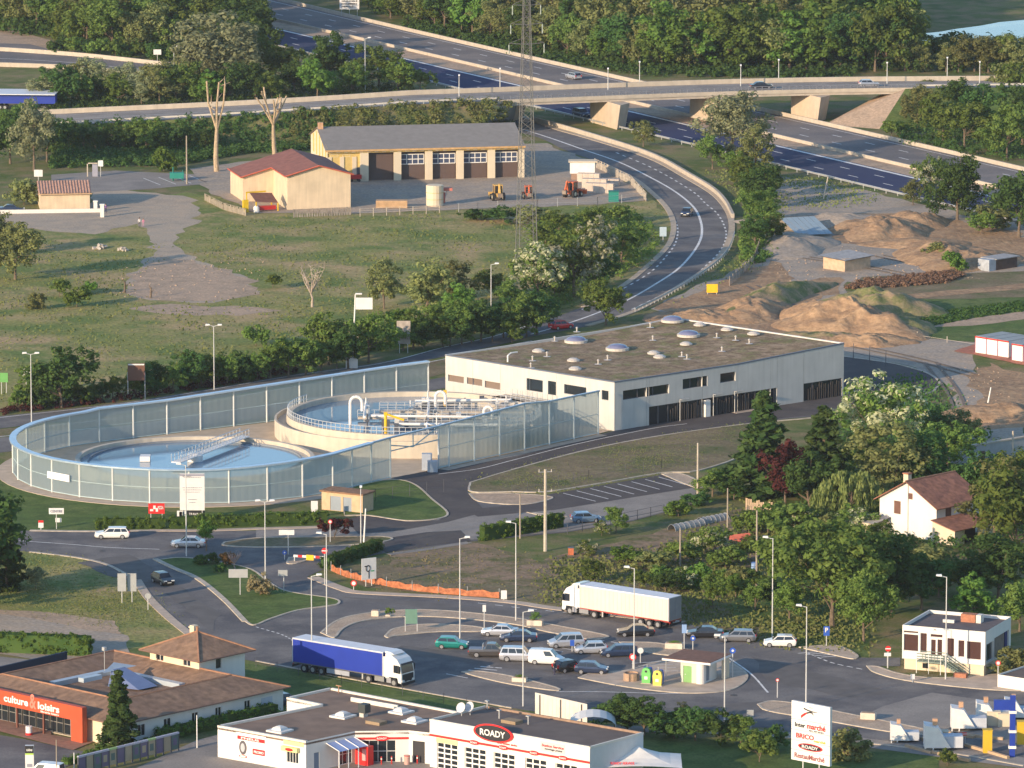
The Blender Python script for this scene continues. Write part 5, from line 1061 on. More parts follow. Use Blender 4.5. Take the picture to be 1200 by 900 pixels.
fB1=Frame(fC.o+fC.X*bx0+fC.Y*by1,fC.o+fC.X*bx0+fC.Y*by0);fB2=Frame(fC.o+fC.X*bx0+fC.Y*by0,fC.o+fC.X*bx1+fC.Y*by0)
h1=[pxrect(fB1,183,191.5,767.5,774.5),pxrect(fB1,214.5,223,773,780.5)];wallM(t,fC,fB1,8.2,bz1,h1,CREAM)
for h_ in h1:window(t,*h_[:2],*h_[2:],T=rel(fC,fB1),nx=2,fm=WHITE)
h2=[pxrect(fB2,253,259.5,770.5,783.5)];wallM(t,fC,fB2,7.4,bz1,h2,WHITEW);window(t,*h2[0][:2],*h2[0][2:],T=rel(fC,fB2))
mb=MB();mb.box(bx0+.05,bx1,by1-.1,by1,0,bz1);mb.box(bx1-.1,bx1,by0+.05,by1-.1,0,bz1);mb.build('wall',WHITEW,t)
ex0,ex1,ey0,ey1=bx0-.9,bx1+.9,by0-.9,by1+.9;ap=((ex0+ex1)/2,(ey0+ey1)/2,bz1+2.1);c4=[(ex0,ey0,bz1-.1),(ex1,ey0,bz1-.1),(ex1,ey1,bz1-.1),(ex0,ey1,bz1-.1)]
for k in range(4):mb=MB();mb.face([c4[k],c4[(k+1)%4],ap]);mb.build('upper_roof_slope',TILE,t);mb=MB();mb.tube(c4[k],ap,.14,5);mb.build('hip',MATS['ridge_tiles'],t);mb=MB();mb.tube(c4[k],c4[(k+1)%4],.09,5);mb.build('eave_gutter',MATS['eave_brown'],t)
mb=MB();mb.face([c4[0],c4[3],c4[2],c4[1]]);mb.build('soffit',WHITEW,t)
mb=MB();mb.tube(ap,(ap[0],ap[1],ap[2]+.6),.15,6);mb.build('finial',MATS['ridge_tiles'],t)
mb=MB();mb.box(ap[0]+1.2,ap[0]+1.9,ap[1]+1.8,ap[1]+2.5,bz1+.6,bz1+2.3);mb.box(ap[0]+1.1,ap[0]+2.0,ap[1]+1.7,ap[1]+2.6,bz1+2.0,bz1+2.15);mb.build('chimney',CREAM,t)
mb=MB();mb.T=rel(fC,Frame(fC.o+fC.Y*24-fC.X*1.2,fC.o-fC.X*1.2));FL=24-4.3;mb.box(0,FL,-.35,.35,2.5,4.15);mb.box(FL-1.9,FL-.002,-.348,.348,0,2.5);mb.build('fascia',ORED,t)
fP=Frame(fC.o+fC.Y*24-fC.X*1.2,fC.o-fC.X*1.2);root_sub=thing if False else None
def text_on(parent,F0,Fs,s_,x,z,w_,h_,m_,y=-.37,name='lettering',**k):
 o=lettering(s_,parent,0,0,0,w_,h_,m_,name=name,**k);o.matrix_local=rel(F0,Fs)@Matrix.Translation((x,y,z));return o
def pxc(Fs,px,py,y=-.37):return Fs.on_y(px,py,y)
a_=pxc(fP,4.5,820);b_=pxc(fP,33,827);c_=pxc(fP,44.5,831);d_=pxc(fP,69.5,835)
text_on(t,fC,fP,'culture',(a_[0]+b_[0])/2,3.35,b_[0]-a_[0],.85,WHITE,bold=.03)
text_on(t,fC,fP,'loisirs',(c_[0]+d_[0])/2,3.35,d_[0]-c_[0],.85,WHITE,bold=.03)
text_on(t,fC,fP,'&',(b_[0]+c_[0])/2,3.65,1.1,1.7,flat('salmon_red',(.80,.22,.16),.5),y=-.38)
text_on(t,fC,fP,'librairie loisirs',d_[0]-1.6,2.72,3.0,.22,WHITE)
for px_ in(20.5,51.5):
 x_=fP.on_y(px_,855,0)[0];mb=MB();mb.T=rel(fC,fP);mb.box(x_-.1,x_+.1,-.1,.1,0,2.5);mb.build('post',flat('post_brown',(.18,.07,.05),.6),t)
sheet('shop_terrace',[(-30,855),(0,858),(85,880),(110,870),(60,862),(60,850),(-30,840)],mat('red_brown_paving',(.30,.17,.12),.9),.10)
sheet('shop_car_park',[(-30,862),(0,862),(30,867),(90,880),(118,884),(60,905),(0,930),(-30,930)],ASPHALT,.06)
sheet('shop_car_park',[(-30,768),(0,770),(60,776),(40,800),(-30,815)],OLDTAR,.06)
o=thing('gate_wall','long dark blue-black screen wall at the left edge beside the brown-roofed shop','wall',G(-30,803));fo=Frame(G(-30,803),G(79,778));o.location=fo.o;o.rotation_euler=(0,0,fo.rz);mb=MB();mb.box(0,fo.L,0,.3,0,1.5);mb.build('panel',flat('navy_panel',(.02,.03,.06),.5),o)
sheet('yard_pavement',[(150,905),(230,868),(300,850),(420,852),(520,870),(560,930),(100,940)],OLDTAR,.05)
# the car service garage with the ROADY oval
fR=Frame(G(255,850.5,3.6),G(358.5,869,3.6));fR.o.z=0
t=thing('car_service_garage','white car service garage with brown flat roofs and a black and red ROADY oval','garage',fR.o,fR.rz)
A=[(0,0),(12.75,0),(13.76,7.32),(18.28,11.2),(20.87,11.76),(21.6,11.76),(21.6,21.7),(-2.4,22.8),(-3.1,15.75),(2.33,15.34)]
mb=MB();P_=[Vector((*p,3.45)) for p in A];
mb.prism(A,3.2,3.42,0);mb.build('flat_roof',BITUMEN,t)
def Pt(p):return fR.o+fR.X*p[0]+fR.Y*p[1]
FA=[Frame(Pt(A[i]),Pt(A[(i+1)%len(A)])) for i in range(len(A))]
hA0=[pxrect(FA[0],336,349.5,881,894)]
wallM(t,fR,FA[0],FA[0].L,3.6,hA0,WHITEW);window(t,*hA0[0],T=rel(fR,FA[0]),nx=4,fm=WHITE)
hA1=[(4.9,6.9,.1,2.4),(1.2,2.0,.05,2.1)];wallM(t,fR,FA[1],FA[1].L,3.6,hA1,WHITEW);window(t,*hA1[0],T=rel(fR,FA[1]),nx=3,nz=2);
mb=MB();mb.T=rel(fR,FA[1]);mb.box(1.2,2.0,.1,.14,.05,2.1);mb.build('door',flat('door_blue_grey',(.20,.25,.33),.5),t)
def pr(F_,*a):return pxrect(F_,*a)
hA2=[(.6,4.5,.05,2.5)];wallM(t,fR,FA[2],FA[2].L,3.6,hA2,WHITEW);window(t,.6,4.5,.05,2.5,T=rel(fR,FA[2]),nx=4,nz=2)
wallM(t,fR,FA[3],FA[3].L,3.6,[(.5,2.0,.02,2.5)],WHITEW);mb=MB();mb.T=rel(fR,FA[3]);mb.box(.5,2.0,.12,.16,.02,2.5);mb.build('door',BLACKP,t)
for i in(4,5,6,7,8,9):wallM(t,fR,FA[i],FA[i].L,3.6,[],WHITEW)
for i in(6,7,8,9,0):
 mb=MB();mb.T=rel(fR,FA[i]);mb.box(0,FA[i].L,-.04,.3,3.42,3.66);mb.build('parapet',flat('parapet_white',(.68,.64,.57),.7),t)
Rp=[(21.62,10.75),(43.8,10.75),(44.2,19.95),(22.3,19.95)]
mb=MB();mb.prism([(p[0]+(.15 if p[0]<30 else-.15),p[1]+(.15 if p[1]<15 else-.15)) for p in Rp],5.0,5.22);mb.build('flat_roof',mat('dark_bitumen',(.145,.115,.10),.9,var=.15,scale=.5),t)
FR=[Frame(Pt(Rp[i]),Pt(Rp[(i+1)%4])) for i in range(4)]
doors=[]
for x0,x1,yt in((512,536,874),(544.5,569,875.5),(578.5,603,880.5),(615.5,640,887.5),(651,676,894)):
 xa=FR[0].on_y(x0,yt+15)[0];xb=FR[0].on_y(x1,yt+15)[0];doors.append((xa,xb,.04,3.0))
wallM(t,fR,FR[0],FR[0].L,5.4,doors,WHITEW,.2)
for d_ in doors:
 window(t,*d_,y=.18,T=rel(fR,FR[0]),nx=3,nz=5,name='sectional_door',fw=.16)
for i in(1,2,3):wallM(t,fR,FR[i],FR[i].L,5.4,[],mat('grey_white_cladding',(.60,.60,.60),.7,var=.06,streak=2) if i==1 else WHITEW)
for i in(1,2,3):
 mb=MB();mb.T=rel(fR,FR[i]);mb.box(0,FR[i].L,-.04,.18,5.22,5.46);mb.build('parapet',mat('brown_cap',(.30,.20,.14),.8) if i==2 else MATS['parapet_white'],t)
mb=MB();mb.T=rel(fR,FR[0]);mb.box(0,FR[0].L,-.02,.2,5.3,5.46);mb.build('parapet',MATS['parapet_white'],t)
mb=MB();mb.T=rel(fR,FR[0]);mb.box(0,FR[0].L,-.05,-.01,3.55,3.80);mb.build('red_stripe',REDP,t)
mb=MB();mb.T=rel(fR,FA[2]);mb.box(0,FA[2].L,-.06,-.01,2.62,2.86);mb.build('red_stripe',REDP,t)
def oval(parent,T,x,z,a_,b_,m_,y0=-.2,y1=-.05,name='oval_sign',n=28):
 mb=MB();mb.T=T;q=[(x+a_*math.cos(2*math.pi*k/n),z+b_*math.sin(2*math.pi*k/n)) for k in range(n)];mb.extr(q,y0,y1);return mb.build(name,m_,parent)
T0=rel(fR,FR[0]);ox,oz=FR[0].on_y(579,859);RED2=flat('sign_red',(.70,.03,.03),.4)
so_=oval(t,T0,ox,oz,2.75,1.0,RED2);oval(so_,T0,ox,oz,2.45,.84,BLACKP,-.26,-.19,'oval_face');text_on(so_,fR,FR[0],'ROADY',ox,oz,3.5,.72,WHITE,y=-.28,bold=.02)
for px_ in(556,590,626,660):
 x_,z_=FR[0].on_y(px_,880+(px_-600)*.13);s2=oval(t,T0,x_,3.68,.72,.26,RED2,-.1,-.05,'small_oval');text_on(s2,fR,FR[0],'ROADY',x_,3.68,.95,.2,WHITE,y=-.12)
x_,z_=FA[2].on_y(446,869);T2=rel(fR,FA[2]);s2=oval(t,T2,FA[2].L/2,2.75,.8,.28,RED2,-.1,-.05,'small_oval');text_on(s2,fR,FA[2],'ROADY',FA[2].L/2,2.75,1.1,.22,WHITE,y=-.12)
x_,z_=FR[0].on_y(648,876);text_on(t,fR,FR[0],'Station Service',x_,z_+.1,3.0,.3,RED2,y=-.04);mb=MB();mb.T=T0;mb.box(x_-1.7,x_+1.6,-.03,-.01,z_-.55,z_+.5);mb.build('sign_panel',flat('sign_grey',(.55,.53,.52),.6),t);text_on(t,fR,FR[0],'montage pneus',x_+.1,z_-.3,2.4,.26,BLACKP,y=-.04)
x_,z_=FR[0].on_y(586,873);text_on(t,fR,FR[0],'entretien auto',x_+1,4.15,2.8,.25,RED2,y=-.03)
T1=rel(fR,FA[0]);px0=FA[0].on_y(277,870)[0];px1=FA[0].on_y(312,880)[0]
mb=MB();mb.T=T1;mb.box(px0,px1,-.05,-.005,.35,3.3);ad=mb.build('advert_panel',flat('advert_white',(.82,.80,.78),.5),t)
mb=MB();mb.T=T1;mb.box(px0+.2,px1-.15,-.08,-.05,2.55,2.95);mb.build('red_band',RED2,ad);mb=MB();mb.T=T1;mb.box(px0+2.4,px1-.15,-.08,-.05,1.1,1.75);mb.build('red_band',RED2,ad)
oval(ad,T1,px0+1.0,1.65,.55,.8,flat('tyre_grey',(.12,.11,.12),.6),-.09,-.05,'tyre_picture');oval(ad,T1,px0+1.0,1.65,.3,.5,flat('rim_pic',(.45,.45,.47),.4),-.11,-.08,'rim_picture');s2=oval(ad,T1,px0+1.0,.65,.6,.18,RED2,-.08,-.05,'small_oval');oval(s2,T1,px0+1.0,.65,.45,.11,WHITE,-.10,-.07,'oval_face')
text_on(ad,fR,FA[0],'PNEUS',(px0+px1)/2-.1,2.75,2.6,.24,WHITE,y=-.1);text_on(ad,fR,FA[0],'PROMO',px1-1.0,1.42,1.4,.3,WHITE,y=-.1)
x_=FA[0].on_y(343,878)[0];mb=MB();mb.T=T1;mb.box(x_-1.3,x_+1.0,-.5,-.05,2.25,2.75);bb=mb.build('yellow_awning',flat('pale_yellow',(.75,.70,.30),.6),t);s2=oval(bb,T1,x_-.1,2.5,.55,.17,RED2,-.56,-.5,'small_oval');mb=MB();mb.T=T1;mb.box(x_-1.3,x_+1.6,-.04,.0,2.9,3.35);mb.build('yellow_band',MATS['pale_yellow'],t)
for px_ in(512,536):pass
xa=doors[0][0];mb=MB();mb.T=T0;mb.box(xa-.05,doors[0][1]+.05,-.05,-.01,3.0,3.5);mb.build('yellow_band',MATS['pale_yellow'],t)
mb=MB();mb.T=rel(fR,FA[1]);mb.face([(3.0,-2.2,2.3),(7.3,-2.2,2.3),(7.3,0,2.9),(3.0,0,2.9)]);cn=mb.build('entrance_canopy',flat('blue_acrylic',(.30,.38,.62),.2),t)
mb=MB();mb.T=rel(fR,FA[1])
for x_ in(3.0,4.4,5.9,7.3):mb.box(x_-.05,x_+.05,-2.2,-2.1,0,2.3);mb.tube((x_,-2.2,2.33),(x_,0,2.93),.06,4)
mb.build('canopy_frame',WHITE,cn)
vx,vy=fR.on_z(421,893,0);o=thing('drinks_machine','bright red cabinet standing in the corner of the garage entrance','vending machine',G(427,896),fR.rz);mb=MB();mb.box(-.9,.9,-.5,.5,0,2.2);mb.build('cabinet',RED2,o);mb=MB();mb.box(.1,.7,-.53,-.5,.6,1.9);mb.build('front_panel',flat('panel_pink',(.75,.35,.35),.4),o)
for i,px_ in enumerate((434,447,459,489)):
 o=thing('bollard','slim red and white post in front of the garage entrance','bollard',G(px_,897-i*.6),0,'posts before the garage entrance');mb=MB();mb.tube((0,0,0),(0,0,.95),.07,8);mb.build('post',REDP,o);mb=MB();mb.tube((0,0,.6),(0,0,.78),.08,8);mb.build('band',WHITE,o)
o=thing('litter_bin','round pinkish bin by the garage side door','bin',G(477,896));mb=MB();mb.lathe([(.32,0),(.34,1.0),(.3,1.05),(.02,1.08)],12);mb.build('drum',flat('pink_brown',(.55,.33,.28),.7),o);mb=MB();mb.lathe([(.35,.98),(.35,1.05)],12);mb.build('rim',REDP,o)
def roof_item(px,py,z,kind,parent,F0):
 x,y=F0 .on_z(px,py,z)
 if kind=='dome':
  mb=MB();mb.box(x-1.1,x+1.1,y-1.1,y+1.1,z,z+.2);o=mb.build('skylight',flat('dome_white',(.7,.68,.64),.4),parent);mb=MB();mb.lathe([(.95,z+.2),(.8,z+.45),(.4,z+.62),(.02,z+.66)],4,x,y,a0=R(45),a1=R(405));mb.build('dome',flat('dome_clear',(.62,.62,.6),.25),o)
 elif kind=='box':mb=MB();mb.box(x-.5,x+.5,y-.5,y+.5,z+.5,z+1.5);mb.build('fan_unit',flat('unit_dark',(.05,.06,.06),.5),parent);mb=MB();mb.box(x-.4,x+.2,y-.4,y+.4,z,z+.5);mb.build('fan_base',flat('unit_pale',(.5,.48,.44),.6),parent)
 elif kind=='slab':mb=MB();mb.box(x-1.0,x+1.0,y-.7,y+.7,z,z+.35);mb.build('roof_plinth',flat('plinth_brown',(.30,.22,.14),.9),parent)
 elif kind=='pipe':mb=MB();mb.tube((x,y,z),(x,y,z+1.0),.08,6);mb.box(x-.2,x+.2,y-.2,y+.2,z+.9,z+1.0);mb.build('vent_pipe',STEEL,parent)
 elif kind=='dish':mb=MB();mb.T=Matrix.Translation((x,y,z+.9))@Matrix.Rotation(R(65),4,'X');mb.lathe([(.02,0),(.35,.06),(.6,.2)],14);mb.build('satellite_dish',flat('dish_grey',(.6,.6,.62),.4),parent);mb=MB();mb.tube((x,y,z),(x,y,z+.9),.05,5);mb.build('dish_mast',STEEL,parent)
for a_ in((402,840,'dome'),(328,857,'dome'),(486,846,'dome'),(470,835,'dome'),(427,840,'box'),(441,848,'slab')):roof_item(a_[0],a_[1],3.42,a_[2],t,fR)
for a_ in((600,847,'slab'),(585,842,'pipe'),(619,849,'pipe'),(541,839,'dish'),(551,838,'dish'),(571,831,'pipe')):roof_item(a_[0],a_[1],5.22,a_[2],t,fR)
mb=MB();x,y=fR.on_z(397,812,3.42);mb.tube((x,y,3.4),(x,y,4.3),.07,5);mb.box(x-.4,x+.4,y-.05,y+.05,4.2,4.3);mb.build('vent_pipe',mat('rust_brown',(.35,.2,.12),.8),t)
x,y=fR.on_z(418,821,3.6);mb=MB();mb.box(x-.8,x+6,y-.1,y+.1,3.42,3.9);mb.build('upstand',MATS['parapet_white'],t)
F_=Frame(G(702,925),G(799,925));o=thing('white_marquee','white peaked marquee with red lettering beside the garage','tent',F_.o,F_.rz);w_=F_.L;mb=MB();ap=(w_*.47,3.0,4.15);eaves=[(0,-1,2.6),(w_,-1,2.6),(w_,6,2.6),(0,6,2.6)]
for k in range(4):
 a,b_=Vector(eaves[k]),Vector(eaves[(k+1)%4]);n_=8;
 for i in range(n_):
  for j in range(4):
   def q(u,v):e=a.lerp(b_,u);p=e.lerp(Vector(ap),v);p.z-=math.sin(v*math.pi)*.25;p.z-=(math.sin(u*math.pi)*-.22)*(1-v);return p
   mb.quad(q(i/n_,j/4),q((i+1)/n_,j/4),q((i+1)/n_,(j+1)/4),q(i/n_,(j+1)/4))
mb.build('canopy',flat('canvas_white',(.74,.72,.68),.7),o)
for k in range(4):mb=MB();mb.tube((eaves[k][0],eaves[k][1],0),eaves[k],.07,6);mb.build('pole',WHITE,o)
text_on(o,F_,F_,'ROADY SERVICE',w_*.28,3.05,2.6,.28,RED2,y=-.55)
F_=Frame(G(627,838),G(688,852));o=thing('billboard','wide blank white board with dark uprights behind the garage roof','billboard',F_.o,F_.rz);
zt=HT(627,838,811.5)
for k in range(12):mb=MB();mb.box(F_.L*k/12+.01,F_.L*(k+1)/12-.01,0,.06,.2,zt);mb.build('panel',flat('board_cream',(.68,.62,.54),.7),o)
for f_ in(.1,.5,.9):mb=MB();mb.box(F_.L*f_-.06,F_.L*f_+.06,-.12,0,0,zt-.15);mb.build('upright',FRM,o)
o=thing('round_awning','pale curved awning roof rising behind the garage roof','awning',G(695,866));mb=MB();
for i in range(10):
 a0,a1=math.pi*i/10,math.pi*(i+1)/10;mb.quad((-2.6*math.cos(a0),-1.5,1.6+1.3*math.sin(a0)),(-2.6*math.cos(a1),-1.5,1.6+1.3*math.sin(a1)),(-2.6*math.cos(a1),2.5,1.6+1.3*math.sin(a1)),(-2.6*math.cos(a0),2.5,1.6+1.3*math.sin(a0)))
mb.build('canopy',MATS['canvas_white'],o);mb=MB();[mb.box(sx*2.55-.05,sx*2.55+.05,sy,sy+.1,0,1.6) for sx in(-1,1) for sy in(-1.5,2.4)];mb.build('frame',STEEL,o)
# white pavilion
fV=Frame(G(1057,784),G(1154,792.5));Lp=fV.L;zt=5.35
t=thing('white_pavilion','small white flat-roofed pavilion with big windows and a green outside stair','building',fV.o,fV.rz)
Dp=9.6
mb=MB();mb.box(.2,Lp-.1,.25,Dp-.2,0,1.4);mb.build('plinth',CREAM,t)
hv=[pxrect(fV,*a) for a in((1059,1076,743.5,763),(1078.5,1086,742,765),(1091,1096.5,749.5,768),(1098.5,1104,749.5,768),(1110,1118,748,769.5),(1123,1130,750.5,770),(1133,1149.5,752,773))]
hv2=[pxrect(fV,*a) for a in((1059,1076,739.5,742),(1090.5,1104.5,743.5,747))]
hv3=[(max(h[0],.1),h[1],h[2]-1.3,h[3]-1.3) for h in hv+hv2]
mb=MB();mb.T=Matrix.Translation((0,0,1.3));holes_wall(mb,(0,0,0),(1,0,0),(0,0,1),Lp,zt-1.3,(0,-1,0),hv3,.2);mb.build('front_wall',WHITEW,t)
BRG=flat('brown_tinted_glass',(.07,.035,.03),.15,spec=.5)
for h in hv3:window(t,h[0],h[1],h[2]+1.3,h[3]+1.3,.17,gm=BRG)
fVs=Frame(fV.o+fV.X*Lp,fV.o+fV.X*Lp+fV.Y*Dp)
mb=MB();mb.T=rel(fV,fVs)@Matrix.Translation((0,0,1.3));holes_wall(mb,(0,0,0),(1,0,0),(0,0,1),Dp,zt-1.3,(0,-1,0),[(.5,3.2,.2,2.4),(3.4,8.9,-.0+.001,2.6)],.35);mb.build('side_wall',WHITEW,t)
window(t,.5,3.2,1.5,3.7,.25,T=rel(fV,fVs),gm=GLZ);mb=MB();mb.T=rel(fV,fVs);mb.box(3.4,8.9,.34,.4,0,3.9);mb.build('infill',mat('brown_grey_infill',(.22,.17,.14),.8),t);mb=MB();mb.T=rel(fV,fVs);mb.box(8.1,8.9,.2,.33,0,3.9);mb.build('blue_strip',flat('deep_blue',(.03,.04,.16),.5),t)
mb=MB();mb.box(0,.15,.01,Dp,1.3,zt-.01);mb.box(.15,Lp-.01,Dp-.15,Dp,1.3,zt-.01);mb.build('wall',WHITEW,t)
mb=MB();mb.box(.15,Lp-.15,.15,Dp-.15,zt-.55,zt-.4);mb.build('flat_roof',mat('pavilion_roof',(.13,.11,.11),.9,var=.15),t)
mb=MB();x,y=fV.on_z(1139,728,5.0);mb.box(x-1.2,x+.6,y-.6,y+.6,4.9,5.9);mb.build('brick_chimney',mat('red_brick',(.40,.17,.10),.9,var=.2,scale=4),t);mb=MB();mb.box(x+.7,x+1.3,y-.6,y+.5,4.9,5.9);mb.build('flue',MATS['parapet_white'],t)
x,y=fV.on_z(1112,729,5.0);mb=MB();mb.box(x-.7,x+.7,y-.2,y+.2,4.95,5.3);mb.build('roof_vent',MATS['parapet_white'],t)
mb=MB();mb.box(2.5,3.2,.2,.26,.3,.9);mb.build('cellar_window',GLZ,t);mb=MB();mb.box(Lp-.5,Lp-.02,-.3,.3,0,1.3);mb.build('corner_pier',CREAM,t)
GRN=flat('grey_green_paint',(.19,.24,.20),.6)
x0=fV.on_y(1079,768)[0];x1_=fV.on_y(1101,768)[0];x2=fV.on_y(1122,795,-1.6)[0]
mb=MB();mb.box(x0,x1_+.8,-1.5,0,1.35,1.5);mb.build('landing',GRN,t)
for k in range(8):
 f_=k/8;mb=MB();mb.box(x1_+.8+f_*2.2,x1_+.8+f_*2.2+.32,-1.5,-.1,1.35-1.2*f_-.1,1.42-1.2*f_);mb.build('step',GRN,t)
for y_ in(-1.5,-.1):
 for dz in(.25,.55,.9):mb=MB();mb.tube((x0,y_,1.5+dz),(x1_+.8,y_,1.5+dz),.05,4);mb.tube((x1_+.8,y_,1.5+dz),(x1_+3.1,y_,.15+dz),.05,4);mb.build('handrail',GRN,t)
for k in range(6):
 x_=x0+k*.75;mb=MB();mb.box(x_-.03,x_+.03,-1.53,-1.47,0 if k in(0,2,4) else 1.4,2.4);mb.build('baluster',WHITE if k in(0,2,4) else GRN,t)
mb=MB();xb=fV.on_y(1121,792,-2)[0];mb.box(xb-.3,xb+1.3,-2.4,-1.7,0,.6);mb.build('brick_planter',MATS['red_brick'],t)
text_on(t,fV,fV,'PL',fV.on_y(1096,738)[0],fV.on_y(1096,738)[1],.35,.2,flat('grey_letters',(.25,.25,.3),.5),y=-.02)
F_=Frame(G(1169,806),G(1215,813));o=thing('low_white_building','low white building with a dark flat roof cut by the right picture edge','building',F_.o,F_.rz);wallM(o,F_,F_,6,1.6,[],WHITEW);mb=MB();mb.box(0,6,.1,7,1.3,1.45);mb.build('flat_roof',MATS['dark_bitumen'],o);mb=MB();mb.box(-.02,.1,.02,7,0,1.62);mb.build('side_wall',WHITEW,o)
# kiosk
F_=Frame(G(797.5,800),G(820,802.5));o=thing('toilet_kiosk','small pale kiosk with a green door and an oversized flat brown roof','kiosk',F_.o,F_.rz)
wallM(o,F_,F_,2.5,2.55,[(.35,1.45,.02,2.1)],mat('pale_green_white',(.55,.56,.46),.8,var=.05));mb=MB();mb.box(.35,1.45,.08,.12,.02,2.1);d_=mb.build('door',flat('soft_green',(.20,.40,.14),.6),o);mb=MB();mb.box(.55,.65,.04,.08,1,1.1);mb.build('handle',STEEL,d_)
mb=MB();mb.lathe([(.55,0),(.55,2.55)],16,2.5,.3);mb.build('round_corner',WHITEW,o)
Fs=Frame(F_.o+F_.X*2.95+F_.Y*.5,F_.o+F_.X*2.95+F_.Y*3.6);mb=MB();mb.T=rel(F_,Fs);holes_wall(mb,(0,0,0),(1,0,0),(0,0,1),3.1,2.55,(0,-1,0),[(.3,1.2,.3,2.3)],.1);mb.build('side_wall',WHITEW,o);mb=MB();mb.T=rel(F_,Fs);mb.box(.3,1.2,.08,.12,.3,2.3);mb.build('louvre',flat('louvre_grey',(.18,.22,.26),.5),o)
mb=MB();mb.box(0,.1,.02,3.6,0,2.55);mb.box(.1,2.9,3.5,3.6,0,2.55);mb.build('wall',WHITEW,o)
mb=MB();mb.box(-2.2,4.1,-.5,5.4,2.58,2.8);mb.build('roof_edge',WHITE,o);mb=MB();mb.box(-2.1,4.0,-.4,5.3,2.8,2.86);mb.build('roof',mat('kiosk_roof',(.20,.11,.08),.9,var=.15),o)
mb=MB();mb.box(3.7,3.95,3.4,5.0,0,2.58);mb.build('wing_wall',CREAM,o);mb=MB();mb.tube((-1.9,0,0),(-1.9,0,2.58),.06,6);mb.build('post',STEEL,o)
# transformer hut
F_=Frame(G(377,597),G(425,602));o=thing('transformer_hut','small sand-coloured hut with blue-grey doors and a rusty flat roof beside the entrance','hut',F_.o,F_.rz);Lh=F_.L
SANDR=mat('sand_render',(.56,.40,.25),.9,var=.1);hd_=[pxrect(F_,387,399.5,583,601),pxrect(F_,402,412,583,602)];hd_=[(a,b,.05,2.0) for a,b,_,_ in hd_]
wallM(o,F_,F_,Lh,2.45,hd_,SANDR);[(lambda m_:m_.build('door',flat('door_blue_grey2',(.26,.30,.34),.5),o))(MB().box(a+.02,b-.02,.06,.1,.05,2.0)) for a,b,_,_ in hd_]
mb=MB();mb.box(0,.12,.02,2.9,0,2.45);mb.box(Lh-.12,Lh,.02,2.9,0,2.45);mb.box(.12,Lh-.12,2.78,2.9,0,2.44);mb.build('wall',SANDR,o);mb=MB();mb.box(-.2,Lh+.2,-.25,3.1,2.47,2.68);mb.build('roof',mat('rust_gravel',(.26,.15,.09),.95,var=.3,scale=2),o)
# municipal garage with the long grey roof
F_=Frame(G(384,213.5),G(612,208));Lg=F_.L;o=thing('municipal_garage','long garage with grey roof, cream pillars and brown folding doors','garage',F_.o,F_.rz);ze,zr,Dg=6.2,8.9,21.5
BRND=mat('brown_folding_door',(.115,.08,.07),.7,var=.08,streak=3)
pil=[F_.on_y(a,205)[0] for a in(427.5,465.8,502.5,539,575.8,611.7)];pw=.68
xl=F_.on_y(433.8,200)[0]
for i,p in enumerate(pil):mb=MB();mb.box(p-pw-(.2 if i==0 else 0),p+pw*(1 if i<5 else.6),-.25,.35,0,5.35);mb.build('pillar',CREAM,o)
for i in range(5):
 a,b_=pil[i]+pw,pil[i+1]-pw;mb=MB();mb.box(a,b_,.9,1.0,0,5.3);d_=mb.build('folding_door',BRND,o)
 if i>0:
  mb=MB();mb.box(a+.1,b_-.1,.84,.9,2.9,4.7);w_=mb.build('window_band',flat('blueish_glass',(.06,.08,.14),.15,spec=.6),d_)
  mb=MB()
  for q in np.linspace(a+.1,b_-.1,5):mb.box(q-.07,q+.07,.77,.84,2.9,4.7)
  for q in(2.9,3.8,4.7):mb.box(a+.1,b_-.1,.78,.835,q-.07,q+.07)
  mb.build('glazing_bar',WHITE,w_)
mb=MB();mb.box(0,Lg+.2,-.3,.3,5.35,5.7);mb.build('lintel',YEP,o)
for i in range(26):mb=MB();mb.box(i*1.42+.2,i*1.42+.9,-.36,-.3,5.42,5.66);mb.build('lintel_block',CREAM,o)
mb=MB();mb.box(.0,pil[0]-pw-.2,.2,.3,0,5.35);mb.build('end_wall',YEP,o)
for a in(0,2.3,4.6):mb=MB();mb.box(a,a+.8,.05,.2,0,4.6);mb.build('wall_rib',CREAM,o)
mb=MB();x_=F_.on_y(419,205)[0];mb.box(x_-.4,x_+.45,.14,.2,0,2.6);mb.build('door',FRM,o)
for a in(F_.on_y(392,180)[0],F_.on_y(406,180)[0]):window(o,a-.7,a+.7,4.6,5.1,.22)
mb=MB();mb.face([(0,0,0),(0,0,ze),(0,Dg/2,zr-.1),(0,Dg,ze),(0,Dg,0)][::-1]);mb.face([(Lg,0,0),(Lg,Dg,0),(Lg,Dg,ze),(Lg,Dg/2,zr-.1),(Lg,0,ze)]);mb.quad((Lg,Dg,0),(0,Dg,0),(0,Dg,ze),(Lg,Dg,ze));mb.build('gable_wall',CREAM,o)
for k in range(5):y_=1.5+k*3.9;mb=MB();mb.box(-.08,-.01,y_,y_+1.3,3.4,ze-.1+(Dg/2-abs(y_+.6-Dg/2))*.2);mb.build('yellow_panel',YEP,o)
for k in range(6):y_=1.2+k*3.3;mb=MB();mb.box(-.09,-.01,y_,y_+1.4,1.4,2.8);mb.build('pale_panel',WHITEW,o)
mb=MB();mb.quad((-.5,-.7,ze-.25),(Lg+.5,-.7,ze-.25),(Lg+.5,Dg/2,zr),(-.5,Dg/2,zr));mb.build('roof_slope',GREYROOF,o);mb=MB();mb.quad((Lg+.5,Dg+.7,ze-.25),(-.5,Dg+.7,ze-.25),(-.5,Dg/2,zr),(Lg+.5,Dg/2,zr));mb.build('roof_slope',GREYROOF,o)
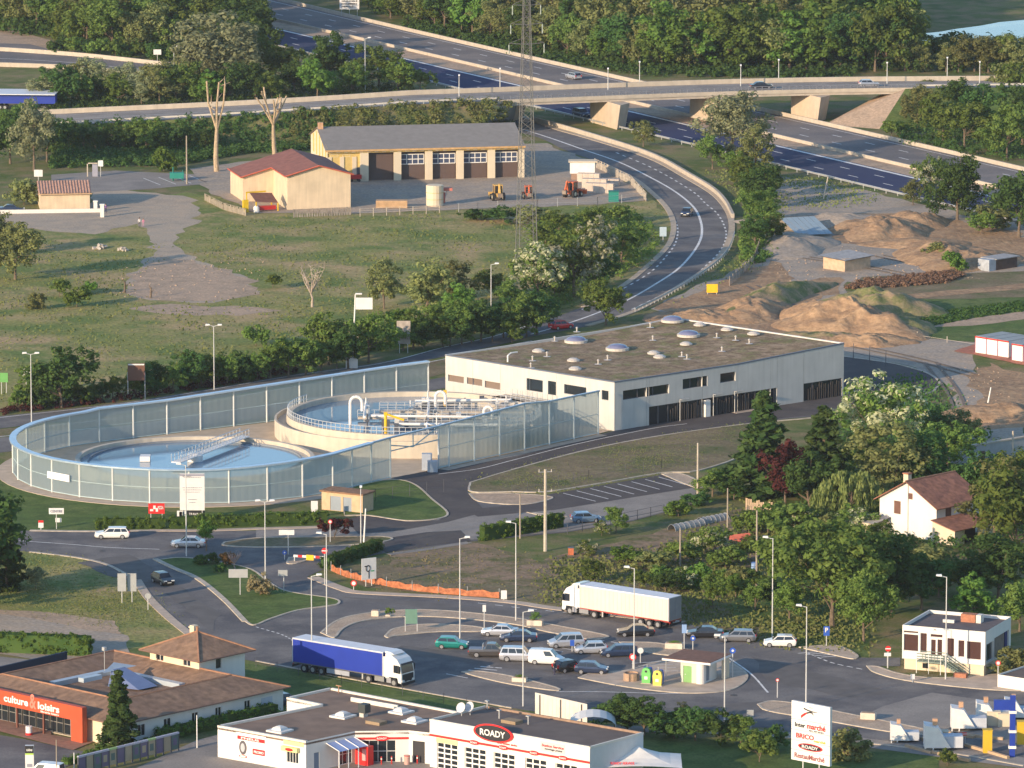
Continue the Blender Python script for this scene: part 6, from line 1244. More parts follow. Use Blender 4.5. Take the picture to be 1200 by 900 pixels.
mb=MB();mb.box(-.5,Lg+.5,-.8,-.68,ze-.55,ze-.2);mb.build('fascia',mat('orange_fascia',(.52,.32,.14),.8),o);mb=MB();mb.quad((Lg+.5,-.7,ze-.3),(-.5,-.7,ze-.3),(-.5,Dg/2,zr-.05),(Lg+.5,Dg/2,zr-.05));mb.build('soffit',YEP,o)
mb=MB();mb.box(-.3,.6,Dg/2-1.2,Dg/2-.3,zr-1.0,zr+.9);mb.build('chimney',mat('orange_brick',(.5,.3,.18),.9),o)
o2=thing('tipper_body','small red tipper body parked at the left door of the long garage','trailer',G(416,213),.1);mb=MB();mb.box(-1.2,1.2,-.6,.6,.6,1.3);mb.build('body',REDP,o2);mb=MB();[mb.tube((x,y,.3),(x,y+.15,.3),.3,10) for x in(-.7,.7) for y in(-.6,.45)];mb.build('wheel',BLACKP,o2)
# red-roofed hall
F_=Frame(G(336.7,205.8,6.2),G(410.8,203.3,6.2));F_.o.z=0;o=thing('red_roofed_hall','stained cream hall with a low red-brown gable roof and a set-back left annex','hall',F_.o,F_.rz);Lr=F_.L;De,ya,xa=23.5,12.0,-5.6
STAIN=mat('stained_render',(.62,.50,.35),.9,var=.16,scale=.5,streak=2.5)
sl_=.28;zf=lambda x:6.15+(min(x,Lr-x))*sl_
mb=MB();mb.face([(0,0,0),(Lr,0,0),(Lr,0,zf(0)),(Lr/2,0,zf(Lr/2)),(0,0,zf(0))]);mb.build('gable_wall',STAIN,o)
mb=MB();mb.quad((0,ya,0),(0,0,0),(0,0,6.15),(0,ya,6.15));mb.build('side_wall',STAIN,o);mb=MB();mb.quad((Lr,0,0),(Lr,De,0),(Lr,De,6.15),(Lr,0,6.15));mb.build('side_wall',STAIN,o)
zx=6.15+xa*sl_;mb=MB();mb.face([(xa,ya,0),(0,ya,0),(0,ya,6.15),(xa,ya,zx)]);mb.build('annex_front',STAIN,o);mb=MB();mb.quad((xa,De,0),(xa,ya,0),(xa,ya,zx),(xa,De,zx));mb.build('annex_side',STAIN,o);mb=MB();mb.face([(Lr,De,0),(xa,De,0),(xa,De,zx),(Lr/2,De,zf(Lr/2)),(Lr,De,6.15)]);mb.build('back_wall',STAIN,o)
k_=.5;RR=lambda x:6.22+(Lr/2-abs(x-Lr/2))*sl_
mb=MB();mb.face([(-k_,-k_,RR(-k_)),(Lr/2,-k_,RR(Lr/2)),(Lr/2,De,RR(Lr/2)),(xa-k_,De,RR(xa-k_)),(xa-k_,ya-k_,RR(xa-k_)),(-k_,ya-k_,RR(-k_))]);mb.build('roof_slope',REDTILE,o)
mb=MB();mb.quad((Lr/2,-k_,RR(Lr/2)),(Lr+k_,-k_,RR(Lr+k_)),(Lr+k_,De,RR(Lr+k_)),(Lr/2,De,RR(Lr/2)));mb.build('roof_slope',REDTILE,o)
REDF=mat('red_verge',(.50,.12,.07),.8)
for a,b_ in(((-k_,-k_),(Lr/2,-k_)),((Lr/2,-k_),(Lr+k_,-k_)),((xa-k_,ya-k_),(-k_,ya-k_)),((-k_,-k_),(-k_,ya-k_)),((xa-k_,ya-k_),(xa-k_,De))):
 mb=MB();mb.tube((a[0],a[1],RR(a[0])),(b_[0],b_[1],RR(b_[0])),.13,4);mb.build('verge',REDF,o)
F2=Frame(G(300,249),G(331,247));o=thing('yellow_shelter','low open shelter with yellow frame and rusty roof against the red-roofed hall','shelter',F2 .o,F2 .rz);YF=flat('bright_yellow',(.75,.50,.02),.5)
mb=MB();mb.quad((0,0,1.9),(4.3,0,1.5),(4.3,3,2.9),(0,3,3.2));mb.build('roof',mat('rusty_sheet',(.22,.10,.07),.8),o)
for x,y,h in((0,0,1.9),(4.2,0,1.5),(-.6,3,3.3),(4.2,3,2.9)):mb=MB();mb.box(x,x+.18,y,y+.18,0,h);mb.build('post',YF,o)
mb=MB();mb.box(-.6,3.2,3,3.2,3.1,3.35);mb.build('beam',YF,o);mb=MB();mb.box(-2.0,-1.0,1,1.5,0,2.2);mb.build('yellow_cabinet',YF,o);mb=MB();mb.box(.6,4,.3,1.2,.3,1.0);mb.build('red_tank',REDP,o);mb=MB();mb.lathe([(.55,0),(.55,.9),(.1,1.3)],10,0.2,0.3);mb.build('white_drum',WHITE,o)
# little tiled house at the left
F_=Frame(G(47,246),G(105.4,245));o=thing('tiled_cabin','little cream cabin with a pinkish canal-tile roof at the far left','cabin',F_.o,F_.rz);Ls,Ds=F_.L,11.0;wallM(o,F_,F_,Ls,3.0,[],STAIN)
mb=MB();mb.face([(0,Ds,0),(0,0,0),(0,0,3),(0,Ds/2,4.3),(0,Ds,3)]);mb.build('gable_wall',STAIN,o);mb=MB();mb.face([(Ls,0,0),(Ls,Ds,0),(Ls,Ds,3),(Ls,Ds/2,4.3),(Ls,0,3)]);mb.quad((Ls,Ds,0),(0,Ds,0),(0,Ds,3),(Ls,Ds,3));mb.build('wall',STAIN,o)
v=[];fs=[];nr=18
for sgn in(0,1):
 mb=MB();
 for k in range(nr):
  xa_,xb_=-.3+(Ls+.6)*k/nr,-.3+(Ls+.6)*(k+1)/nr;xm=(xa_+xb_)/2;up_=.12;y0_,y1_=(-.5,Ds/2) if not sgn else(Ds+.5,Ds/2);z0_,z1_=2.95,4.45
  for xx0,xx1,za,zb in((xa_,xm,0,up_),(xm,xb_,up_,0)):mb._add([(xx0,y0_,z0_+za),(xx1,y0_,z0_+zb),(xx1,y1_,z1_+zb),(xx0,y1_,z1_+za)],[(0,1,2,3) if not sgn else(3,2,1,0)])
 mb.build('tiled_slope',PINKTILE,o)
mb=MB();mb.box(-.35,Ls+.35,-.55,-.45,2.75,2.95);mb.build('eave',mat('orange_fascia2',(.5,.33,.2),.8),o)
F_=Frame(G(-20,251),G(118,249));o=thing('boundary_wall','long low pale wall running from the left edge to the two white gate pillars','wall',F_.o,F_.rz);mb=MB();mb.box(0,F_.L,0,.25,0,.7);mb.build('wall',WHITEW,o)
for px_,py_,pt in((112,248,235),(119.8,254.5,239)):
 o=thing('gate_pillar','square white gate pillar with a flat cap, '+('the farther one' if px_<115 else 'the nearer one'),'pillar',G(px_,py_));hz=HT(px_,py_,pt);mb=MB();mb.box(-.33,.33,-.33,.33,0,hz-.2);mb.build('shaft',WHITEW,o);mb=MB();mb.box(-.42,.42,-.42,.42,hz-.2,hz);mb.build('cap',WHITEW,o)
# the house on the right
F_=Frame(G(1031,582.5,4.6),G(1097.5,593.7,4.6));F_.o.z=0;t=thing('family_house','white house with a brown-red tiled gable roof and closed shutters among the trees','house',F_.o,F_.rz);Lx,Dy,ze,zr=F_.L,9.0,4.6,7.3
g_win=[pxrect(F_,1048,1055.5,587,602),pxrect(F_,1065,1069.5,578,585)]
mb=MB();holes_wall(mb,(0,0,0),(1,0,0),(0,0,1),Lx,ze,(0,-1,0),[(g_win[0][0],g_win[0][1],g_win[0][2],min(g_win[0][3],ze-.1))],.12);mb.face([(0,0,ze),(Lx,0,ze),(Lx/2,0,zr)]);mb.build('gable_wall',WHITEW,t)
for w_ in g_win:mb=MB();mb.box(w_[0],w_[1],-.05,-.005,w_[2],w_[3]);mb.build('shutter',SHUT,t)
fs_=Frame(F_.o+F_.X*Lx,F_.o+F_.X*Lx+F_.Y*Dy);mb=MB();mb.T=rel(F_,fs_);sw=[pxrect(fs_,1108,1115,592,607),pxrect(fs_,1125.5,1130.5,590,604)];sw=[(a,b,max(c,2.4),min(d,4.4)) for a,b,c,d in sw];holes_wall(mb,(0,0,0),(1,0,0),(0,0,1),Dy,ze,(0,-1,0),sw,.12);mb.build('side_wall',WHITEW,t)
for w_ in sw:window(t,*w_,T=rel(F_,fs_),gm=SHUT,fm=SHUT,name='shuttered_window')
mb=MB();mb.quad((0,Dy,0),(0,0,0),(0,0,ze),(0,Dy,ze));mb.face([(Lx,Dy,0),(0,Dy,0),(0,Dy,ze),(Lx/2,Dy,zr),(Lx,Dy,ze)]);mb.build('wall',WHITEW,t)
mb=MB();mb.box(-.03,-.005,1,3,2.2,3.8);mb.build('shutter',SHUT,t)
oh=.6;sl2=(zr-ze)/(Lx/2)
for sg in(0,1):
 xe=-oh if not sg else Lx+oh;q=[(xe,-oh,ze-oh*sl2+.1),(Lx/2,-oh,zr+.1),(Lx/2,Dy+oh,zr+.1),(xe,Dy+oh,ze-oh*sl2+.1)];mb=MB();mb.face(q if not sg else q[::-1]);q2=[(a,b,c-.12) for a,b,c in q];mb.face(q2[::-1] if not sg else q2);
 for i in range(4):mb.quad(q[i],q[(i+1)%4],q2[(i+1)%4],q2[i])
 mb.build('roof_slope',HOUSETILE,t)
mb=MB();mb.tube((Lx/2,-oh,zr+.12),(Lx/2,Dy+oh,zr+.12),.12,6);mb.build('ridge',MATS['ridge_tiles'],t)
x_=F_.on_y(1062,562)[0];mb=MB();mb.box(3.6,4.4,.5,1.2,ze+1.5,zr+.8);c_=mb.build('chimney',CREAM,t);mb=MB();mb.box(3.5,4.5,.4,1.3,zr+.8,zr+.95);mb.build('chimney_cap',MATS['red_brick'],c_)
mb=MB();mb.tube((4.9,-.06,0),(4.9,-.06,zr-.3),.06,5);mb.build('downpipe',STEEL,t)
mb=MB();q=[(Lx+.01,-1.2,3.0),(13.9,-1.2,2.05),(13.9,7.5,2.05),(Lx+.01,7.5,3.0)];mb.face(q);mb.face([(a,b,c-.12) for a,b,c in q][::-1]);[mb.quad(q[i],q[(i+1)%4],(*q[(i+1)%4][:2],q[(i+1)%4][2]-.12),(*q[i][:2],q[i][2]-.12)) for i in range(4)];mb.build('lean_to_roof',HOUSETILE,t)
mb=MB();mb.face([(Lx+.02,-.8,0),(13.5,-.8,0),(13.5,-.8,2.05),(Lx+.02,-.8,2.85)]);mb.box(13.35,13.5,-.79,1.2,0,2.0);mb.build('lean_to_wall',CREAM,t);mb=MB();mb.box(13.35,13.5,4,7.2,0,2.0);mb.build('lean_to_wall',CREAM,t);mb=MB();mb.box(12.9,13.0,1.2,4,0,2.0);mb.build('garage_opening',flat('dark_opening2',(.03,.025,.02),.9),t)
o=thing('garden_lean_to','low grey sheet-roofed shed at the left foot of the white house gable','shed',F_.o-F_.Y*3.5-F_.X*5.0,F_.rz);mb=MB();mb.quad((0,0,1.7),(7,0,1.7),(7,3.4,2.2),(0,3.4,2.2));mb.build('roof',mat('grey_sheet',(.35,.34,.33),.7,var=.2),o);mb=MB();mb.box(.1,6.9,.1,3.3,0,1.65);mb.build('walls',CREAM,o)
F_=Frame(G(1112,551),G(1230,531));o=thing('long_grey_wall','long pale grey building wall behind the trees at the right edge','wall',F_.o,F_.rz);mb=MB();mb.box(0,F_.L,0,.3,0,2.8);mb.build('wall',mat('grey_block_wall',(.38,.38,.38),.9,var=.1),o);mb=MB();mb.box(-.1,F_.L,-.1,.5,2.8,3.0);mb.build('coping',CONC,o);x_=F_.on_y(1146,545)[0];mb=MB();mb.box(x_-.4,x_+.4,-.05,0,0,1.9);mb.build('door',WHITE,o);mb=MB();mb.box(x_+.6,x_+1.3,-.05,0,0,1.9);mb.build('shutter',SHUT,o)
F_=Frame(G(1142.5,413.7),G(1182,420));
for i in range(6):
 g2=i>2;x0=(2.32*i) if not g2 else 8.6+2.45*(i-3);y0=0 if not g2 else-1.2
 o=thing('site_cabin','%s white site cabin with red edge trim %s'%(('first','second','third','first','second','third')[i],'in the left block of three' if not g2 else 'in the nearer block at the right edge'),'cabin',F_.o+F_.X*x0+F_.Y*y0,F_.rz,'site cabins on the dirt')
 mb=MB();mb.box(.06,2.24,.02,6.2,.12,2.6);mb.build('body',flat('cabin_white',(.76,.73,.70),.5),o);mb=MB();mb.box(.1,2.2,.0,6.1,2.62,2.7);mb.build('roof',flat('cabin_roof',(.30,.32,.32),.6),o)
 mb=MB();mb.box(0,2.3,-.04,.02,2.45,2.66);mb.build('red_trim',REDP,o);mb=MB();mb.box(0,.09,-.05,.01,0,2.45);mb.build('corner_post',flat('plum_post',(.25,.05,.12),.5),o)
sheet('brick_red_ground',[(1118,412),(1142,404),(1230,425),(1230,436),(1180,424),(1150,418)],mat('red_earth',(.42,.16,.10),.95,var=.2),.09,.3,2)
F_=Frame(G(990,318.5),G(1020,314));o=thing('block_shack','small sandy block shack with a grey sheet roof among the sand heaps','shack',F_.o,F_.rz);w_=F_.L;mb=MB();mb.box(0,w_,0,5,0,2.1);mb.build('walls',mat('sand_blocks',(.52,.38,.26),.9,var=.15),o);mb=MB();mb.quad((-.5,-.6,2.0),(w_+.5,-.6,2.2),(w_+.4,5.5,2.5),(-1,5.5,2.3));mb.quad((-.5,-.6,1.9),(-1,5.5,2.2),(w_+.4,5.5,2.4),(w_+.5,-.6,2.1));mb.build('roof',MATS['grey_sheet'],o)
F_=Frame(G(935,279),G(976,277));o=thing('blue_sheet_shed','low lean-to with a pale blue corrugated roof beside the grey earth bank','shed',F_.o,F_.rz);w_=F_.L
for i in range(6):mb=MB();a,b_=w_*i/6,w_*(i+1)/6;mb.quad((a,0,.5),(b_-.04,0,.5),(b_-.04,9,2.3),(a,9,2.3));mb.build('roof_sheet',flat('blue_sheet',(.30,.38,.42),.5),o)
mb=MB();mb.box(0,w_,9,9.2,0,2.3);mb.build('wall',CONC,o)
F_=Frame(G(1160,318),G(1192,313));o=thing('dark_garden_hut','low dark brown hut with a pale end at the right among the sand','hut',F_.o,F_.rz);mb=MB();mb.box(1.5,F_.L,0,3,0,1.8);mb.build('walls',mat('dark_planks',(.09,.06,.05),.9),o);mb=MB();mb.box(-.2,1.5,0,2.5,0,1.9);mb.build('pale_end',mat('pale_blue_board',(.35,.38,.42),.8),o);mb=MB();mb.box(1.3,F_.L+.3,-.3,3.3,1.8,1.95);mb.build('roof',MATS['grey_sheet'],o)
# earth heaps
def mound(px,py,rx,ry,h,m_,seed,label,rot=0,rough=.35,sharp=1.6):
 g_=G(px,py);n_,k_=56,20;r=np.random.RandomState(seed);ph=r.uniform(0,6.28,12);mb=MB();v=[];
 from mathutils import noise
 for j in range(k_+1):
  f_=j/k_
  for i in range(n_):
   a=2*math.pi*i/n_;e=1+.18*math.sin(2*a+ph[0])+.12*math.sin(3*a+ph[1])+.08*math.sin(5*a+ph[2]);x,y=math.cos(a)*rx*f_*e,math.sin(a)*ry*f_*e
   z=h*max(0,1-f_**sharp)*(1+rough*.55*noise.fractal(Vector((x*.26+seed*7,y*.22,0)),1.0,2.1,3))+(.26*rough*noise.fractal(Vector((x*.9,y*1.1,seed)),.9,2,3) if 0<f_<1 else 0);v.append((x,y,z-(.1 if f_==1 else 0)))
 fs=[(j*n_+i,j*n_+(i+1)%n_,(j+1)*n_+(i+1)%n_,(j+1)*n_+i) for j in range(k_) for i in range(n_)]
 fs=[f[::-1] for f in fs];mb._add(v,fs);return mb.build('earth_heap',m_,None,g_,rot,smooth=True,kind='structure')
GH=groundmat('grassy_heap',[(.21,.20,.09),(.12,.16,.05),(.40,.28,.17)],[1,.2,.3])
mound(1000,384,10,14,4.0,SAND,1,'',.2,.8,1.3);mound(960,374,6,10,2.6,SAND,2,'',0,.6,1.5);mound(1048,388,7,9,2.6,GH,7,'',0,.6,1.3);mound(1020,368,11,11,3.8,GH,11,'',0,.6)
mound(905,352,5,20,2.4,GH,3,'',-.5,.6,1.6);mound(880,366,7,10,2.0,SAND,8,'',0,.8);mound(1042,272,8,13,2.5,SAND,4,'',0,.7,1.3);mound(1020,268,7,9,2.2,SAND,12,'',0,.6,1.3);mound(1105,302,7,14,2.6,SAND,5,'',0,.6,1.3);mound(1135,306,10,12,1.8,SAND,6,'',0,.6);mound(1072,262,7,8,2.0,SAND,13,'',0,.6);mound(1085,288,10,9,1.2,SAND,14,'');mound(930,288,8,14,1.6,GREYDIRT,15,'',0,.5);mound(1170,486,8,9,1.6,SAND,16,'',0,.6);mound(825,372,9,8,1.1,SAND,17,'',0,.8);mound(960,398,12,6,1.0,GH,18,'',0,.9);mound(1010,402,9,5,1.4,SAND,19,'',0,.9);mound(975,262,16,8,1.8,GREYDIRT,20,'',0,.4)
scrubmass('reddish_crop',[(990,338),(1010,330),(1120,318),(1130,324),(1110,332),(1010,340)],700,.5,.9,leafmat('reddish_stalks',(.26,.16,.11),(.32,.2,.13)),21,ls=.22,label='strip of dry reddish-brown crop')
scrubmass('row_crop',[(1075,372),(1110,364),(1230,350),(1230,362),(1150,372),(1085,384)],500,.4,.5,LF['dark'],22,ls=.2,label='dark green row crop')
def debris(pix,n,smax,m_,seed,label):
 r=random.Random(seed);mb=MB();P_=[G(x,y) for x,y in pix];x0,x1=min(p.x for p in P_),max(p.x for p in P_);y0,y1=min(p.y for p in P_),max(p.y for p in P_)
 for k in range(n):
  x,y,s_=r.uniform(x0,x1),r.uniform(y0,y1),r.uniform(.06,smax);mb.T=Matrix.Translation((x,y,s_*.25))@Matrix.Rotation(r.uniform(0,6),4,(r.random(),r.random(),1));mb.box(-s_,s_,-s_*.7,s_*.7,-s_*.5,s_*.5)
 mb.T=None;mb.build('loose_stones',m_,None,kind='stuff',label=label,category='stones')
debris([(930,372),(1075,402)],260,.15,DIRT,3,'loose clods round the sand heaps');debris([(900,282),(1150,330)],260,.16,DIRT,4,'stones and clods on the building site');debris([(150,300),(300,352)],160,.16,DIRT,5,'small stones on the bare patch');debris([(1100,430),(1200,500)],90,.15,DIRT,6,'clods beside the dirt track')
for i,(a,b_) in enumerate((((1000,405),(1140,440)),((1090,425),(1130,500)),((930,300),(1060,322)),((880,335),(940,372)),((1030,300),(1110,320)))):
 for o_ in(-.9,.9):
  L_=offset_line(W([a,((a[0]+b_[0])/2+8,(a[1]+b_[1])/2),b_]),o_);mb=MB();line(mb,L_,.5,.105+.003*i);mb.build('wheel_rut',mat('rut_earth',(.20,.155,.12),.95,var=.2),kind='structure')
# vehicles
TYRE=flat('tyre',(.025,.025,.028),.8);RIM=flat('wheel_rim',(.45,.45,.46),.35,metal=.6);CGL=flat('car_glass',(.02,.025,.035),.08,spec=.7);HL=flat('headlamp',(.75,.75,.72),.2);TL=flat('tail_lamp',(.45,.02,.02),.3);PLT=flat('number_plate',(.7,.68,.6),.5);TRIM=flat('black_trim',(.03,.03,.032),.6)
def paint(name,c,metal=.3):return mat('paint_'+name,c,.32,var=.03,metal=metal,coat=.6,spec=.5)
PT={'white':paint('white',(.74,.73,.70),0),'silver':paint('silver',(.50,.51,.54),.5),'grey':paint('grey',(.22,.22,.23),.5),'black':paint('black',(.018,.018,.022),.2),'navy':paint('navy',(.025,.04,.085),.3),'blue':paint('blue',(.17,.27,.40),.5),'green':paint('green',(.01,.22,.19),.3),'red':paint('red',(.75,.02,.025),0),'ash':paint('ash',(.10,.09,.085),.5)}
KINDS={'hatch':dict(L=3.95,W=1.70,H=1.46,hood=.93,belt=.90,xs=(.26,.42,.86,.985),tail=1.0),'estate':dict(L=4.55,W=1.76,H=1.48,hood=.93,belt=.92,xs=(.25,.40,.90,.99),tail=.97),'sedan':dict(L=4.55,W=1.76,H=1.43,hood=.92,belt=.92,xs=(.27,.42,.70,.86),tail=.98),'mpv':dict(L=4.35,W=1.78,H=1.68,hood=1.0,belt=.98,xs=(.20,.38,.92,.99),tail=1.0),'van':dict(L=4.2,W=1.75,H=1.82,hood=1.05,belt=1.05,xs=(.20,.36,.97,1.0),tail=1.05),'suv':dict(L=4.6,W=1.85,H=1.76,hood=1.08,belt=1.05,xs=(.26,.38,.93,.985),tail=1.05),'pickup':dict(L=5.1,W=1.80,H=1.72,hood=1.05,belt=1.02,xs=(.24,.36,.56,.62),tail=1.02)}
def car(px,py,hdg,kind,col,label,z=0,bedopen=False,glassback=True):
 K=KINDS[kind];L_,W_,H_=K['L'],K['W'],K['H'];p=G(px,py,z)
 t_=thing('car' if kind not in('van','pickup') else('small_van' if kind=='van' else 'pickup_truck'),label,'van' if kind=='van' else('pickup' if kind=='pickup' else 'car'),p,R(hdg))
 X=lambda f:L_/2-f*L_
 gc=.22;w2=W_/2;bl=K['belt'];a,b_,c,d=K['xs'];hood=K['hood']
 prof=[(0,.45,.55,.80),(.03,.26,.72,.93),(.12,gc,hood-.12,1.0),(a,gc,hood,1.0),(.5,gc,bl+.02,1.0),(min(d,.9),gc,K['tail'],1.0),(.97,.28,K['tail']-.04,.95),(1,.42,K['tail']-.18 if kind!='sedan' else.80,.86)]
 if kind in('van','mpv','hatch','suv','estate'):prof[-2]=(.975,.28,K['tail'],.97);prof[-1]=(1,.42,K['tail']-.06,.93)
 mb=MB();v=[];n_=8
 for f,z0,z1_,wf in prof:
  y=w2*wf;x=X(f);v+=[(x,-y*.92,z0),(x,-y,z0+.18),(x,-y,z1_-.22),(x,-y*.93,z1_),(x,y*.93,z1_),(x,y,z1_-.22),(x,y,z0+.18),(x,y*.92,z0)]
 fs=[]
 for i in range(len(prof)-1):
  for j in range(n_):q=i*n_;fs.append((q+j,q+(j+1)%n_,q+n_+(j+1)%n_,q+n_+j))
 fs+=[tuple(range(n_))[::-1],tuple(range((len(prof)-1)*n_,len(prof)*n_))]
 mb._add(v,fs)
 yb,yt=w2*.92,w2*.76;zb=bl-.01;T4=[(X(a),zb),(X(b_),H_-.03),((X(b_)+X(c))/2,H_),(X(c),H_-.04),(X(d),zb)]
 v=[(x,-(yb if z<bl+.01 else yt),z) for x,z in T4]+[(x,(yb if z<bl+.01 else yt),z) for x,z in T4]
 mb._add(v,[(0,1,2,3,4),(9,8,7,6,5),(0,5,6,1),(1,6,7,2),(2,7,8,3),(3,8,9,4)]);
 if kind=='pickup':
  mb.box(X(1)+.05,X(.63),-w2,w2,.45,.55)
  mb2=MB();mb2 .box(X(.985),X(.64),-w2*.8,w2*.8,1.0,1.055);mb2 .build('load_bed',MATS['flat_bed'] if 'flat_bed' in MATS else flat('flat_bed',(.20,.25,.32),.6),t_)
  mb2=MB();mb2 .tube((X(.66),-.6,1.0),(X(.66),-.6,1.55),.05,5);mb2 .tube((X(.66),-.6,1.55),(X(.66),.6,1.55),.05,5);mb2 .tube((X(.66),.6,1.55),(X(.66),.6,1.0),.05,5);mb2 .build('roll_bar',RIM,t_)
 body=mb.build('body',PT[col],t_)
 e=.012
 def pane(name,q):m_=MB();m_.face(q);m_.build(name,CGL,t_)
 def L3(p,q,f):return tuple(p[i]+(q[i]-p[i])*f for i in range(3))
 def insetq(q,f):c_=[sum(p[i] for p in q)/len(q) for i in range(3)];return[tuple(c_[i]+(p[i]-c_[i])*f for i in range(3)) for p in q]
 nx_,nz_=(H_-zb),(X(a)-X(b_));nn=math.hypot(nx_,nz_);off=(nx_/nn*e,0,nz_/nn*e)
 q=[(X(a),-yb,zb),(X(a),yb,zb),(X(b_),yt,H_-.03),(X(b_),-yt,H_-.03)];pane('windscreen',[tuple(p[i]+off[i] for i in range(3)) for p in insetq(q,.9)])
 nx_,nz_=(H_-zb),(X(c)-X(d));nn=math.hypot(nx_,nz_);off=(-nx_/nn*e,0,nz_/nn*e)
 q=[(X(d),yb,zb),(X(d),-yb,zb),(X(c),-yt,H_-.04),(X(c),yt,H_-.04)];pane('rear_window',[tuple(p[i]+off[i] for i in range(3)) for p in insetq(q,.86)])
 cuts={'hatch':(.05,.5,.97),'estate':(.05,.38,.70,.97),'sedan':(.05,.5,.96),'mpv':(.06,.36,.68,.97),'van':(.05,.38),'suv':(.05,.38,.70,.97),'pickup':(.05,.5,.95)}[kind]
 for s_ in(-1,1):
  def sp(f,g):
   xb=X(a)+(X(d)-X(a))*f;xt=X(b_)+(X(c)-X(b_))*f;x=xb+(xt-xb)*g;y=yb+(yt-yb)*g;return(x,s_*(y+e),zb+(H_-.05-zb)*g)
  for c0,c1 in zip(cuts[:-1],cuts[1:]):
   m=.015;q=[sp(c0+m,.1),sp(c1-m,.1),sp(c1-m,.86),sp(c0+m,.86)];pane('side_window',q if s_<0 else q[::-1])
  m_=MB();m_.box(X(a+.03)-.06,X(a+.03)+.06,s_*w2*.98-.09,s_*w2*.98+.09,bl-.02,bl+.12);m_.build('mirror',PT[col],t_)
  m_=MB();m_.box(X(.035)-.05,X(.0)-.03,s_*w2*.62-.2,s_*w2*.62+.2,.62,.76);m_.build('headlight',HL,t_)
  m_=MB();m_.box(X(1)-.015,X(.975),s_*w2*.75-.13,s_*w2*.75+.13,.68,.68+(.35 if kind in('van','mpv','suv','hatch','estate') else.16));m_.build('taillight',TL,t_)
 m_=MB();m_.box(X(0)-.02,X(0)+.02,-.26,.26,.42,.53);m_.build('number_plate',PLT,t_);m_=MB();m_.box(X(1)-.03,X(1)+.01,-.26,.26,.5,.61);m_.build('number_plate',PLT,t_)
 m_=MB();m_.box(X(.0)-.04,X(0)+.015,-w2*.7,w2*.7,.3,.4);m_.build('bumper_grille',TRIM,t_)
 wr=.31 if kind not in('suv','pickup') else.37
 for fx in(.185,.80):
  for s_ in(-1,1):
   y0=s_*(w2-.17);y1=s_*(w2+.015);m_=MB();m_.tube((X(fx),y0,wr),(X(fx),y1,wr),wr,14);wh=m_.build('wheel',TYRE,t_);m_=MB();m_.tube((X(fx),y1-s_*.01,wr),(X(fx),y1+s_*.012,wr),wr*.66,12);m_.build('rim',RIM,wh)
 return t_
car(131.5,630.5,181,'estate','white','white estate car on the approach road below the hedge');car(221,641,176,'sedan','silver','silver-blue saloon behind the slender tree, right of the white estate')
car(191,684,-62,'hatch','black','dark hatchback driving towards the junction past the kerbed grass island');car(686.5,612,12,'hatch','blue','blue-grey hatchback alone on the side road by the hedge')
car(530,759.5,-8,'hatch','green','small turquoise green hatchback beside the sandy island');car(586,745,172,'sedan','silver','silver saloon at the back left of the parking row');car(607.5,751.5,178,'sedan','navy','dark blue saloon next to the silver saloon')
car(574,769.5,-5,'pickup','ash','dark grey pickup with an open bed');car(608.5,774.5,-8,'suv','silver','pale silver off-roader between the pickup and the white van');car(640.5,778,-12,'van','white','small white panel van in the middle of the front row')
car(663,758,190,'mpv','silver','silver-white high-roofed car behind the disabled sign');car(692,765.5,185,'hatch','silver','silver hatchback in the middle of the back row');car(725.5,769,186,'estate','navy','dark blue estate at the right end of the back row')
car(667,786.5,33,'hatch','black','black hatchback with a red rear lamp, partly hidden behind the dark car in front');car(693.5,789,-8,'hatch','navy','dark hatchback at the right end of the front row');car(745,745,183,'sedan','black','black saloon driving just below the white trailer truck')
car(826,747,176,'sedan','black','black saloon following right of the signpost beside the trees');car(864.5,751.5,174,'estate','grey','grey estate car right behind the black saloon');car(914,757.5,176,'hatch','white','white hatchback at the far right of the queue')
car(805,253,-103,'hatch','navy','dark car coming down the bend of the ramp');car(657.5,385.5,35,'hatch','red','red hatchback climbing the valley road above the hall roof')
UTd=UT[30]-UT[26];hm=math.degrees(math.atan2(UTd.y,UTd.x));car(672,92.5,180+hm,'estate','silver','silver estate car on the far motorway carriageway');car(681,137,hm,'suv','navy','dark off-roader passing under the overpass')
bd=BN[60]-BN[56];hb=math.degrees(math.atan2(bd.y,bd.x));car(892,104,hb,'sedan','black','dark saloon with red tail lamps on the overpass',z=6.03);car(1018,101.5,hb,'hatch','silver','silver hatchback on the overpass near its right end',z=6.03)
car(14,248.5,3,'sedan','navy','dark blue saloon at the far left next to the tiled cabin');car(333,826,35,'hatch','navy','dark car half hidden between the shop and the garage');car(53,912,160,'van','white','white van roof just showing at the bottom left edge')
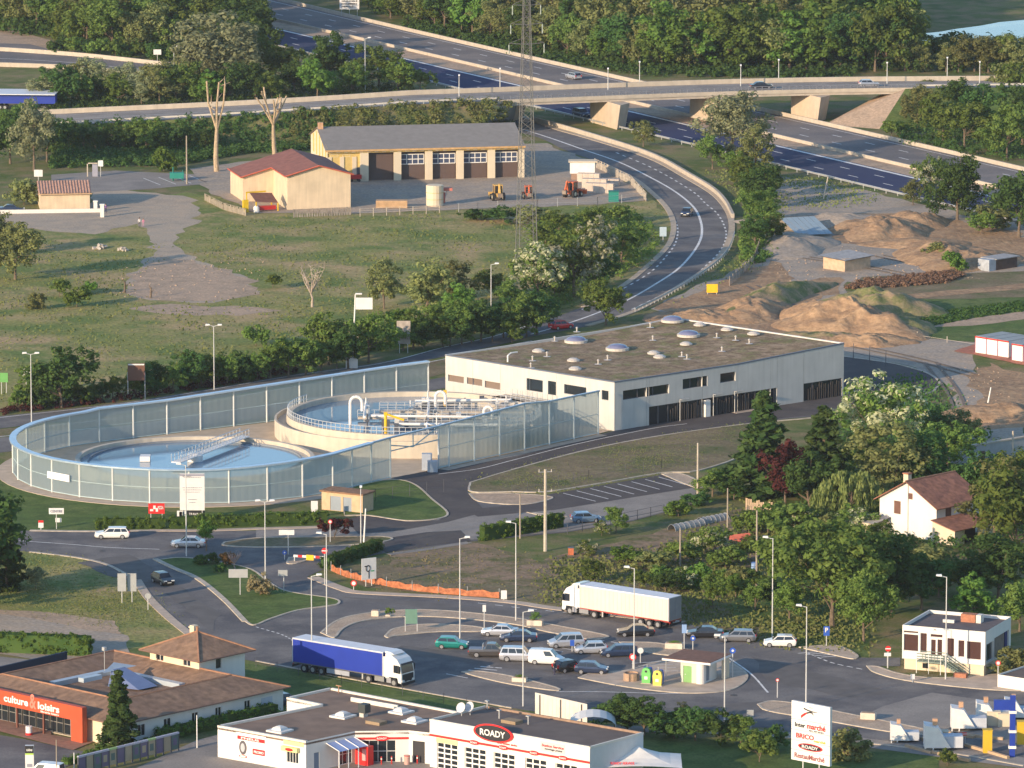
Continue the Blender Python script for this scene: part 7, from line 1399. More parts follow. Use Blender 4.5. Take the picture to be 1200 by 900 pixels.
# trucks
def wheelpair(par,x,w2,r=.5,dbl=False):
 for s_ in(-1,1):
  m_=MB();m_.tube((x,s_*(w2-(.55 if dbl else.32)),r),(x,s_*w2,r),r,18);wh=m_.build('wheel',TYRE,par);m_=MB();m_.tube((x,s_*(w2-.02),r),(x,s_*(w2+.02),r),r*.55,14);m_.build('rim',RIM,wh)
def semi(A,B_,side,roofm,label,ribs=0,rear=None,cab='white',tank=True):
 """A: pixel of the trailer's rear near-side ground corner, B: front near-side; the nose points along A->B"""
 F0=Frame(G(*A),G(*B_));sgn=1
 t_=thing('semi_trailer_truck',label,'truck',F0 .o,F0 .rz);w2=1.27;cy=w2*(1 if True else-1)
 return t_,F0
def truck(px,py,hdg,side,label,ribs,reflines=True,skirt=True):
 """px,py: ground under the centre of the trailer"""
 t_=thing('semi_trailer_truck',label,'truck',G(px,py),R(hdg));w2=1.27
 x0,x1=-6.8,6.8
 mb=MB();mb.box(x0,x1,-w2,w2,1.15,3.92);bx_=mb.build('trailer_box',side,t_)
 mb=MB();mb.box(x0-.02,x1+.02,-w2-.02,w2+.02,3.92,4.0);mb.build('trailer_roof',flat('trailer_roof_white',(.68,.70,.74),.5),t_)
 if ribs:
  for s_ in(-1,1):
   for q in np.arange(x0+.4,x1,.62):m_=MB();m_.box(q-.03,q+.03,s_*(w2+.012)-.012,s_*(w2+.012)+.012,1.2,3.9);m_.build('side_rib',side,bx_)
 for q in(x0,x1):
  for s_ in(-1,1):m_=MB();m_.box(q-.04+(.03 if q<0 else-.03),q+.04+(.03 if q<0 else-.03),s_*w2-.05,s_*w2+.05,1.12,3.95);m_.build('corner_post',flat('post_light',(.55,.55,.58),.5),t_)
 for s_ in(-1,1):m_=MB();m_.box(x0+.05,x1-.05,s_*w2-.03,s_*w2+.03,3.84,3.97);m_.build('top_rail',MATS['post_light'] if not ribs else WHITE,t_);
 mb=MB();mb.box(x0,x1,-w2,w2,1.02,1.15);mb.build('trailer_floor',mat('red_primer',(.36,.06,.05),.7) if ribs else flat('chassis_grey',(.12,.12,.13),.6),t_)
 mb=MB();[mb.box(x0+.3,x1,s_*.45-.07,s_*.45+.07,.75,1.02) for s_ in(-1,1)];mb.build('chassis',MATS['red_primer'] if ribs else TRIM,t_)
 for q in(-5.1,-3.8,-2.5):wheelpair(t_,q,w2-.03)
 if skirt:
  for s_ in(-1,1):m_=MB();m_.box(-1.6,1.8,s_*w2-.05,s_*w2,.45,1.0);m_.build('side_guard',flat('guard_grey',(.35,.37,.42),.6),t_)
 for s_ in(-1,1):m_=MB();m_.box(3.4,3.6,s_*.9-.08,s_*.9+.08,.3,1.0);m_.build('landing_leg',STEEL,t_)
 m_=MB();m_.box(x0-.08,x0-.02,-w2,w2,.5,.75);m_.build('rear_bumper',TRIM,t_)
 for s_ in(-1,1):m_=MB();m_.box(x0-.06,x0-.03,s_*.62-.6,s_*.62+.6,1.2,3.9);m_.build('rear_door',flat('door_grey',(.30,.30,.31),.6) if ribs else side,t_);m_=MB();m_.box(x0-.1,x0-.05,s_*1.05-.15,s_*1.05+.15,.78,.92);m_.build('taillight',TL,t_)
 mb=MB();[mb.box(3.2,9.6,s_*.42-.09,s_*.42+.09,.7,.98) for s_ in(-1,1)];mb.build('tractor_frame',TRIM,t_)
 wheelpair(t_,4.6,w2-.03,.52,True);wheelpair(t_,8.35,w2-.05,.52)
 for s_ in(-1,1):m_=MB();m_.box(5.5,6.9,s_*1.0-.22,s_*1.0+.22,.45,1.05);m_.build('fuel_tank',RIM,t_)
 cabp=[(7.15,.95),(7.45,.95),(7.75,1.15),(8.9,1.15),(9.05,.6),(9.5,.55),(9.52,1.5),(9.30,2.75),(8.85,3.35),(7.9,3.85),(7.15,3.88)]
 mb=MB();mb.extr(cabp,-1.24,1.24);cb=mb.build('cab',PT['white'],t_)
 wsq=[(9.53,-1.1,1.75),(9.53,1.1,1.75),(9.325,1.05,2.72),(9.325,-1.05,2.72)];m_=MB();m_.face(wsq);m_.build('windscreen',CGL,t_)
 m_=MB();m_.box(9.5,9.56,-1.0,1.0,.75,1.6);m_.build('grille',TRIM,t_);m_=MB();m_.box(9.42,9.62,-1.24,1.24,.35,.62);m_.build('bumper',TRIM,t_)
 m_=MB();m_.quad((9.32,-1.15,2.9),(9.32,1.15,2.9),(9.55,1.15,2.72),(9.55,-1.15,2.72));m_.build('sun_visor',TRIM,t_)
 for s_ in(-1,1):
  y=s_*1.252;q=[(8.35,y,1.75),(9.3,y,1.7),(9.15,y,2.65),(8.35,y,2.65)];m_=MB();m_.face(q if s_<0 else q[::-1]);m_.build('side_window',CGL,t_)
  m_=MB();m_.box(9.2,9.35,s_*1.42-.12,s_*1.42+.12,1.8,2.6);m_.build('mirror',TRIM,t_);m_=MB();m_.box(9.5,9.58,s_*.95-.22,s_*.95+.22,.72,.95);m_.build('headlight',HL,t_)
  m_=MB();m_.box(6.75,7.2,s_*1.15-.08,s_*1.15+.05,1.1,3.5);m_.build('side_fairing',PT['white'],t_)
  m_=MB();m_.box(7.3,7.95,s_*1.2-.05,s_*1.2+.04,.45,1.05);m_.build('cab_step',flat('step_grey',(.3,.3,.32),.6),t_)
 m_=MB();m_.extr([(6.9,3.88),(8.3,3.82),(7.8,4.05),(6.95,4.12)],-1.0,1.0);m_.build('roof_spoiler',PT['white'],t_)
 return t_,bx_
BLUEC=mat('blue_tarpaulin',(.015,.04,.33),.45,var=.06,scale=.6,spec=.4)
def gc(F0):pass
def place_truck(rear_px,front_px,rp,fpx):
 a,b_=G(*rear_px),G(*front_px);d=(b_-a);return a,b_,math.degrees(math.atan2(d.y,d.x))
a,b_=G(341.5,747.5,3.95),G(450,765,3.95);d=(b_-a).normalized();n=Vector((-d.y,d.x,0));c=(a+b_)/2+n*1.27;c.z=0;hd1=math.degrees(math.atan2(d.y,d.x))
t1,bx1_=truck(600,700,hd1,BLUEC,'semi-trailer truck with a deep blue curtain side and white cab',False);t1 .location=c
a,b_=G(785.5,702,3.95),G(677.5,685.5,3.95);d=(b_-a).normalized();n=Vector((d.y,-d.x,0));c=(a+b_)/2+n*1.27;c.z=0
t2,bx2_=truck(600,700,math.degrees(math.atan2(d.y,d.x)),mat('off_white_box',(.66,.60,.50),.6,var=.08,scale=.6,streak=2),'semi-trailer truck with a dirty white ribbed box and white cab',True,skirt=False);t2 .location=c
a=G(77,112,3.9);t3=thing('parked_trailer','blue trailer with a long white roof behind the trees at the upper left edge','trailer',G(30,128),R(-4));mb=MB();mb.box(-8,6.2,-1.3,1.3,1.3,3.2);mb.build('trailer_box',BLUEC,t3);mb=MB();mb.box(-8,6.3,-2.6,6,3.2,3.35);mb.build('roof',flat('trailer_roof_white',(.68,.70,.74),.5),t3);
for q in(-5,-4,4):wheelpair(t3,q,1.25)
# yard machines
def backhoe(px,py,hdg,m_,label,s_=1.0):
 t_=thing('backhoe_loader',label,'digger',G(px,py),R(hdg));t_.scale=(s_,)*3
 for x,r in((-1.0,.75),(1.3,.5)):
  for y in(-.95,.95):q=MB();q.tube((x,y-.2,r),(x,y+.2,r),r,14);wh=q.build('wheel',TYRE,t_);q=MB();q.tube((x,y-.23,r),(x,y+.23,r),r*.5,10);q.build('rim',flat('rim_cream',(.6,.55,.4),.5),wh)
 q=MB();q.box(-1.4,2.2,-.5,.5,.7,1.4);q.build('body',m_,t_);q=MB();q.box(-1.1,.5,-.7,.7,1.4,2.75);q.build('cab_glazing',CGL,t_);q=MB();q.box(-1.2,.6,-.8,.8,2.75,2.9);q.build('cab_roof',m_,t_)
 q=MB();[q.box(x-.05,x+.05,y-.05,y+.05,1.4,2.75) for x in(-1.1,.5) for y in(-.7,.7)];q.build('cab_post',m_,t_)
 q=MB();q.tube((-1.6,0,1.0),(-2.0,0,3.2),.18,6);q.build('boom',m_,t_);q=MB();q.tube((-2.0,0,3.2),(-2.9,0,1.6),.14,6);q.build('dipper_arm',m_,t_);q=MB();q.box(-3.2,-2.6,-.4,.4,.9,1.6);q.build('bucket',mat('worn_steel',(.25,.2,.16),.7),t_);q=MB();q.box(2.9,3.4,-1.1,1.1,.3,1.1);q.build('loader_bucket',m_,t_);q=MB();[q.tube((1.0,y,1.3),(3.0,y,.7),.1,5) for y in(-.7,.7)];q.build('loader_arm',m_,t_)
 return t_
YM=mat('dirty_yellow',(.55,.34,.10),.6,var=.2);OM=mat('machine_orange_red',(.62,.14,.05),.6,var=.15)
backhoe(583,234.5,100,YM,'dirty yellow backhoe loader standing left of the pylon');backhoe(619,233,95,OM,'red tractor-like machine standing behind the pylon legs',.85);backhoe(671,231,60,OM,'orange digger with a raised arm before the concrete blocks')
o=thing('storage_tank','upright cream drum beside a red cart in the yard','tank',G(509.5,241));mb=MB();mb.lathe([(1.55,0),(1.55,3.7),(1.5,3.75),(.02,3.8)],18);mb.build('drum',CREAM,o);mb=MB();mb.lathe([(1.6,1.2),(1.6,1.3)],18);mb.lathe([(1.6,2.4),(1.6,2.5)],18);mb.build('hoop',YEP,o)
o=thing('red_cart','small red cart with a cover standing right of the cream drum','cart',G(518.5,240));mb=MB();mb.box(-.5,.5,-.5,.5,.4,2.2);mb.build('body',flat('faded_red',(.5,.16,.12),.7),o);mb=MB();mb.box(.2,1.8,-.6,.6,2.6,3.1);mb.build('cover',flat('faded_red',(.5,.16,.12),.7),o);mb=MB();mb.tube((.2,0,0),(.8,0,2.6),.08,5);mb.build('stand',STEEL,o)
o=thing('plank_stack','flat orange-brown stack of boards by the yard fence','stack',G(459,243.5));
for k in range(6):mb=MB();mb.box(-2.8,2.8,-1,1,.1+k*.22,.28+k*.22);mb.build('board',mat('new_boards',(.52,.34,.19),.8,var=.15),o)
for i,(x,y,w_,h) in enumerate(((690,209,4.2,1.6),(697,216,4.6,1.7),(703,222,5.2,1.8),(715,213,3.5,1.2))):
 o=thing('concrete_block_row',('farthest','second','nearest','rightmost low')[i]+' row of pale concrete blocks stacked in the yard','concrete blocks',G(x,y+4),R(-12));
 for k in range(4):mb=MB();mb.box(-w_/2+w_*k/4+.02,-w_/2+w_*(k+1)/4-.02,-.7,.7,0,h);mb.build('block',mat('pale_block',(.55,.46,.38),.9,var=.1),o)
F_=Frame(G(668,211),G(697,211));o=thing('white_container','white box container with a flat projecting lid behind the concrete blocks','container',F_.o);mb=MB();mb.box(0,F_.L,0,2.4,1.2,3.3);mb.build('body',WHITE,o);mb=MB();mb.box(-.3,F_.L+.4,-.3,2.8,3.3,3.5);mb.build('lid',CREAM,o);mb=MB();mb.box(.2,F_.L-.2,.2,2.2,0,1.2);mb.build('base',mat('brown_base',(.3,.2,.15),.9),o)
o=thing('green_skip','small teal green container at the corner of the yard','skip',G(719,236));mb=MB();mb.box(-.9,.9,-.8,.8,0,1.8);mb.build('body',flat('teal_paint',(.02,.22,.18),.6),o);mb=MB();mb.box(-.95,.95,-.85,.85,1.8,1.95);mb.build('rim',flat('teal_dark',(.015,.14,.12),.6),o)
o=thing('green_machine','small dark green machine left of the telegraph pole','machine',G(208,212));mb=MB();mb.box(-1.4,1.2,-.6,.6,.5,1.6);mb.build('body',flat('teal_paint',(.02,.22,.18),.6),o);mb=MB();mb.tube((-.8,0,0),(-.8,0,2.6),.15,6);mb.tube((1.0,0,0),(1.0,0,2.0),.12,6);mb.build('mast',MATS['teal_dark'],o)
# small tilted white machines and portal on the forecourt, lower right
def kart(px,py,s_,label,hdg=0):
 o=thing('dumping_trailer',label,'trailer',G(px,py),R(hdg));o.scale=(s_,)*3
 mb=MB();v=[(-1.3,-.9,.2),(.2,-.9,.2),(-1.3,-.9,1.9),(-.3,-.9,1.8)];mb.face([(-1.3,-.9,.3),(.9,-.9,.3),(-.2,-.9,2.0),(-1.3,-.9,2.2)]);mb.face([(-1.3,.9,.3),(-1.3,.9,2.2),(-.2,.9,2.0),(.9,.9,.3)]);mb.quad((-1.3,-.9,2.2),(-.2,-.9,2.0),(-.2,.9,2.0),(-1.3,.9,2.2));mb.quad((-1.3,.9,.3),(-1.3,-.9,.3),(-1.3,-.9,2.2),(-1.3,.9,2.2));mb.build('tipped_box',WHITE,o)
 mb=MB();mb.quad((.9,-.9,.3),(.9,.9,.3),(-.2,.9,2.0),(-.2,-.9,2.0));mb.box(-.2,1.9,-.6,.8,.25,1.2);mb.build('body',flat('pale_grey_blue',(.50,.53,.58),.5),o)
 for x,y in((-1.25,-.85),(-.6,-.85),(-1.25,.8)):mb=MB();mb.tube((x,y,0),(x+.15,y,1.9),.06,5);mb.build('leg',WHITE,o)
 mb=MB();mb.box(-.6,-.2,-.2,.3,2.1,2.6);mb.build('motor',mat('orange_motor',(.55,.33,.2),.7),o);return o
kart(1057,869,1.0,'white tipped machine farthest left on the forecourt');kart(1101,878,1.35,'tall white tipped machine on legs, second from the left on the forecourt');kart(1131,855,1.25,'white tipped machine behind the middle of the forecourt');kart(1160,848,1.2,'white tipped machine left of the blue portal');kart(1192,842,1.1,'white tipped machine right of the blue portal')
BLUEP=flat('royal_blue',(.02,.05,.32),.45)
o=thing('blue_portal','tall blue steel column with a cross arm at the right of the forecourt','hoist',G(1186,887));mb=MB();mb.box(-.3,.3,-.25,.25,0,7.0);mb.build('column',BLUEP,o);mb=MB();mb.box(-2.1,-.3,-.25,.25,5.4,6.5);mb.build('cross_arm',BLUEP,o)
for z_ in(1.0,2.8,5.0):mb=MB();mb.box(-.42,.42,-.35,.35,z_,z_+.3);mb.build('bracket',WHITE,o)
for i,(x,y,h,m_) in enumerate(((1157,882,2.6,flat('mustard',(.60,.40,.03),.6)),(1197,872,2.6,MATS['mustard']),(1103,874,1.7,CREAM),(1164,850,1.6,CREAM),(1177,851,1.5,CREAM))):
 o=thing('equipment_box',('mustard yellow box left of the blue column','mustard yellow box at the right edge','cream box under the tall white tipped machine','cream box with a round mark behind','narrow cream box near the blue column')[i],'box',G(x,y));mb=MB();wb=.5 if i<2 else.75;mb.box(-wb,wb,-.5,.5,.05,h);mb.build('body',m_,o);mb=MB();mb.box(-wb-.05,wb+.05,-.55,.55,h,h+.08);mb.build('lid',m_,o)
for i,(a,b_) in enumerate((((1078,867),(1098,876)),((1085,882),(1135,893)),((1116,862),(1175,868)),((1105,860),(1140,866)),((1130,875),(1180,890)),((1060,876),(1090,884)))):
 F_=Frame(G(*a),G(*b_));o=thing('timber_kerb',('leftmost short','long front','upper long','upper short','lower right','front left short')[i]+' sandy beam edging the machine display','beam',F_.o,F_.rz);mb=MB();mb.box(0,F_.L,0,.4,0,.35);mb.build('beam',mat('sandy_beam',(.48,.34,.22),.9,var=.1),o)
for i,(x,y) in enumerate(((1119,876),(1128,872))):
 o=thing('small_price_sign',('left','right')[i]+' little red and white sign on the machine display','sign',G(x,y));mb=MB();mb.tube((-.3,0,0),(-.3,0,1.0),.03,4);mb.tube((.3,0,0),(.3,0,1.0),.03,4);mb.build('leg',STEEL,o);mb=MB();mb.box(-.45,.45,-.02,.02,1.0,1.35);mb.build('board',RED2,o);mb=MB();mb.box(-.45,.45,-.03,-.021,1.13,1.22);mb.build('stripe',WHITE,o)
# street furniture
GALV=flat('lamp_grey',(.55,.55,.53),.45);LHD=flat('lamp_head',(.72,.72,.72),.4);WOODP=mat('weathered_pole',(.34,.29,.23),.9,var=.2,streak=3);CONP=mat('concrete_pole',(.48,.42,.34),.9,var=.15)
def lamp(px,py,pt,label,arms=1,az=0,z=0,r=.09,arm=.9):
 h=max(2.5,HT(px,py,pt)) if not z else 4.0;t_=thing('street_lamp',label,'lamp',G(px,py,z),R(az));mb=MB();mb.tube((0,0,0),(0,0,h),r,8,r*.6);mb.build('pole',GALV,t_)
 for s_ in((1,) if arms==1 else(1,-1)):
  mb=MB();mb.tube((0,0,h-.05),(s_*arm,0,h+.15),r*.5,5);mb.build('arm',GALV,t_);mb=MB();mb.extr([(s_*arm-.35,h+.05),(s_*arm+.35,h+.12),(s_*arm+.3,h+.3),(s_*arm-.3,h+.3)],-.16,.16);mb.build('lamp_head',LHD,t_)
for a in((428,111,45,'tall lamp beside the embankment road in front of the motorway',1,0),(37,496,415,'double-armed lamp at the far left beside the valley road',2,0),(251,457,382,'double-armed lamp rising behind the far glass wall',2,0),(575.5,388,310,'single-armed lamp at the valley road in front of the dark trees',1,0),(204,89,55,'short lamp on the slip road beside the big grey-green tree',1,0),(311,680,588,'double-armed lamp on the grass island above the variegated bush',2,0),(218.5,652,545,'tall lamp passing in front of the white information board',1,180),(383,744,626,'lamp at the left tip of the sandy parking ring',1,180),(365.5,789,675,'lamp standing in the grass in front of the blue truck',1,0),(539,750,631,'lamp on the small sandy island behind the green hatchback',1,0),(604.5,728,613,'lamp at the back of the parking left of the white truck',1,180),(613,828,717,'lamp in front of the parking above the garage roof',1,0),(743,785,666,'lamp beside the round stone planter',1,180),(849,846,746,'lamp in front of the kiosk at the lower street',1,180),(905,747,631,'lamp at the edge of the big trees right of the queue',1,180),(944.5,829,711,'lamp behind the tall store sign',1,180),(1108,797,676,'lamp in front of the white pavilion',1,180),(423,640,573,'short lamp head beside the transformer hut',1,90)):lamp(*a)
for i,(x,y) in enumerate(((538,113),(586,105),(712.5,105),(868,101),(1039.5,98),(1148,97))):lamp(x,y,0,('first','second','third','fourth','fifth','sixth')[i]+' short lamp from the left on the near side of the overpass',1,90,6,.1,.4)
for i,(x,y) in enumerate(((749.5,97),(912.5,94.5),(1110,92))):lamp(x,y,0,('left','middle','right')[i]+' short lamp on the far side of the overpass',1,90,6,.1,.4)
def pole(px,py,pt,label,r=.12,m_=None,lean=0,arms=0,name='utility_pole'):
 h=HT(px,py,pt);t_=thing(name,label,'pole',G(px,py));mb=MB();mb.tube((0,0,0),(lean,0,h),r,8,r*.7);mb.build('shaft',m_ or WOODP,t_)
 for k in range(arms):mb=MB();mb.tube((-.9+lean,0,h-.4-k*2.6),(.9+lean,0,h-.3-k*2.6),.05,4);mb.build('crossarm',STEEL,t_);[(lambda q:q.build('insulator',flat('insulator',(.5,.45,.4),.3),t_))(MB().tube((x_+lean,0,h-.35-k*2.6),(x_+lean,0,h-k*2.6),.07,6)) for x_ in(-.8,.8)]
pole(639,646,550,'thick concrete power pole beside the clipped hedge',.24,CONP,0,2);pole(609.5,631,579,'thin wooden pole behind the clipped hedge',.12);pole(817.5,582,519,'concrete pole at the far end of the small car park',.16,CONP);pole(1186.5,553,505,'concrete pole at the right edge above the house',.18,CONP);pole(886.5,689,598,'tall wooden pole right of the red tarpaulin',.15);pole(852.5,624,572,'wooden pole left of the wooden fence',.12);pole(797,665,619,'short wooden pole in the middle of the gardens',.13);pole(219,216,159,'wooden pole beside the dark green machine',.16);pole(426,644,596,'leaning white and rusty pole at the entrance road',.12,WHITE,.3);pole(965,234,207,'short leaning pole in the grass below the motorway',.14,CONP,.8);pole(1157,476,454,'leaning white post at the bend of the dirt track',.12,WHITE,.5)
pole(302,170,148,'slim pole behind the red-roofed hall',.08) if False else None
g_=G(617,312);t=thing('lattice_pylon','tall slim steel lattice power pylon reaching the top of the picture','pylon',g_,R(12));LAT=flat('lattice_grey',(.16,.16,.155),.7);Hh,b0,b1=45.5,1.6,.5
def cr(z):return b0+(b1-b0)*z/Hh
for sx in(-1,1):
 for sy in(-1,1):mb=MB();mb.tube((sx*b0,sy*b0,0),(sx*b1,sy*b1,Hh),.07,4,.05);mb.build('leg',LAT,t)
z=0;k=0
while z<Hh-1:
 dz=1.9-z*.012;a,b_=cr(z),cr(z+dz);mb=MB()
 for p,q in(((-a,-a),(b_,-b_)),((a,-a),(-b_,-b_)),((-a,a),(b_,b_)),((a,a),(-b_,b_)),((-a,-a),(-b_,b_)),((-a,a),(-b_,-b_)),((a,-a),(b_,b_)),((a,a),(b_,-b_))):mb.tube((*p,z),(*q,z+dz),.028,3,caps=False)
 for p,q in(((-a,-a),(a,-a)),((a,-a),(a,a)),((a,a),(-a,a)),((-a,a),(-a,-a))):mb.tube((*p,z),(*q,z),.028,3,caps=False)
 mb.build('bracing',LAT,t,kind='stuff');z+=dz
for i,z in enumerate((37.5,40.8,44)):
 for s_ in(-1,1):
  mb=MB();L_=3.0-.3*i;mb.tube((0,-.5,z),(s_*L_,0,z+.2),.04,4);mb.tube((0,.5,z),(s_*L_,0,z+.2),.04,4);mb.tube((0,0,z+1.3),(s_*L_,0,z+.2),.04,4);mb.build('crossarm',LAT,t,kind='stuff');mb=MB();mb.lathe([(.02,z+.1),(.12,z-.2),(.08,z-.8),(.12,z-1.4),(.02,z-1.6)],8,s_*L_,0);mb.build('insulator',flat('glass_insulator',(.35,.40,.36),.3),t)
# signs
def sign(xs,yt,yb,py,label,m_,cat='sign',posts=(.5,),thick=.06,dy=0,texts=(),pm=None,parts=(),rnd_=False,name='road_sign'):
 """board spans photo columns xs and rows yt..yb, its posts stand at row py"""
 F_=Frame(G(xs[0],py-dy/2),G(xs[1],py+dy/2));t_=thing(name,label,cat,F_.o,F_.rz);L_=F_.L;z1_=HT((xs[0]+xs[1])/2,py,yt);z0_=HT((xs[0]+xs[1])/2,py,yb)
 for f_ in posts:mb=MB();mb.tube((L_*f_,.08,0),(L_*f_,.08,(z0_+z1_)/2),.06,6);mb.build('post',pm or GALV,t_)
 mb=MB()
 if rnd_:r_=(z1_-z0_)/2;mb.extr([(L_/2+r_*math.cos(a),(z0_+z1_)/2+r_*math.sin(a)) for a in np.linspace(0,2*math.pi,17)[:-1]],0,thick)
 else:mb.box(0,L_,0,thick,z0_,z1_)
 b_=mb.build('board',m_,t_)
 for(x0,x1,q0,q1,mm) in parts:mb=MB();mb.box(L_*x0,L_*x1,-.03,-.002,z0_+(z1_-z0_)*q0,z0_+(z1_-z0_)*q1);mb.build('print_band',mm,b_)
 for(s_,x,zf_,w_,h_,mm) in texts:lettering(s_,b_,L_*x,-.045,z0_+(z1_-z0_)*zf_,L_*w_,(z1_-z0_)*h_,mm)
 return t_,L_,z0_,z1_,b_
SW=flat('sign_white',(.70,.69,.67),.5);INK=flat('ink_black',(.03,.03,.035),.5);SGR=flat('sign_back_grey',(.42,.43,.43),.5,metal=.3);BLS=flat('sign_blue',(.03,.10,.45),.5);BRN=flat('billboard_brown',(.16,.08,.055),.7);SBL=flat('pale_print',(.30,.30,.36),.5)
t_,L_,z0,z1_,b_=sign((927,972),825,894,912,'tall white store sign listing the shops beside the lower street',SW,'store sign',(.3,.72),.35,dy=9,name='store_sign',pm=WHITE)
Hs=z1_-z0
def ln_(f_):mb=MB();mb.box(0,L_,-.012,0,z0+Hs*f_-.03,z0+Hs*f_+.03);mb.build('divider',SBL,b_)
for f_ in(.18,.34,.52,.70):ln_(f_)
for s_,x,f_,w_,h_,mm in(('Inter',.23,.612,.27,.075,INK),('marché',.65,.62,.48,.095,RED2),('SUPER',.66,.545,.40,.022,INK),('BRICO',.36,.43,.46,.085,RED2),('marché',.74,.385,.30,.045,flat('sign_orange',(.75,.42,.03),.5)),('RestauMarché',.48,.09,.78,.085,flat('sign_maroon',(.30,.10,.10),.5))):lettering(s_,b_,L_*x,-.03,z0+Hs*f_,L_*w_,Hs*h_,mm)
for a_,h_,mm,y in((.32,.062,RED2,-.03),(.28,.048,INK,-.06)):
 mb=MB();mb.extr([(L_*(.5+a_*math.cos(q)),z0+Hs*(.26+h_*math.sin(q))) for q in np.linspace(0,2*math.pi,25)[:-1]],y,y+.03);mb.build('oval',mm,b_)
lettering('ROADY',b_,L_*.5,-.08,z0+Hs*.26,L_*.42,Hs*.055,SW)
def stroke(pts,wd,mm,y=-.03):
 mb=MB();
 for(a,b2),(w0,w1) in zip(zip(pts[:-1],pts[1:]),zip(wd[:-1],wd[1:])):mb.face([(L_*a[0],y,z0+Hs*(a[1]-w0)),(L_*b2[0],y,z0+Hs*(b2[1]-w1)),(L_*b2[0],y,z0+Hs*(b2[1]+w1)),(L_*a[0],y,z0+Hs*(a[1]+w0))])
 mb.build('emblem_stroke',mm,b_)
stroke([(.32,.905),(.42,.885),(.55,.872),(.68,.872)],[.012,.012,.009,.003],INK);stroke([(.42,.95),(.5,.935),(.58,.925)],[.002,.007,.002],SBL);stroke([(.25,.755),(.33,.80),(.40,.835)],[.025,.022,.014],RED2);stroke([(.40,.835),(.48,.855),(.54,.85),(.57,.82),(.575,.785)],[.014,.012,.012,.012,.006],INK)
BT=[('projet',.3,.93,.35,.025,INK)]+[('station',.5,f_,w_,.02,SBL) for f_,w_ in((.9,.7),(.62,.8),(.56,.75),(.50,.6),(.3,.35),(.22,.25))]
sign((211,240),555,598,611,'tall white information board with fine print before the glass wall',SW,'notice board',(.1,.9),texts=BT,parts=((0,1,.93,.99,SBL),),name='notice_board')
sign((207.5,240),598.5,606,610.5,'low strip board with a red square and dark text panel under the information board',INK,'notice board',(),parts=((0,.32,0,1,SW),(.08,.24,.15,.85,RED2)),texts=(('TRAVAUX',.68,.5,.5,.35,SW),),name='notice_board')
sign((174,193),590,602,608.5,'red board with a white graphic beside the white information board',RED2,'sign',(.15,.85),parts=((.1,.3,.25,.45,SW),(.3,.45,.45,.8,SW),(.45,.6,.2,.55,SW)),texts=(('PIZZA',.76,.6,.35,.3,SW),))
sign((57.5,75),595.5,602.5,620,'long white direction sign at the left of the roadside',SW,posts=(.5,),texts=(('CENTRE',.5,.5,.8,.45,SBL),));sign((65,72),607,612,619,'small white sign below the long direction sign',SW,posts=());t_=sign((45,51),611,618.5,622,'small white board with a red peaked top left of the direction sign',SW,parts=((0,1,.8,1.15,RED2),))
sign((424,441),654,679,687,'large white roundabout map sign above the orange netting',SW,posts=(.3,.7),dy=-2,parts=((.46,.52,.05,.42,INK),(.2,.4,.6,.65,INK),(.64,.85,.36,.41,flat('sign_green',(.05,.35,.15),.5))));o,L_,z0,z1_,b_=sign((424.2,441.2),654,679,686.9,'black ring symbol on the roundabout map sign',SW,posts=()) if False else(None,)*5
g_=Frame(G(424,688),G(441,686));zc=HT(432,687,666);b_=[o for o in bpy.data.objects if o.get('label','').startswith('large white roundabout')][0];mb=MB()
for i in range(20):a0,a1=2*math.pi*i/20,2*math.pi*(i+1)/20;mb.face([(.9+.34*math.cos(a0),-.05,zc+.45*math.sin(a0)),(.9+.34*math.cos(a1),-.05,zc+.45*math.sin(a1)),(.9+.22*math.cos(a1),-.05,zc+.32*math.sin(a1)),(.9+.22*math.cos(a0),-.05,zc+.32*math.sin(a0))][::-1])
mb.build('ring_symbol',INK,b_)
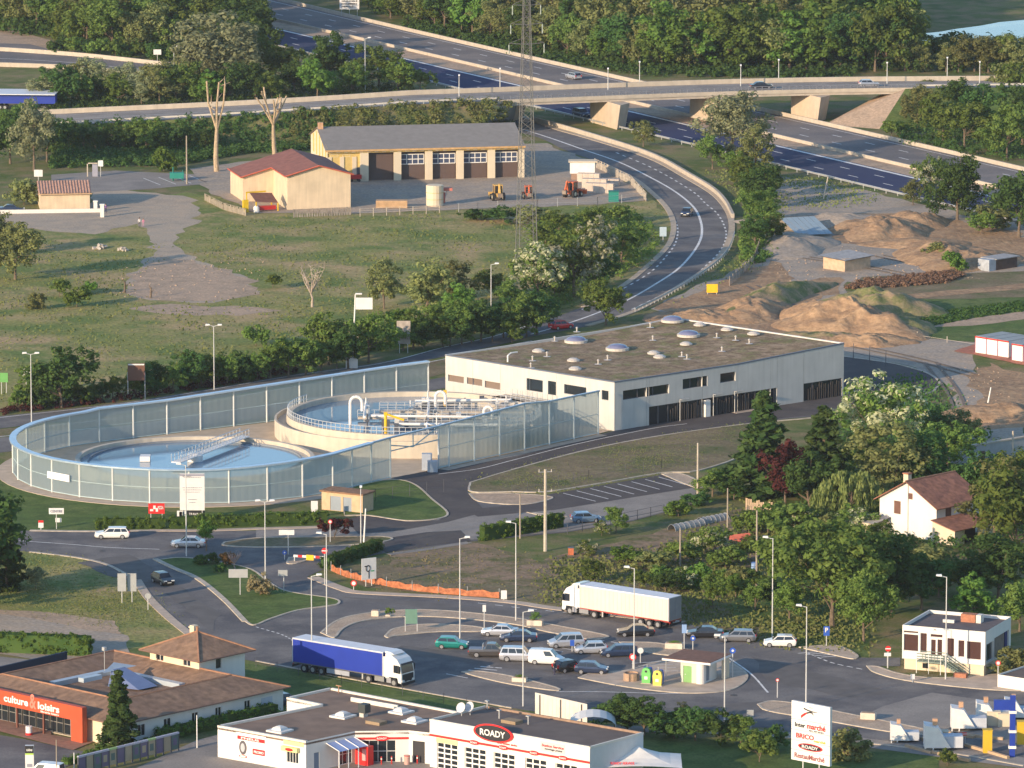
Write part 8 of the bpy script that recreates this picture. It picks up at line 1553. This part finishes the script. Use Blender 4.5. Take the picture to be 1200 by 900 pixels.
NS=[((138,148),672,693,707,'left half of the grey sign back beside the approach road',SGR,(.5,)),((149.5,160),672,693,706,'right half of the grey sign back beside the approach road',SGR,(.5,)),((268,290.5),667,677,698,'wide grey sign back on the grass island',SGR,(.6,)),((327,345),621,627,650,'white double-ended arrow sign on the brown strip',SW,(.6,)),((326,337),668,675,694,'grey arrow sign on the island right of the variegated bush',SGR,(.6,)),((150,170),426,446,469,'brown billboard beside the valley road',BRN,(0,1)),((465,481),376,403,414,'grey billboard back beside the valley road',mat('board_back',(.40,.35,.30),.8,var=.2),(.2,.8)),((0,9.5),437,448,462,'green and white board cut by the left picture edge',flat('board_green',(.15,.40,.12),.5),(.2,.8)),((26,36),432,441,462,'small pale sign beside the left double lamp',SW,(.5,)),((398,421),-2,11,19,'white motorway direction board at the top of the picture',SW,(.1,.5,.9)),((180,189),58,64,74,'small white board beside the slip road',SW,(.5,)),((828,841),333,343,345,'bright yellow board lying at the foot of the bend',flat('sign_yellow',(.80,.50,.02),.5),(.1,.9)),((773,781),266,277,283,'pale blue road sign inside the bend',flat('sign_pale_blue',(.40,.50,.58),.5),(.5,)),((475,489),714,731,741,'green framed town map board on the sandy island',flat('map_green',(.14,.26,.20),.5),(0,1)),((565.5,569.5),709,717,737,'narrow white sign at the right end of the small island',SW,(.5,)),((965,972),734,745,758,'blue parking sign with a white P',BLS,(.5,)),((1036,1044),765,769,783,'white plate below the no entry sign',SW,(.5,)),((799,804.5),732,742,762,'blue and white sign behind the kiosk',flat('sign_mid_blue',(.25,.38,.62),.5),(.5,)),((668,673),750,757,764,'blue disabled parking sign before the white high-roofed car',BLS,(.5,)),((875,883),832,845,862,'grey sign back beside the lower street',SGR,(.6,)),((40,50),199,207,214,'white board under the tall tree behind the tiled cabin',SW,(.5,)),((115,121),188,195,207,'white square sign behind the tiled cabin',SW,(.5,)),((364.5,372.5),587,602,607,'white notice plate left of the transformer hut',SW,(.2,.8)),((587,594),692,702,704,'small blank white box board at the end of the orange netting',SW,(.5,)),((1067,1072),790,796,800,'little white plate beside the pavilion',SW,(.5,))]
for xs,yt,yb,py,lb,m_,po in NS:
 tx=()
 if 'P' in lb.split():tx=(('P',.5,.62,.5,.5,SW),)
 if 'motorway direction' in lb:tx=(('GRENOBLE',.5,.75,.8,.14,INK),('CHAMBERY',.5,.5,.8,.14,INK),('PEAGE',.4,.25,.6,.14,INK))
 sign(xs,yt,yb,py,lb,m_,posts=po,texts=tx,parts=((.03,.97,.9,.98,SW),) if 'brown billboard' in lb else(),name='billboard' if 'billboard' in lb else 'road_sign')
for x,yt,yb,py,lb,m_ in((173.5,694,703,715,'round pale sign back beside the approach road',SGR),(333.5,644,651,656,'round blue arrow sign by the striped barrier',BLS),(380.5,641,650,686,'red no entry disc beside the tall thin lamp',RED2),(387,608,615,636,'small red disc above the dark purple bush',RED2),(414.5,679,688,692,'small red-rimmed disc at the left end of the orange netting',RED2),(1040.5,756,764.5,783,'red no entry disc with white bar near the pavilion',RED2),(1169.5,773,781,800,'red and blue disc at the right of the pavilion',RED2),(750.5,758,767,778,'white disc sign behind the round stone planter',SW),(741.5,765,775,785,'red-rimmed disc at the foot of the parking lamp',RED2),(812,744,752,762,'small blue disc behind the kiosk',BLS),(858.5,758,767,795,'red-rimmed blue disc right of the kiosk',BLS),(911,794,800,818,'red disc on the striped post by the junction',RED2)):
 q=sign((x-3,x+3),yt+1,yb-1,py,lb,m_,rnd_=True,parts=((-.05,1.05,.42,.6,SW),) if 'no entry' in lb else())
 if 'no entry' not in lb and m_ in(RED2,BLS):mb=MB();zc,rr=(q[2]+q[3])/2,(q[3]-q[2])*(.33 if m_ is RED2 else.2);mb.extr([(q[1]/2+rr*math.cos(a),zc+rr*math.sin(a)) for a in np.linspace(0,2*math.pi,13)[:-1]],-.04,0);mb.build('disc_centre',SW,q[4])
F_=Frame(G(413,431),G(437,431));t=thing('mast_panel','white panel and small lamp head on one tall mast behind the glass wall','sign',F_.o,F_.rz);h=HT(413,431,345);mb=MB();mb.tube((0,0,0),(.5,0,h),.13,8,.1);mb.build('mast',WHITE,t);mb=MB();mb.box(.4,3.1,-.05,.05,h-2.3,h-.5);mb.build('panel',SW,t);mb=MB();mb.box(.5,1.5,-.15,.15,h,h+.2);mb.build('lamp_head',LHD,t);mb=MB();mb.box(-1.0,.8,-.6,.6,0,1.6);mb.build('base_box',SW,t)
F_=Frame(G(344,658),G(380,660));t=thing('road_barrier','red and white striped barrier with a yellow plate closing the side lane','barrier',F_.o,F_.rz)
for i in range(7):mb=MB();mb.box(F_.L*i/7,F_.L*(i+1)/7,-.05,.05,.6,.9);mb.build('stripe',RED2 if i%2 else SW,t)
mb=MB();mb.box(F_.L*.42,F_.L*.66,-.12,-.06,.3,1.0);mb.build('yellow_plate',MATS['sign_yellow'],t)
for f_ in(.05,.95):mb=MB();mb.box(F_.L*f_-.05,F_.L*f_+.05,-.3,.3,0,.6);mb.build('foot',STEEL,t)
NP=W([(388,669),(405,676),(424,681),(441,685),(483,692),(530,697),(585,701)],n=6);t=thing('orange_netting','long orange safety netting on short posts along the waste lot','netting');mb=MB();v=[]
for i,p in enumerate(NP):v+=[(p.x,p.y+.12*math.sin(i*1.7),0),(p.x,p.y+.12*math.cos(i*1.3),.8+.14*math.sin(i*2.1))]
mb._add(v,[(2*i,2*i+2,2*i+3,2*i+1) for i in range(len(NP)-1)]);mb.build('net',mat('orange_net',(.42,.15,.07),.8,var=.4,scale=2),t)
for p in NP[::4]:mb=MB();mb.tube(p,p+Vector((0,0,1.25)),.04,5);mb.build('post',STEEL,t)
def fence(pix,label,h=1.3,step=2.5,m_=None,rails=2,pr=.05,pick=0):
 P_=W(pix,sm=False);t_=thing('fence',label,'fence');m_=m_ or WOODP;n_=0
 for a,b_ in zip(P_[:-1],P_[1:]):
  k=max(1,int((b_-a).length/step))
  for j in range(k+1):p=a.lerp(b_,j/k);mb=MB();mb.tube(p,p+Vector((0,0,h)),pr,5);mb.build('post',m_,t_)
  for r_ in range(rails):z=h*(.45+.5*r_/max(1,rails-1));mb=MB();mb.tube(a+Vector((0,0,z)),b_+Vector((0,0,z)),pr*.5 if not pick else.04,4);mb.build('rail',m_,t_)
  if pick:
   k=int((b_-a).length/pick)
   for j in range(k):p=a.lerp(b_,(j+.5)/k);hh_=h*rnd.uniform(.7,1.0);mb=MB();u=(b_-a).normalized()*pick*.36;mb.face([p-u,p+u,p+u+Vector((0,0,hh_)),p-u+Vector((0,0,hh_))]);mb.face([p-u+Vector((0,.03,hh_)),p+u+Vector((0,.03,hh_)),p+u+Vector((0,.03,0)),p-u+Vector((0,.03,0))]);mb.build('paling',m_,t_)
fence([(240,235),(262,246),(288,253)],'worn paling fence at the left of the red-roofed hall',1.3,3,None,2,.06,.5);fence([(344,255),(411,252)],'ragged grey paling fence in front of the red-roofed hall',1.5,3,mat('grey_palings',(.30,.26,.22),.9,var=.3),2,.06,.45)
fence([(422,254),(515,250)],'pale rail fence in front of the yard',1.5,2.2,CONP,3,.07);fence([(515,250),(560,247),(630,243),(700,241),(757,236)],'wire fence along the lower edge of the yard',1.6,3.5,STEEL,2,.05);fence([(697,196),(739,216),(757,236)],'pale slatted fence at the right corner of the yard',1.7,2,CONP,2,.06,.6);fence([(665,626),(700,619),(778,603)],'dark wire fence along the gardens by the side road',1.4,2.5,FRM,2,.05)
fence([(1000,422),(1038,430)],'three dark fence posts behind the hall',2.6,2.6,FRM,1,.06);fence([(1075,396),(1145,407)],'short pale posts in the grass beside the site cabins',1.0,5,CONP,1,.06);fence([(420,592),(440,588),(520,577)],'dark wire fence across the lawn beside the transformer hut',1.8,2.6,FRM,2,.035);fence([(300,782),(400,802),(520,824),(600,838)],'thin wire fence along the grass in front of the lower street',1.2,3,FRM,1,.03);fence([(600,580),(690,562),(775,550),(830,545)],'thin dark fence at the back of the small car park',1.4,3,FRM,1,.035)
fence([(874,598),(905,603)],'light wooden board fence among the gardens',1.7,2,mat('light_boards',(.50,.36,.24),.8,var=.2),1,.05,.33);fence([(855,335),(870,322),(884,308),(890,290)],'grey paling fence between the bend and the sand',1.6,3,MATS['grey_palings'],1,.06,.6)
# planters, bins, blocks
def planter(px,py,w_,d_,h,label,key=None,rot=-12,ph=.8):
 t_=thing('planter',label,'planter',G(px,py),R(rot));mb=MB();mb.prism([(-w_,-d_),(w_,-d_),(w_,d_),(-w_,d_)],0.12,h);mb.build('trough',mat('planter_cream',(.62,.55,.45),.85,var=.1),t_);mb=MB();mb.box(-w_+.1,w_-.1,-d_+.1,d_-.1,h,h+.03);mb.build('soil',DIRT,t_)
 if key:
  me=TEMPL[key][0];s_=ph/TEMPL[key][2];o=mkobj('plant',me,t_,(0,0,h-.05));o.scale=(s_*w_*1.1/ph*1.2,s_*1.2,s_)
TEMPL['pl_y']=None;broad('pl_y','bright',401,1.2,1.2,0,30,18,.09,.18)
planter(627,733.5,.95,.5,.75,'cream planter with a round yellow-green bush behind the parking','pl_y',-12,1.1);planter(609,799.5,.85,.45,.6,'cream planter at the front island below the white van','pl_y',-14,.4);planter(790,760.5,1.05,.5,.75,'long cream planter behind the kiosk','pl_y',-10,.35);planter(440,722.5,.45,.45,.8,'square cream planter at the top of the sandy ring',None,-10);planter(1017.5,843.5,.85,.45,.85,'plain concrete block on the long traffic island',None,-14);planter(455,723,.3,.3,.3,'low dark tub under the clipped plant',None)
t=thing('stone_planter','round brown stone planter on the kiosk island','planter',G(740,798));mb=MB();mb.lathe([(.95,.1),(.95,1.0),(.8,1.0),(.8,.85),(.02,.85)],14);mb.build('stone_ring',mat('brown_stone',(.40,.27,.18),.9,var=.2,scale=3),t)
def bottle_bank(px,py,m_,label):
 t_=thing('recycling_bin',label,'recycling bin',G(px,py,.12),R(-14));mb=MB();mb.extr([(-.48,0),(.48,0),(.55,1.2),(.42,1.7),(.15,1.85),(-.15,1.85),(-.42,1.7),(-.55,1.2)],-.5,.1);b_=mb.build('front_shell',m_,t_);mb=MB();mb.extr([(-.5,0),(.5,0),(.57,1.2),(.44,1.75),(-.44,1.75),(-.57,1.2)],.1,.75);mb.build('back_shell',BLS,t_);mb=MB();mb.tube((0,-.53,1.45),(0,-.5,1.45),.14,10);mb.build('opening',INK,b_);mb=MB();mb.box(-.2,.2,-.53,-.5,.5,.85);mb.build('sticker',SW,b_);mb=MB();mb.box(-.6,.6,-.6,.8,-.02,.06);mb.build('base_plate',CONC,t_);mb=MB();mb.tube((0,.1,1.8),(0,.1,2.2),.03,5);mb.build('lifting_eye',STEEL,t_)
bottle_bank(758,800,flat('bin_green',(.16,.50,.14),.5),'green bottle bank left of the kiosk');bottle_bank(771,803,flat('bin_yellow',(.80,.62,.12),.5),'yellow recycling bank between the green one and the kiosk')
for i,(x,y,c,l_) in enumerate(((905,612,'sign_blue','blue drum on the bare garden soil'),(884,668,'sign_mid_blue','small blue box among the garden shrubs'))):o=thing('drum',l_,'drum',G(x,y));mb=MB();mb.lathe([(.4,0),(.42,.5),(.4,1.0),(.02,1.02)],12);mb.build('barrel',MATS[c],o);mb=MB();mb.lathe([(.43,.48),(.43,.54)],12);mb.build('hoop',INK,o)
for i,(a,b_) in enumerate((((787,622),(822,615)),((820,614),(850,608)))):
 F_=Frame(G(*a),G(*b_));o=thing('plastic_tunnel',('left','right')[i]+' low pale plastic garden tunnel','tunnel',F_.o,F_.rz);mb=MB();n_=8
 for k in range(12):
  x0,x1=F_.L*k/12,F_.L*(k+1)/12;sc=1+.06*math.sin(k*2.1)
  for j in range(n_):a0,a1=math.pi*j/n_,math.pi*(j+1)/n_;mb.quad((x0,-.7*math.cos(a0),.8*sc*math.sin(a0)),(x1,-.7*math.cos(a0),.8*math.sin(a0)),(x1,-.7*math.cos(a1),.8*math.sin(a1)),(x0,-.7*math.cos(a1),.8*sc*math.sin(a1)))
 mb.build('film',mat('dull_film',(.36,.35,.32),.5,var=.15),o)
 for k in range(0,13,2):mb=MB();mb.path([(F_.L*k/12,-.72*math.cos(q),.84*math.sin(q)) for q in np.linspace(0,math.pi,9)],.025,4);mb.build('hoop',STEEL,o)
o=thing('red_tarpaulin','red tarpaulin tent over a bed in the gardens','tarpaulin',G(868,634));mb=MB();mb.quad((-1.6,-.8,.1),(1.4,-.8,.1),(1.2,0,1.1),(-1.4,0,.8));mb.quad((1.4,.8,.1),(-1.6,.8,.1),(-1.4,0,.8),(1.2,0,1.1));mb.build('sheet',mat('dull_red',(.45,.12,.08),.8),o)
o=thing('red_post_box','small orange-red box among the left garden bushes','box',G(669,650));mb=MB();mb.box(-.35,.35,-.3,.3,0,.9);mb.build('box',mat('dull_red2',(.5,.15,.07),.8),o);mb=MB();mb.box(-.4,.4,-.35,.35,.9,.98);mb.build('lid',FRM,o)
# row of glazed display boards, lower left
for i in range(13):
 f_=i/13;x=92+118*f_;y=909-29*f_;A_,B_=G(x,y),G(x+8.6,y-2.1);F_=Frame(A_,B_);o=thing('display_case','glazed metal display case below the shop hedge, number %d from left in the row'%(i+1),'display case',F_.o,F_.rz,'display cases in a row');c=[(.14,.12,.20),(.36,.31,.22),(.10,.16,.15),(.40,.41,.43),(.28,.19,.14)][i%5]
 mb=MB();mb.box(0,F_.L,0,.08,.3,2.0);mb.build('poster',flat('poster%d'%(i%5),c,.4),o);mb=MB();mb.box(0,F_.L,-.1,.2,2.0,2.2);mb.build('top_rail',flat('lilac_top',(.42,.42,.50),.5) if i not in(9,4) else flat('lime_top',(.35,.5,.2),.5),o)
 for q in(0,F_.L):mb=MB();mb.box(q-.04,q+.04,-.05,.12,0,2.1);mb.build('post',FRM,o)
 mb=MB();mb.box(F_.L*.25,F_.L*.75,-.015,0,.8,1.6);mb.build('print',flat('poster%d'%((i+3)%5),c,.4),o)
t_,L_,z0,z1_,b_=sign((30,40),874,905,926,'slim white totem with a black top near the bottom left corner',SW,'store sign',(),.5,name='totem_sign',parts=((0,1,.72,1,INK),(.02,.98,.66,.72,flat('lime_line',(.4,.6,.1),.5)),(.2,.8,.2,.32,SBL)),texts=(('cuisines',.5,.85,.7,.1,SW),))
for x,y,pt,l_ in((66.5,915,867,'thin brown flag pole left of the display cases'),(87,905,882,'short white pole left of the display cases'),(231,877,838,'white post by the hedge near the garage corner')):pole(x,y,pt,l_,.07,WHITE if 'white' in l_ else WOODP,name='pole')
o=thing('red_white_drum','white and red drum in front of the shop windows','bin',G(34,862));mb=MB();mb.lathe([(.38,.35),(.38,1.1),(.02,1.12)],12);mb.build('upper_band',SW,o);mb=MB();mb.lathe([(.39,0),(.39,.35)],12);mb.build('lower_band',RED2,o)
# people
SK=flat('skin',(.50,.32,.24),.6)
def person(px,py,hdg,label,top,legs,hair=(.05,.03,.02),h=1.72,arm=.0):
 t_=thing('person',label,'person',G(px,py),R(hdg));s_=h/1.75
 V=[(0,0,.98),(0,0,1.2),(0,0,1.42),(0,0,1.52),(0,.01,1.66),(-.1,0,.9),(-.11,.05,.5),(-.12,-.08,.08),(-.12,.08,.05),(.1,0,.9),(.11,-.06,.5),(.12,.12,.08),(.12,.28,.05),(-.2,0,1.42),(-.27,-.03,1.15),(-.27,.08+arm,.92),(.2,0,1.42),(.27,.03,1.15),(.27,.12+arm,.92)]
 E_=[(0,1),(1,2),(2,3),(3,4),(0,5),(5,6),(6,7),(7,8),(0,9),(9,10),(10,11),(11,12),(2,13),(13,14),(14,15),(2,16),(16,17),(17,18)]
 Rr=[.15,.15,.16,.06,.11,.095,.065,.045,.04,.095,.065,.045,.04,.06,.045,.035,.06,.045,.035]
 me=bpy.data.meshes.new('body');me.from_pydata([tuple(c*s_ for c in v) for v in V],E_,[]);o=bpy.data.objects.new('body',me);COL.objects.link(o);sk=o.modifiers.new('s','SKIN');me.skin_vertices[0].data[0].use_root=True
 for i,r_ in enumerate(Rr):me.skin_vertices[0].data[i].radius=(r_*s_,r_*s_*.8)
 o.modifiers.new('u','SUBSURF').levels=1;m2=bpy.data.meshes.new_from_object(o.evaluated_get(bpy.context.evaluated_depsgraph_get()));bpy.data.objects.remove(o)
 ms=[SK,flat('cloth_%d'%int(sum(top)*999),top,.8),flat('cloth_%d'%int(sum(legs)*997),legs,.8)];m2 .materials.clear();[m2 .materials.append(m_) for m_ in ms]
 for p in m2 .polygons:z=p.center.z/s_;p.material_index=2 if z<.98 and abs(p.center.x)<.22*s_ else(1 if z<1.47 and(abs(p.center.x)<.25*s_ or z>1.1) else 0)
 b_=mkobj('body',m2,t_);mb=MB();mb.lathe([(.02,1.80*s_),(.09*s_,1.77*s_),(.122*s_,1.70*s_),(.115*s_,1.63*s_)],10,0,-.015);mb.build('hair',flat('hair_%d'%int(hair[0]*99),hair,.8),t_)
person(163.5,266.5,200,'person in a white top and dark trousers walking on the track',(.75,.73,.7),(.04,.04,.05));person(168,265.5,190,'smaller person in pink beside the one in white on the track',(.65,.25,.38),(.5,.25,.35),(.2,.1,.05),1.4);person(124,250,160,'person in purple standing at the white gate pillars',(.16,.08,.22),(.05,.05,.1));person(650,791,60,'person in dark clothes standing behind the black hatchback',(.05,.05,.06),(.06,.06,.08));person(878,838,100,'person in grey by the lower street sign',(.3,.3,.32),(.08,.08,.1)) if False else None;person(169.5,349,120,'dark figure at the edge of the bare patch in the meadow',(.06,.05,.05),(.05,.05,.06)) if False else None
for x,y,h,l_ in((146,343,1.8,'short dark post at the left edge of the bare patch'),(176.5,349,1.7,'crooked dark stump at the lower edge of the bare patch')):o=thing('stump',l_,'stump',G(x,y));mb=MB();mb.tube((0,0,0),(.1,0,h),.2,7,.12);mb.tube((.1,0,h*.7),(-.25,0,h+.4),.07,5);mb.build('trunk',BARK,o);mb=MB();mb.tube((.1,0,h*.5),(.5,.1,h*.8),.06,5);mb.build('branch',BARK,o)
for x,y,w_,l_ in((118,291,3.6,'larger grey heap of rubble in the grass left of the track'),(144,294,1.8,'smaller grey heap of rubble beside the track')):
 o=thing('rubble_heap',l_,'rubble',G(x,y));
 for k in range(14):a=rnd.uniform(0,6.28);q=rnd.uniform(0,1)*w_/2;mb=MB();mb.T=Matrix.Translation((math.cos(a)*q,math.sin(a)*q*.7,.15+.3*(1-q/w_*2)))@Matrix.Rotation(rnd.uniform(0,3),4,(rnd.random(),rnd.random(),1));s_=rnd.uniform(.2,.45);mb.box(-s_,s_,-s_*.7,s_*.7,-s_*.5,s_*.5);mb.build('stone',mat('rubble',(.42,.38,.33),.9,var=.2),o)
o=thing('goal_frame','grey frame structure on the paved area behind the tiled cabin','frame',G(107,207));mb=MB();mb.box(-.8,-.6,-.1,.1,0,2.6);mb.build('post',CONP,o);mb=MB();mb.box(.2,1.2,-.1,.1,0,2.3);mb.build('panel',SBL,o);mb=MB();mb.box(-.8,1.2,-.1,.1,2.4,2.6);mb.build('beam',CONP,o)
# haze over the whole valley
HZ=bpy.data.materials.new('haze_air');HZ.use_nodes=True;n=HZ.node_tree.nodes;n.remove(n['Principled BSDF']);pv=n.new('ShaderNodeVolumePrincipled');pv.inputs['Color'].default_value=(.84,.89,.96,1);pv.inputs['Density'].default_value=.00004;pv.inputs['Anisotropy'].default_value=.2
HZ.node_tree.links.new(pv.outputs[0],n['Material Output'].inputs['Volume'])
mb=MB();mb.box(-9500,9500,-300,26500,-2,175);mb.build('haze',HZ,kind='stuff',label='thin pale haze over the valley',category='haze')
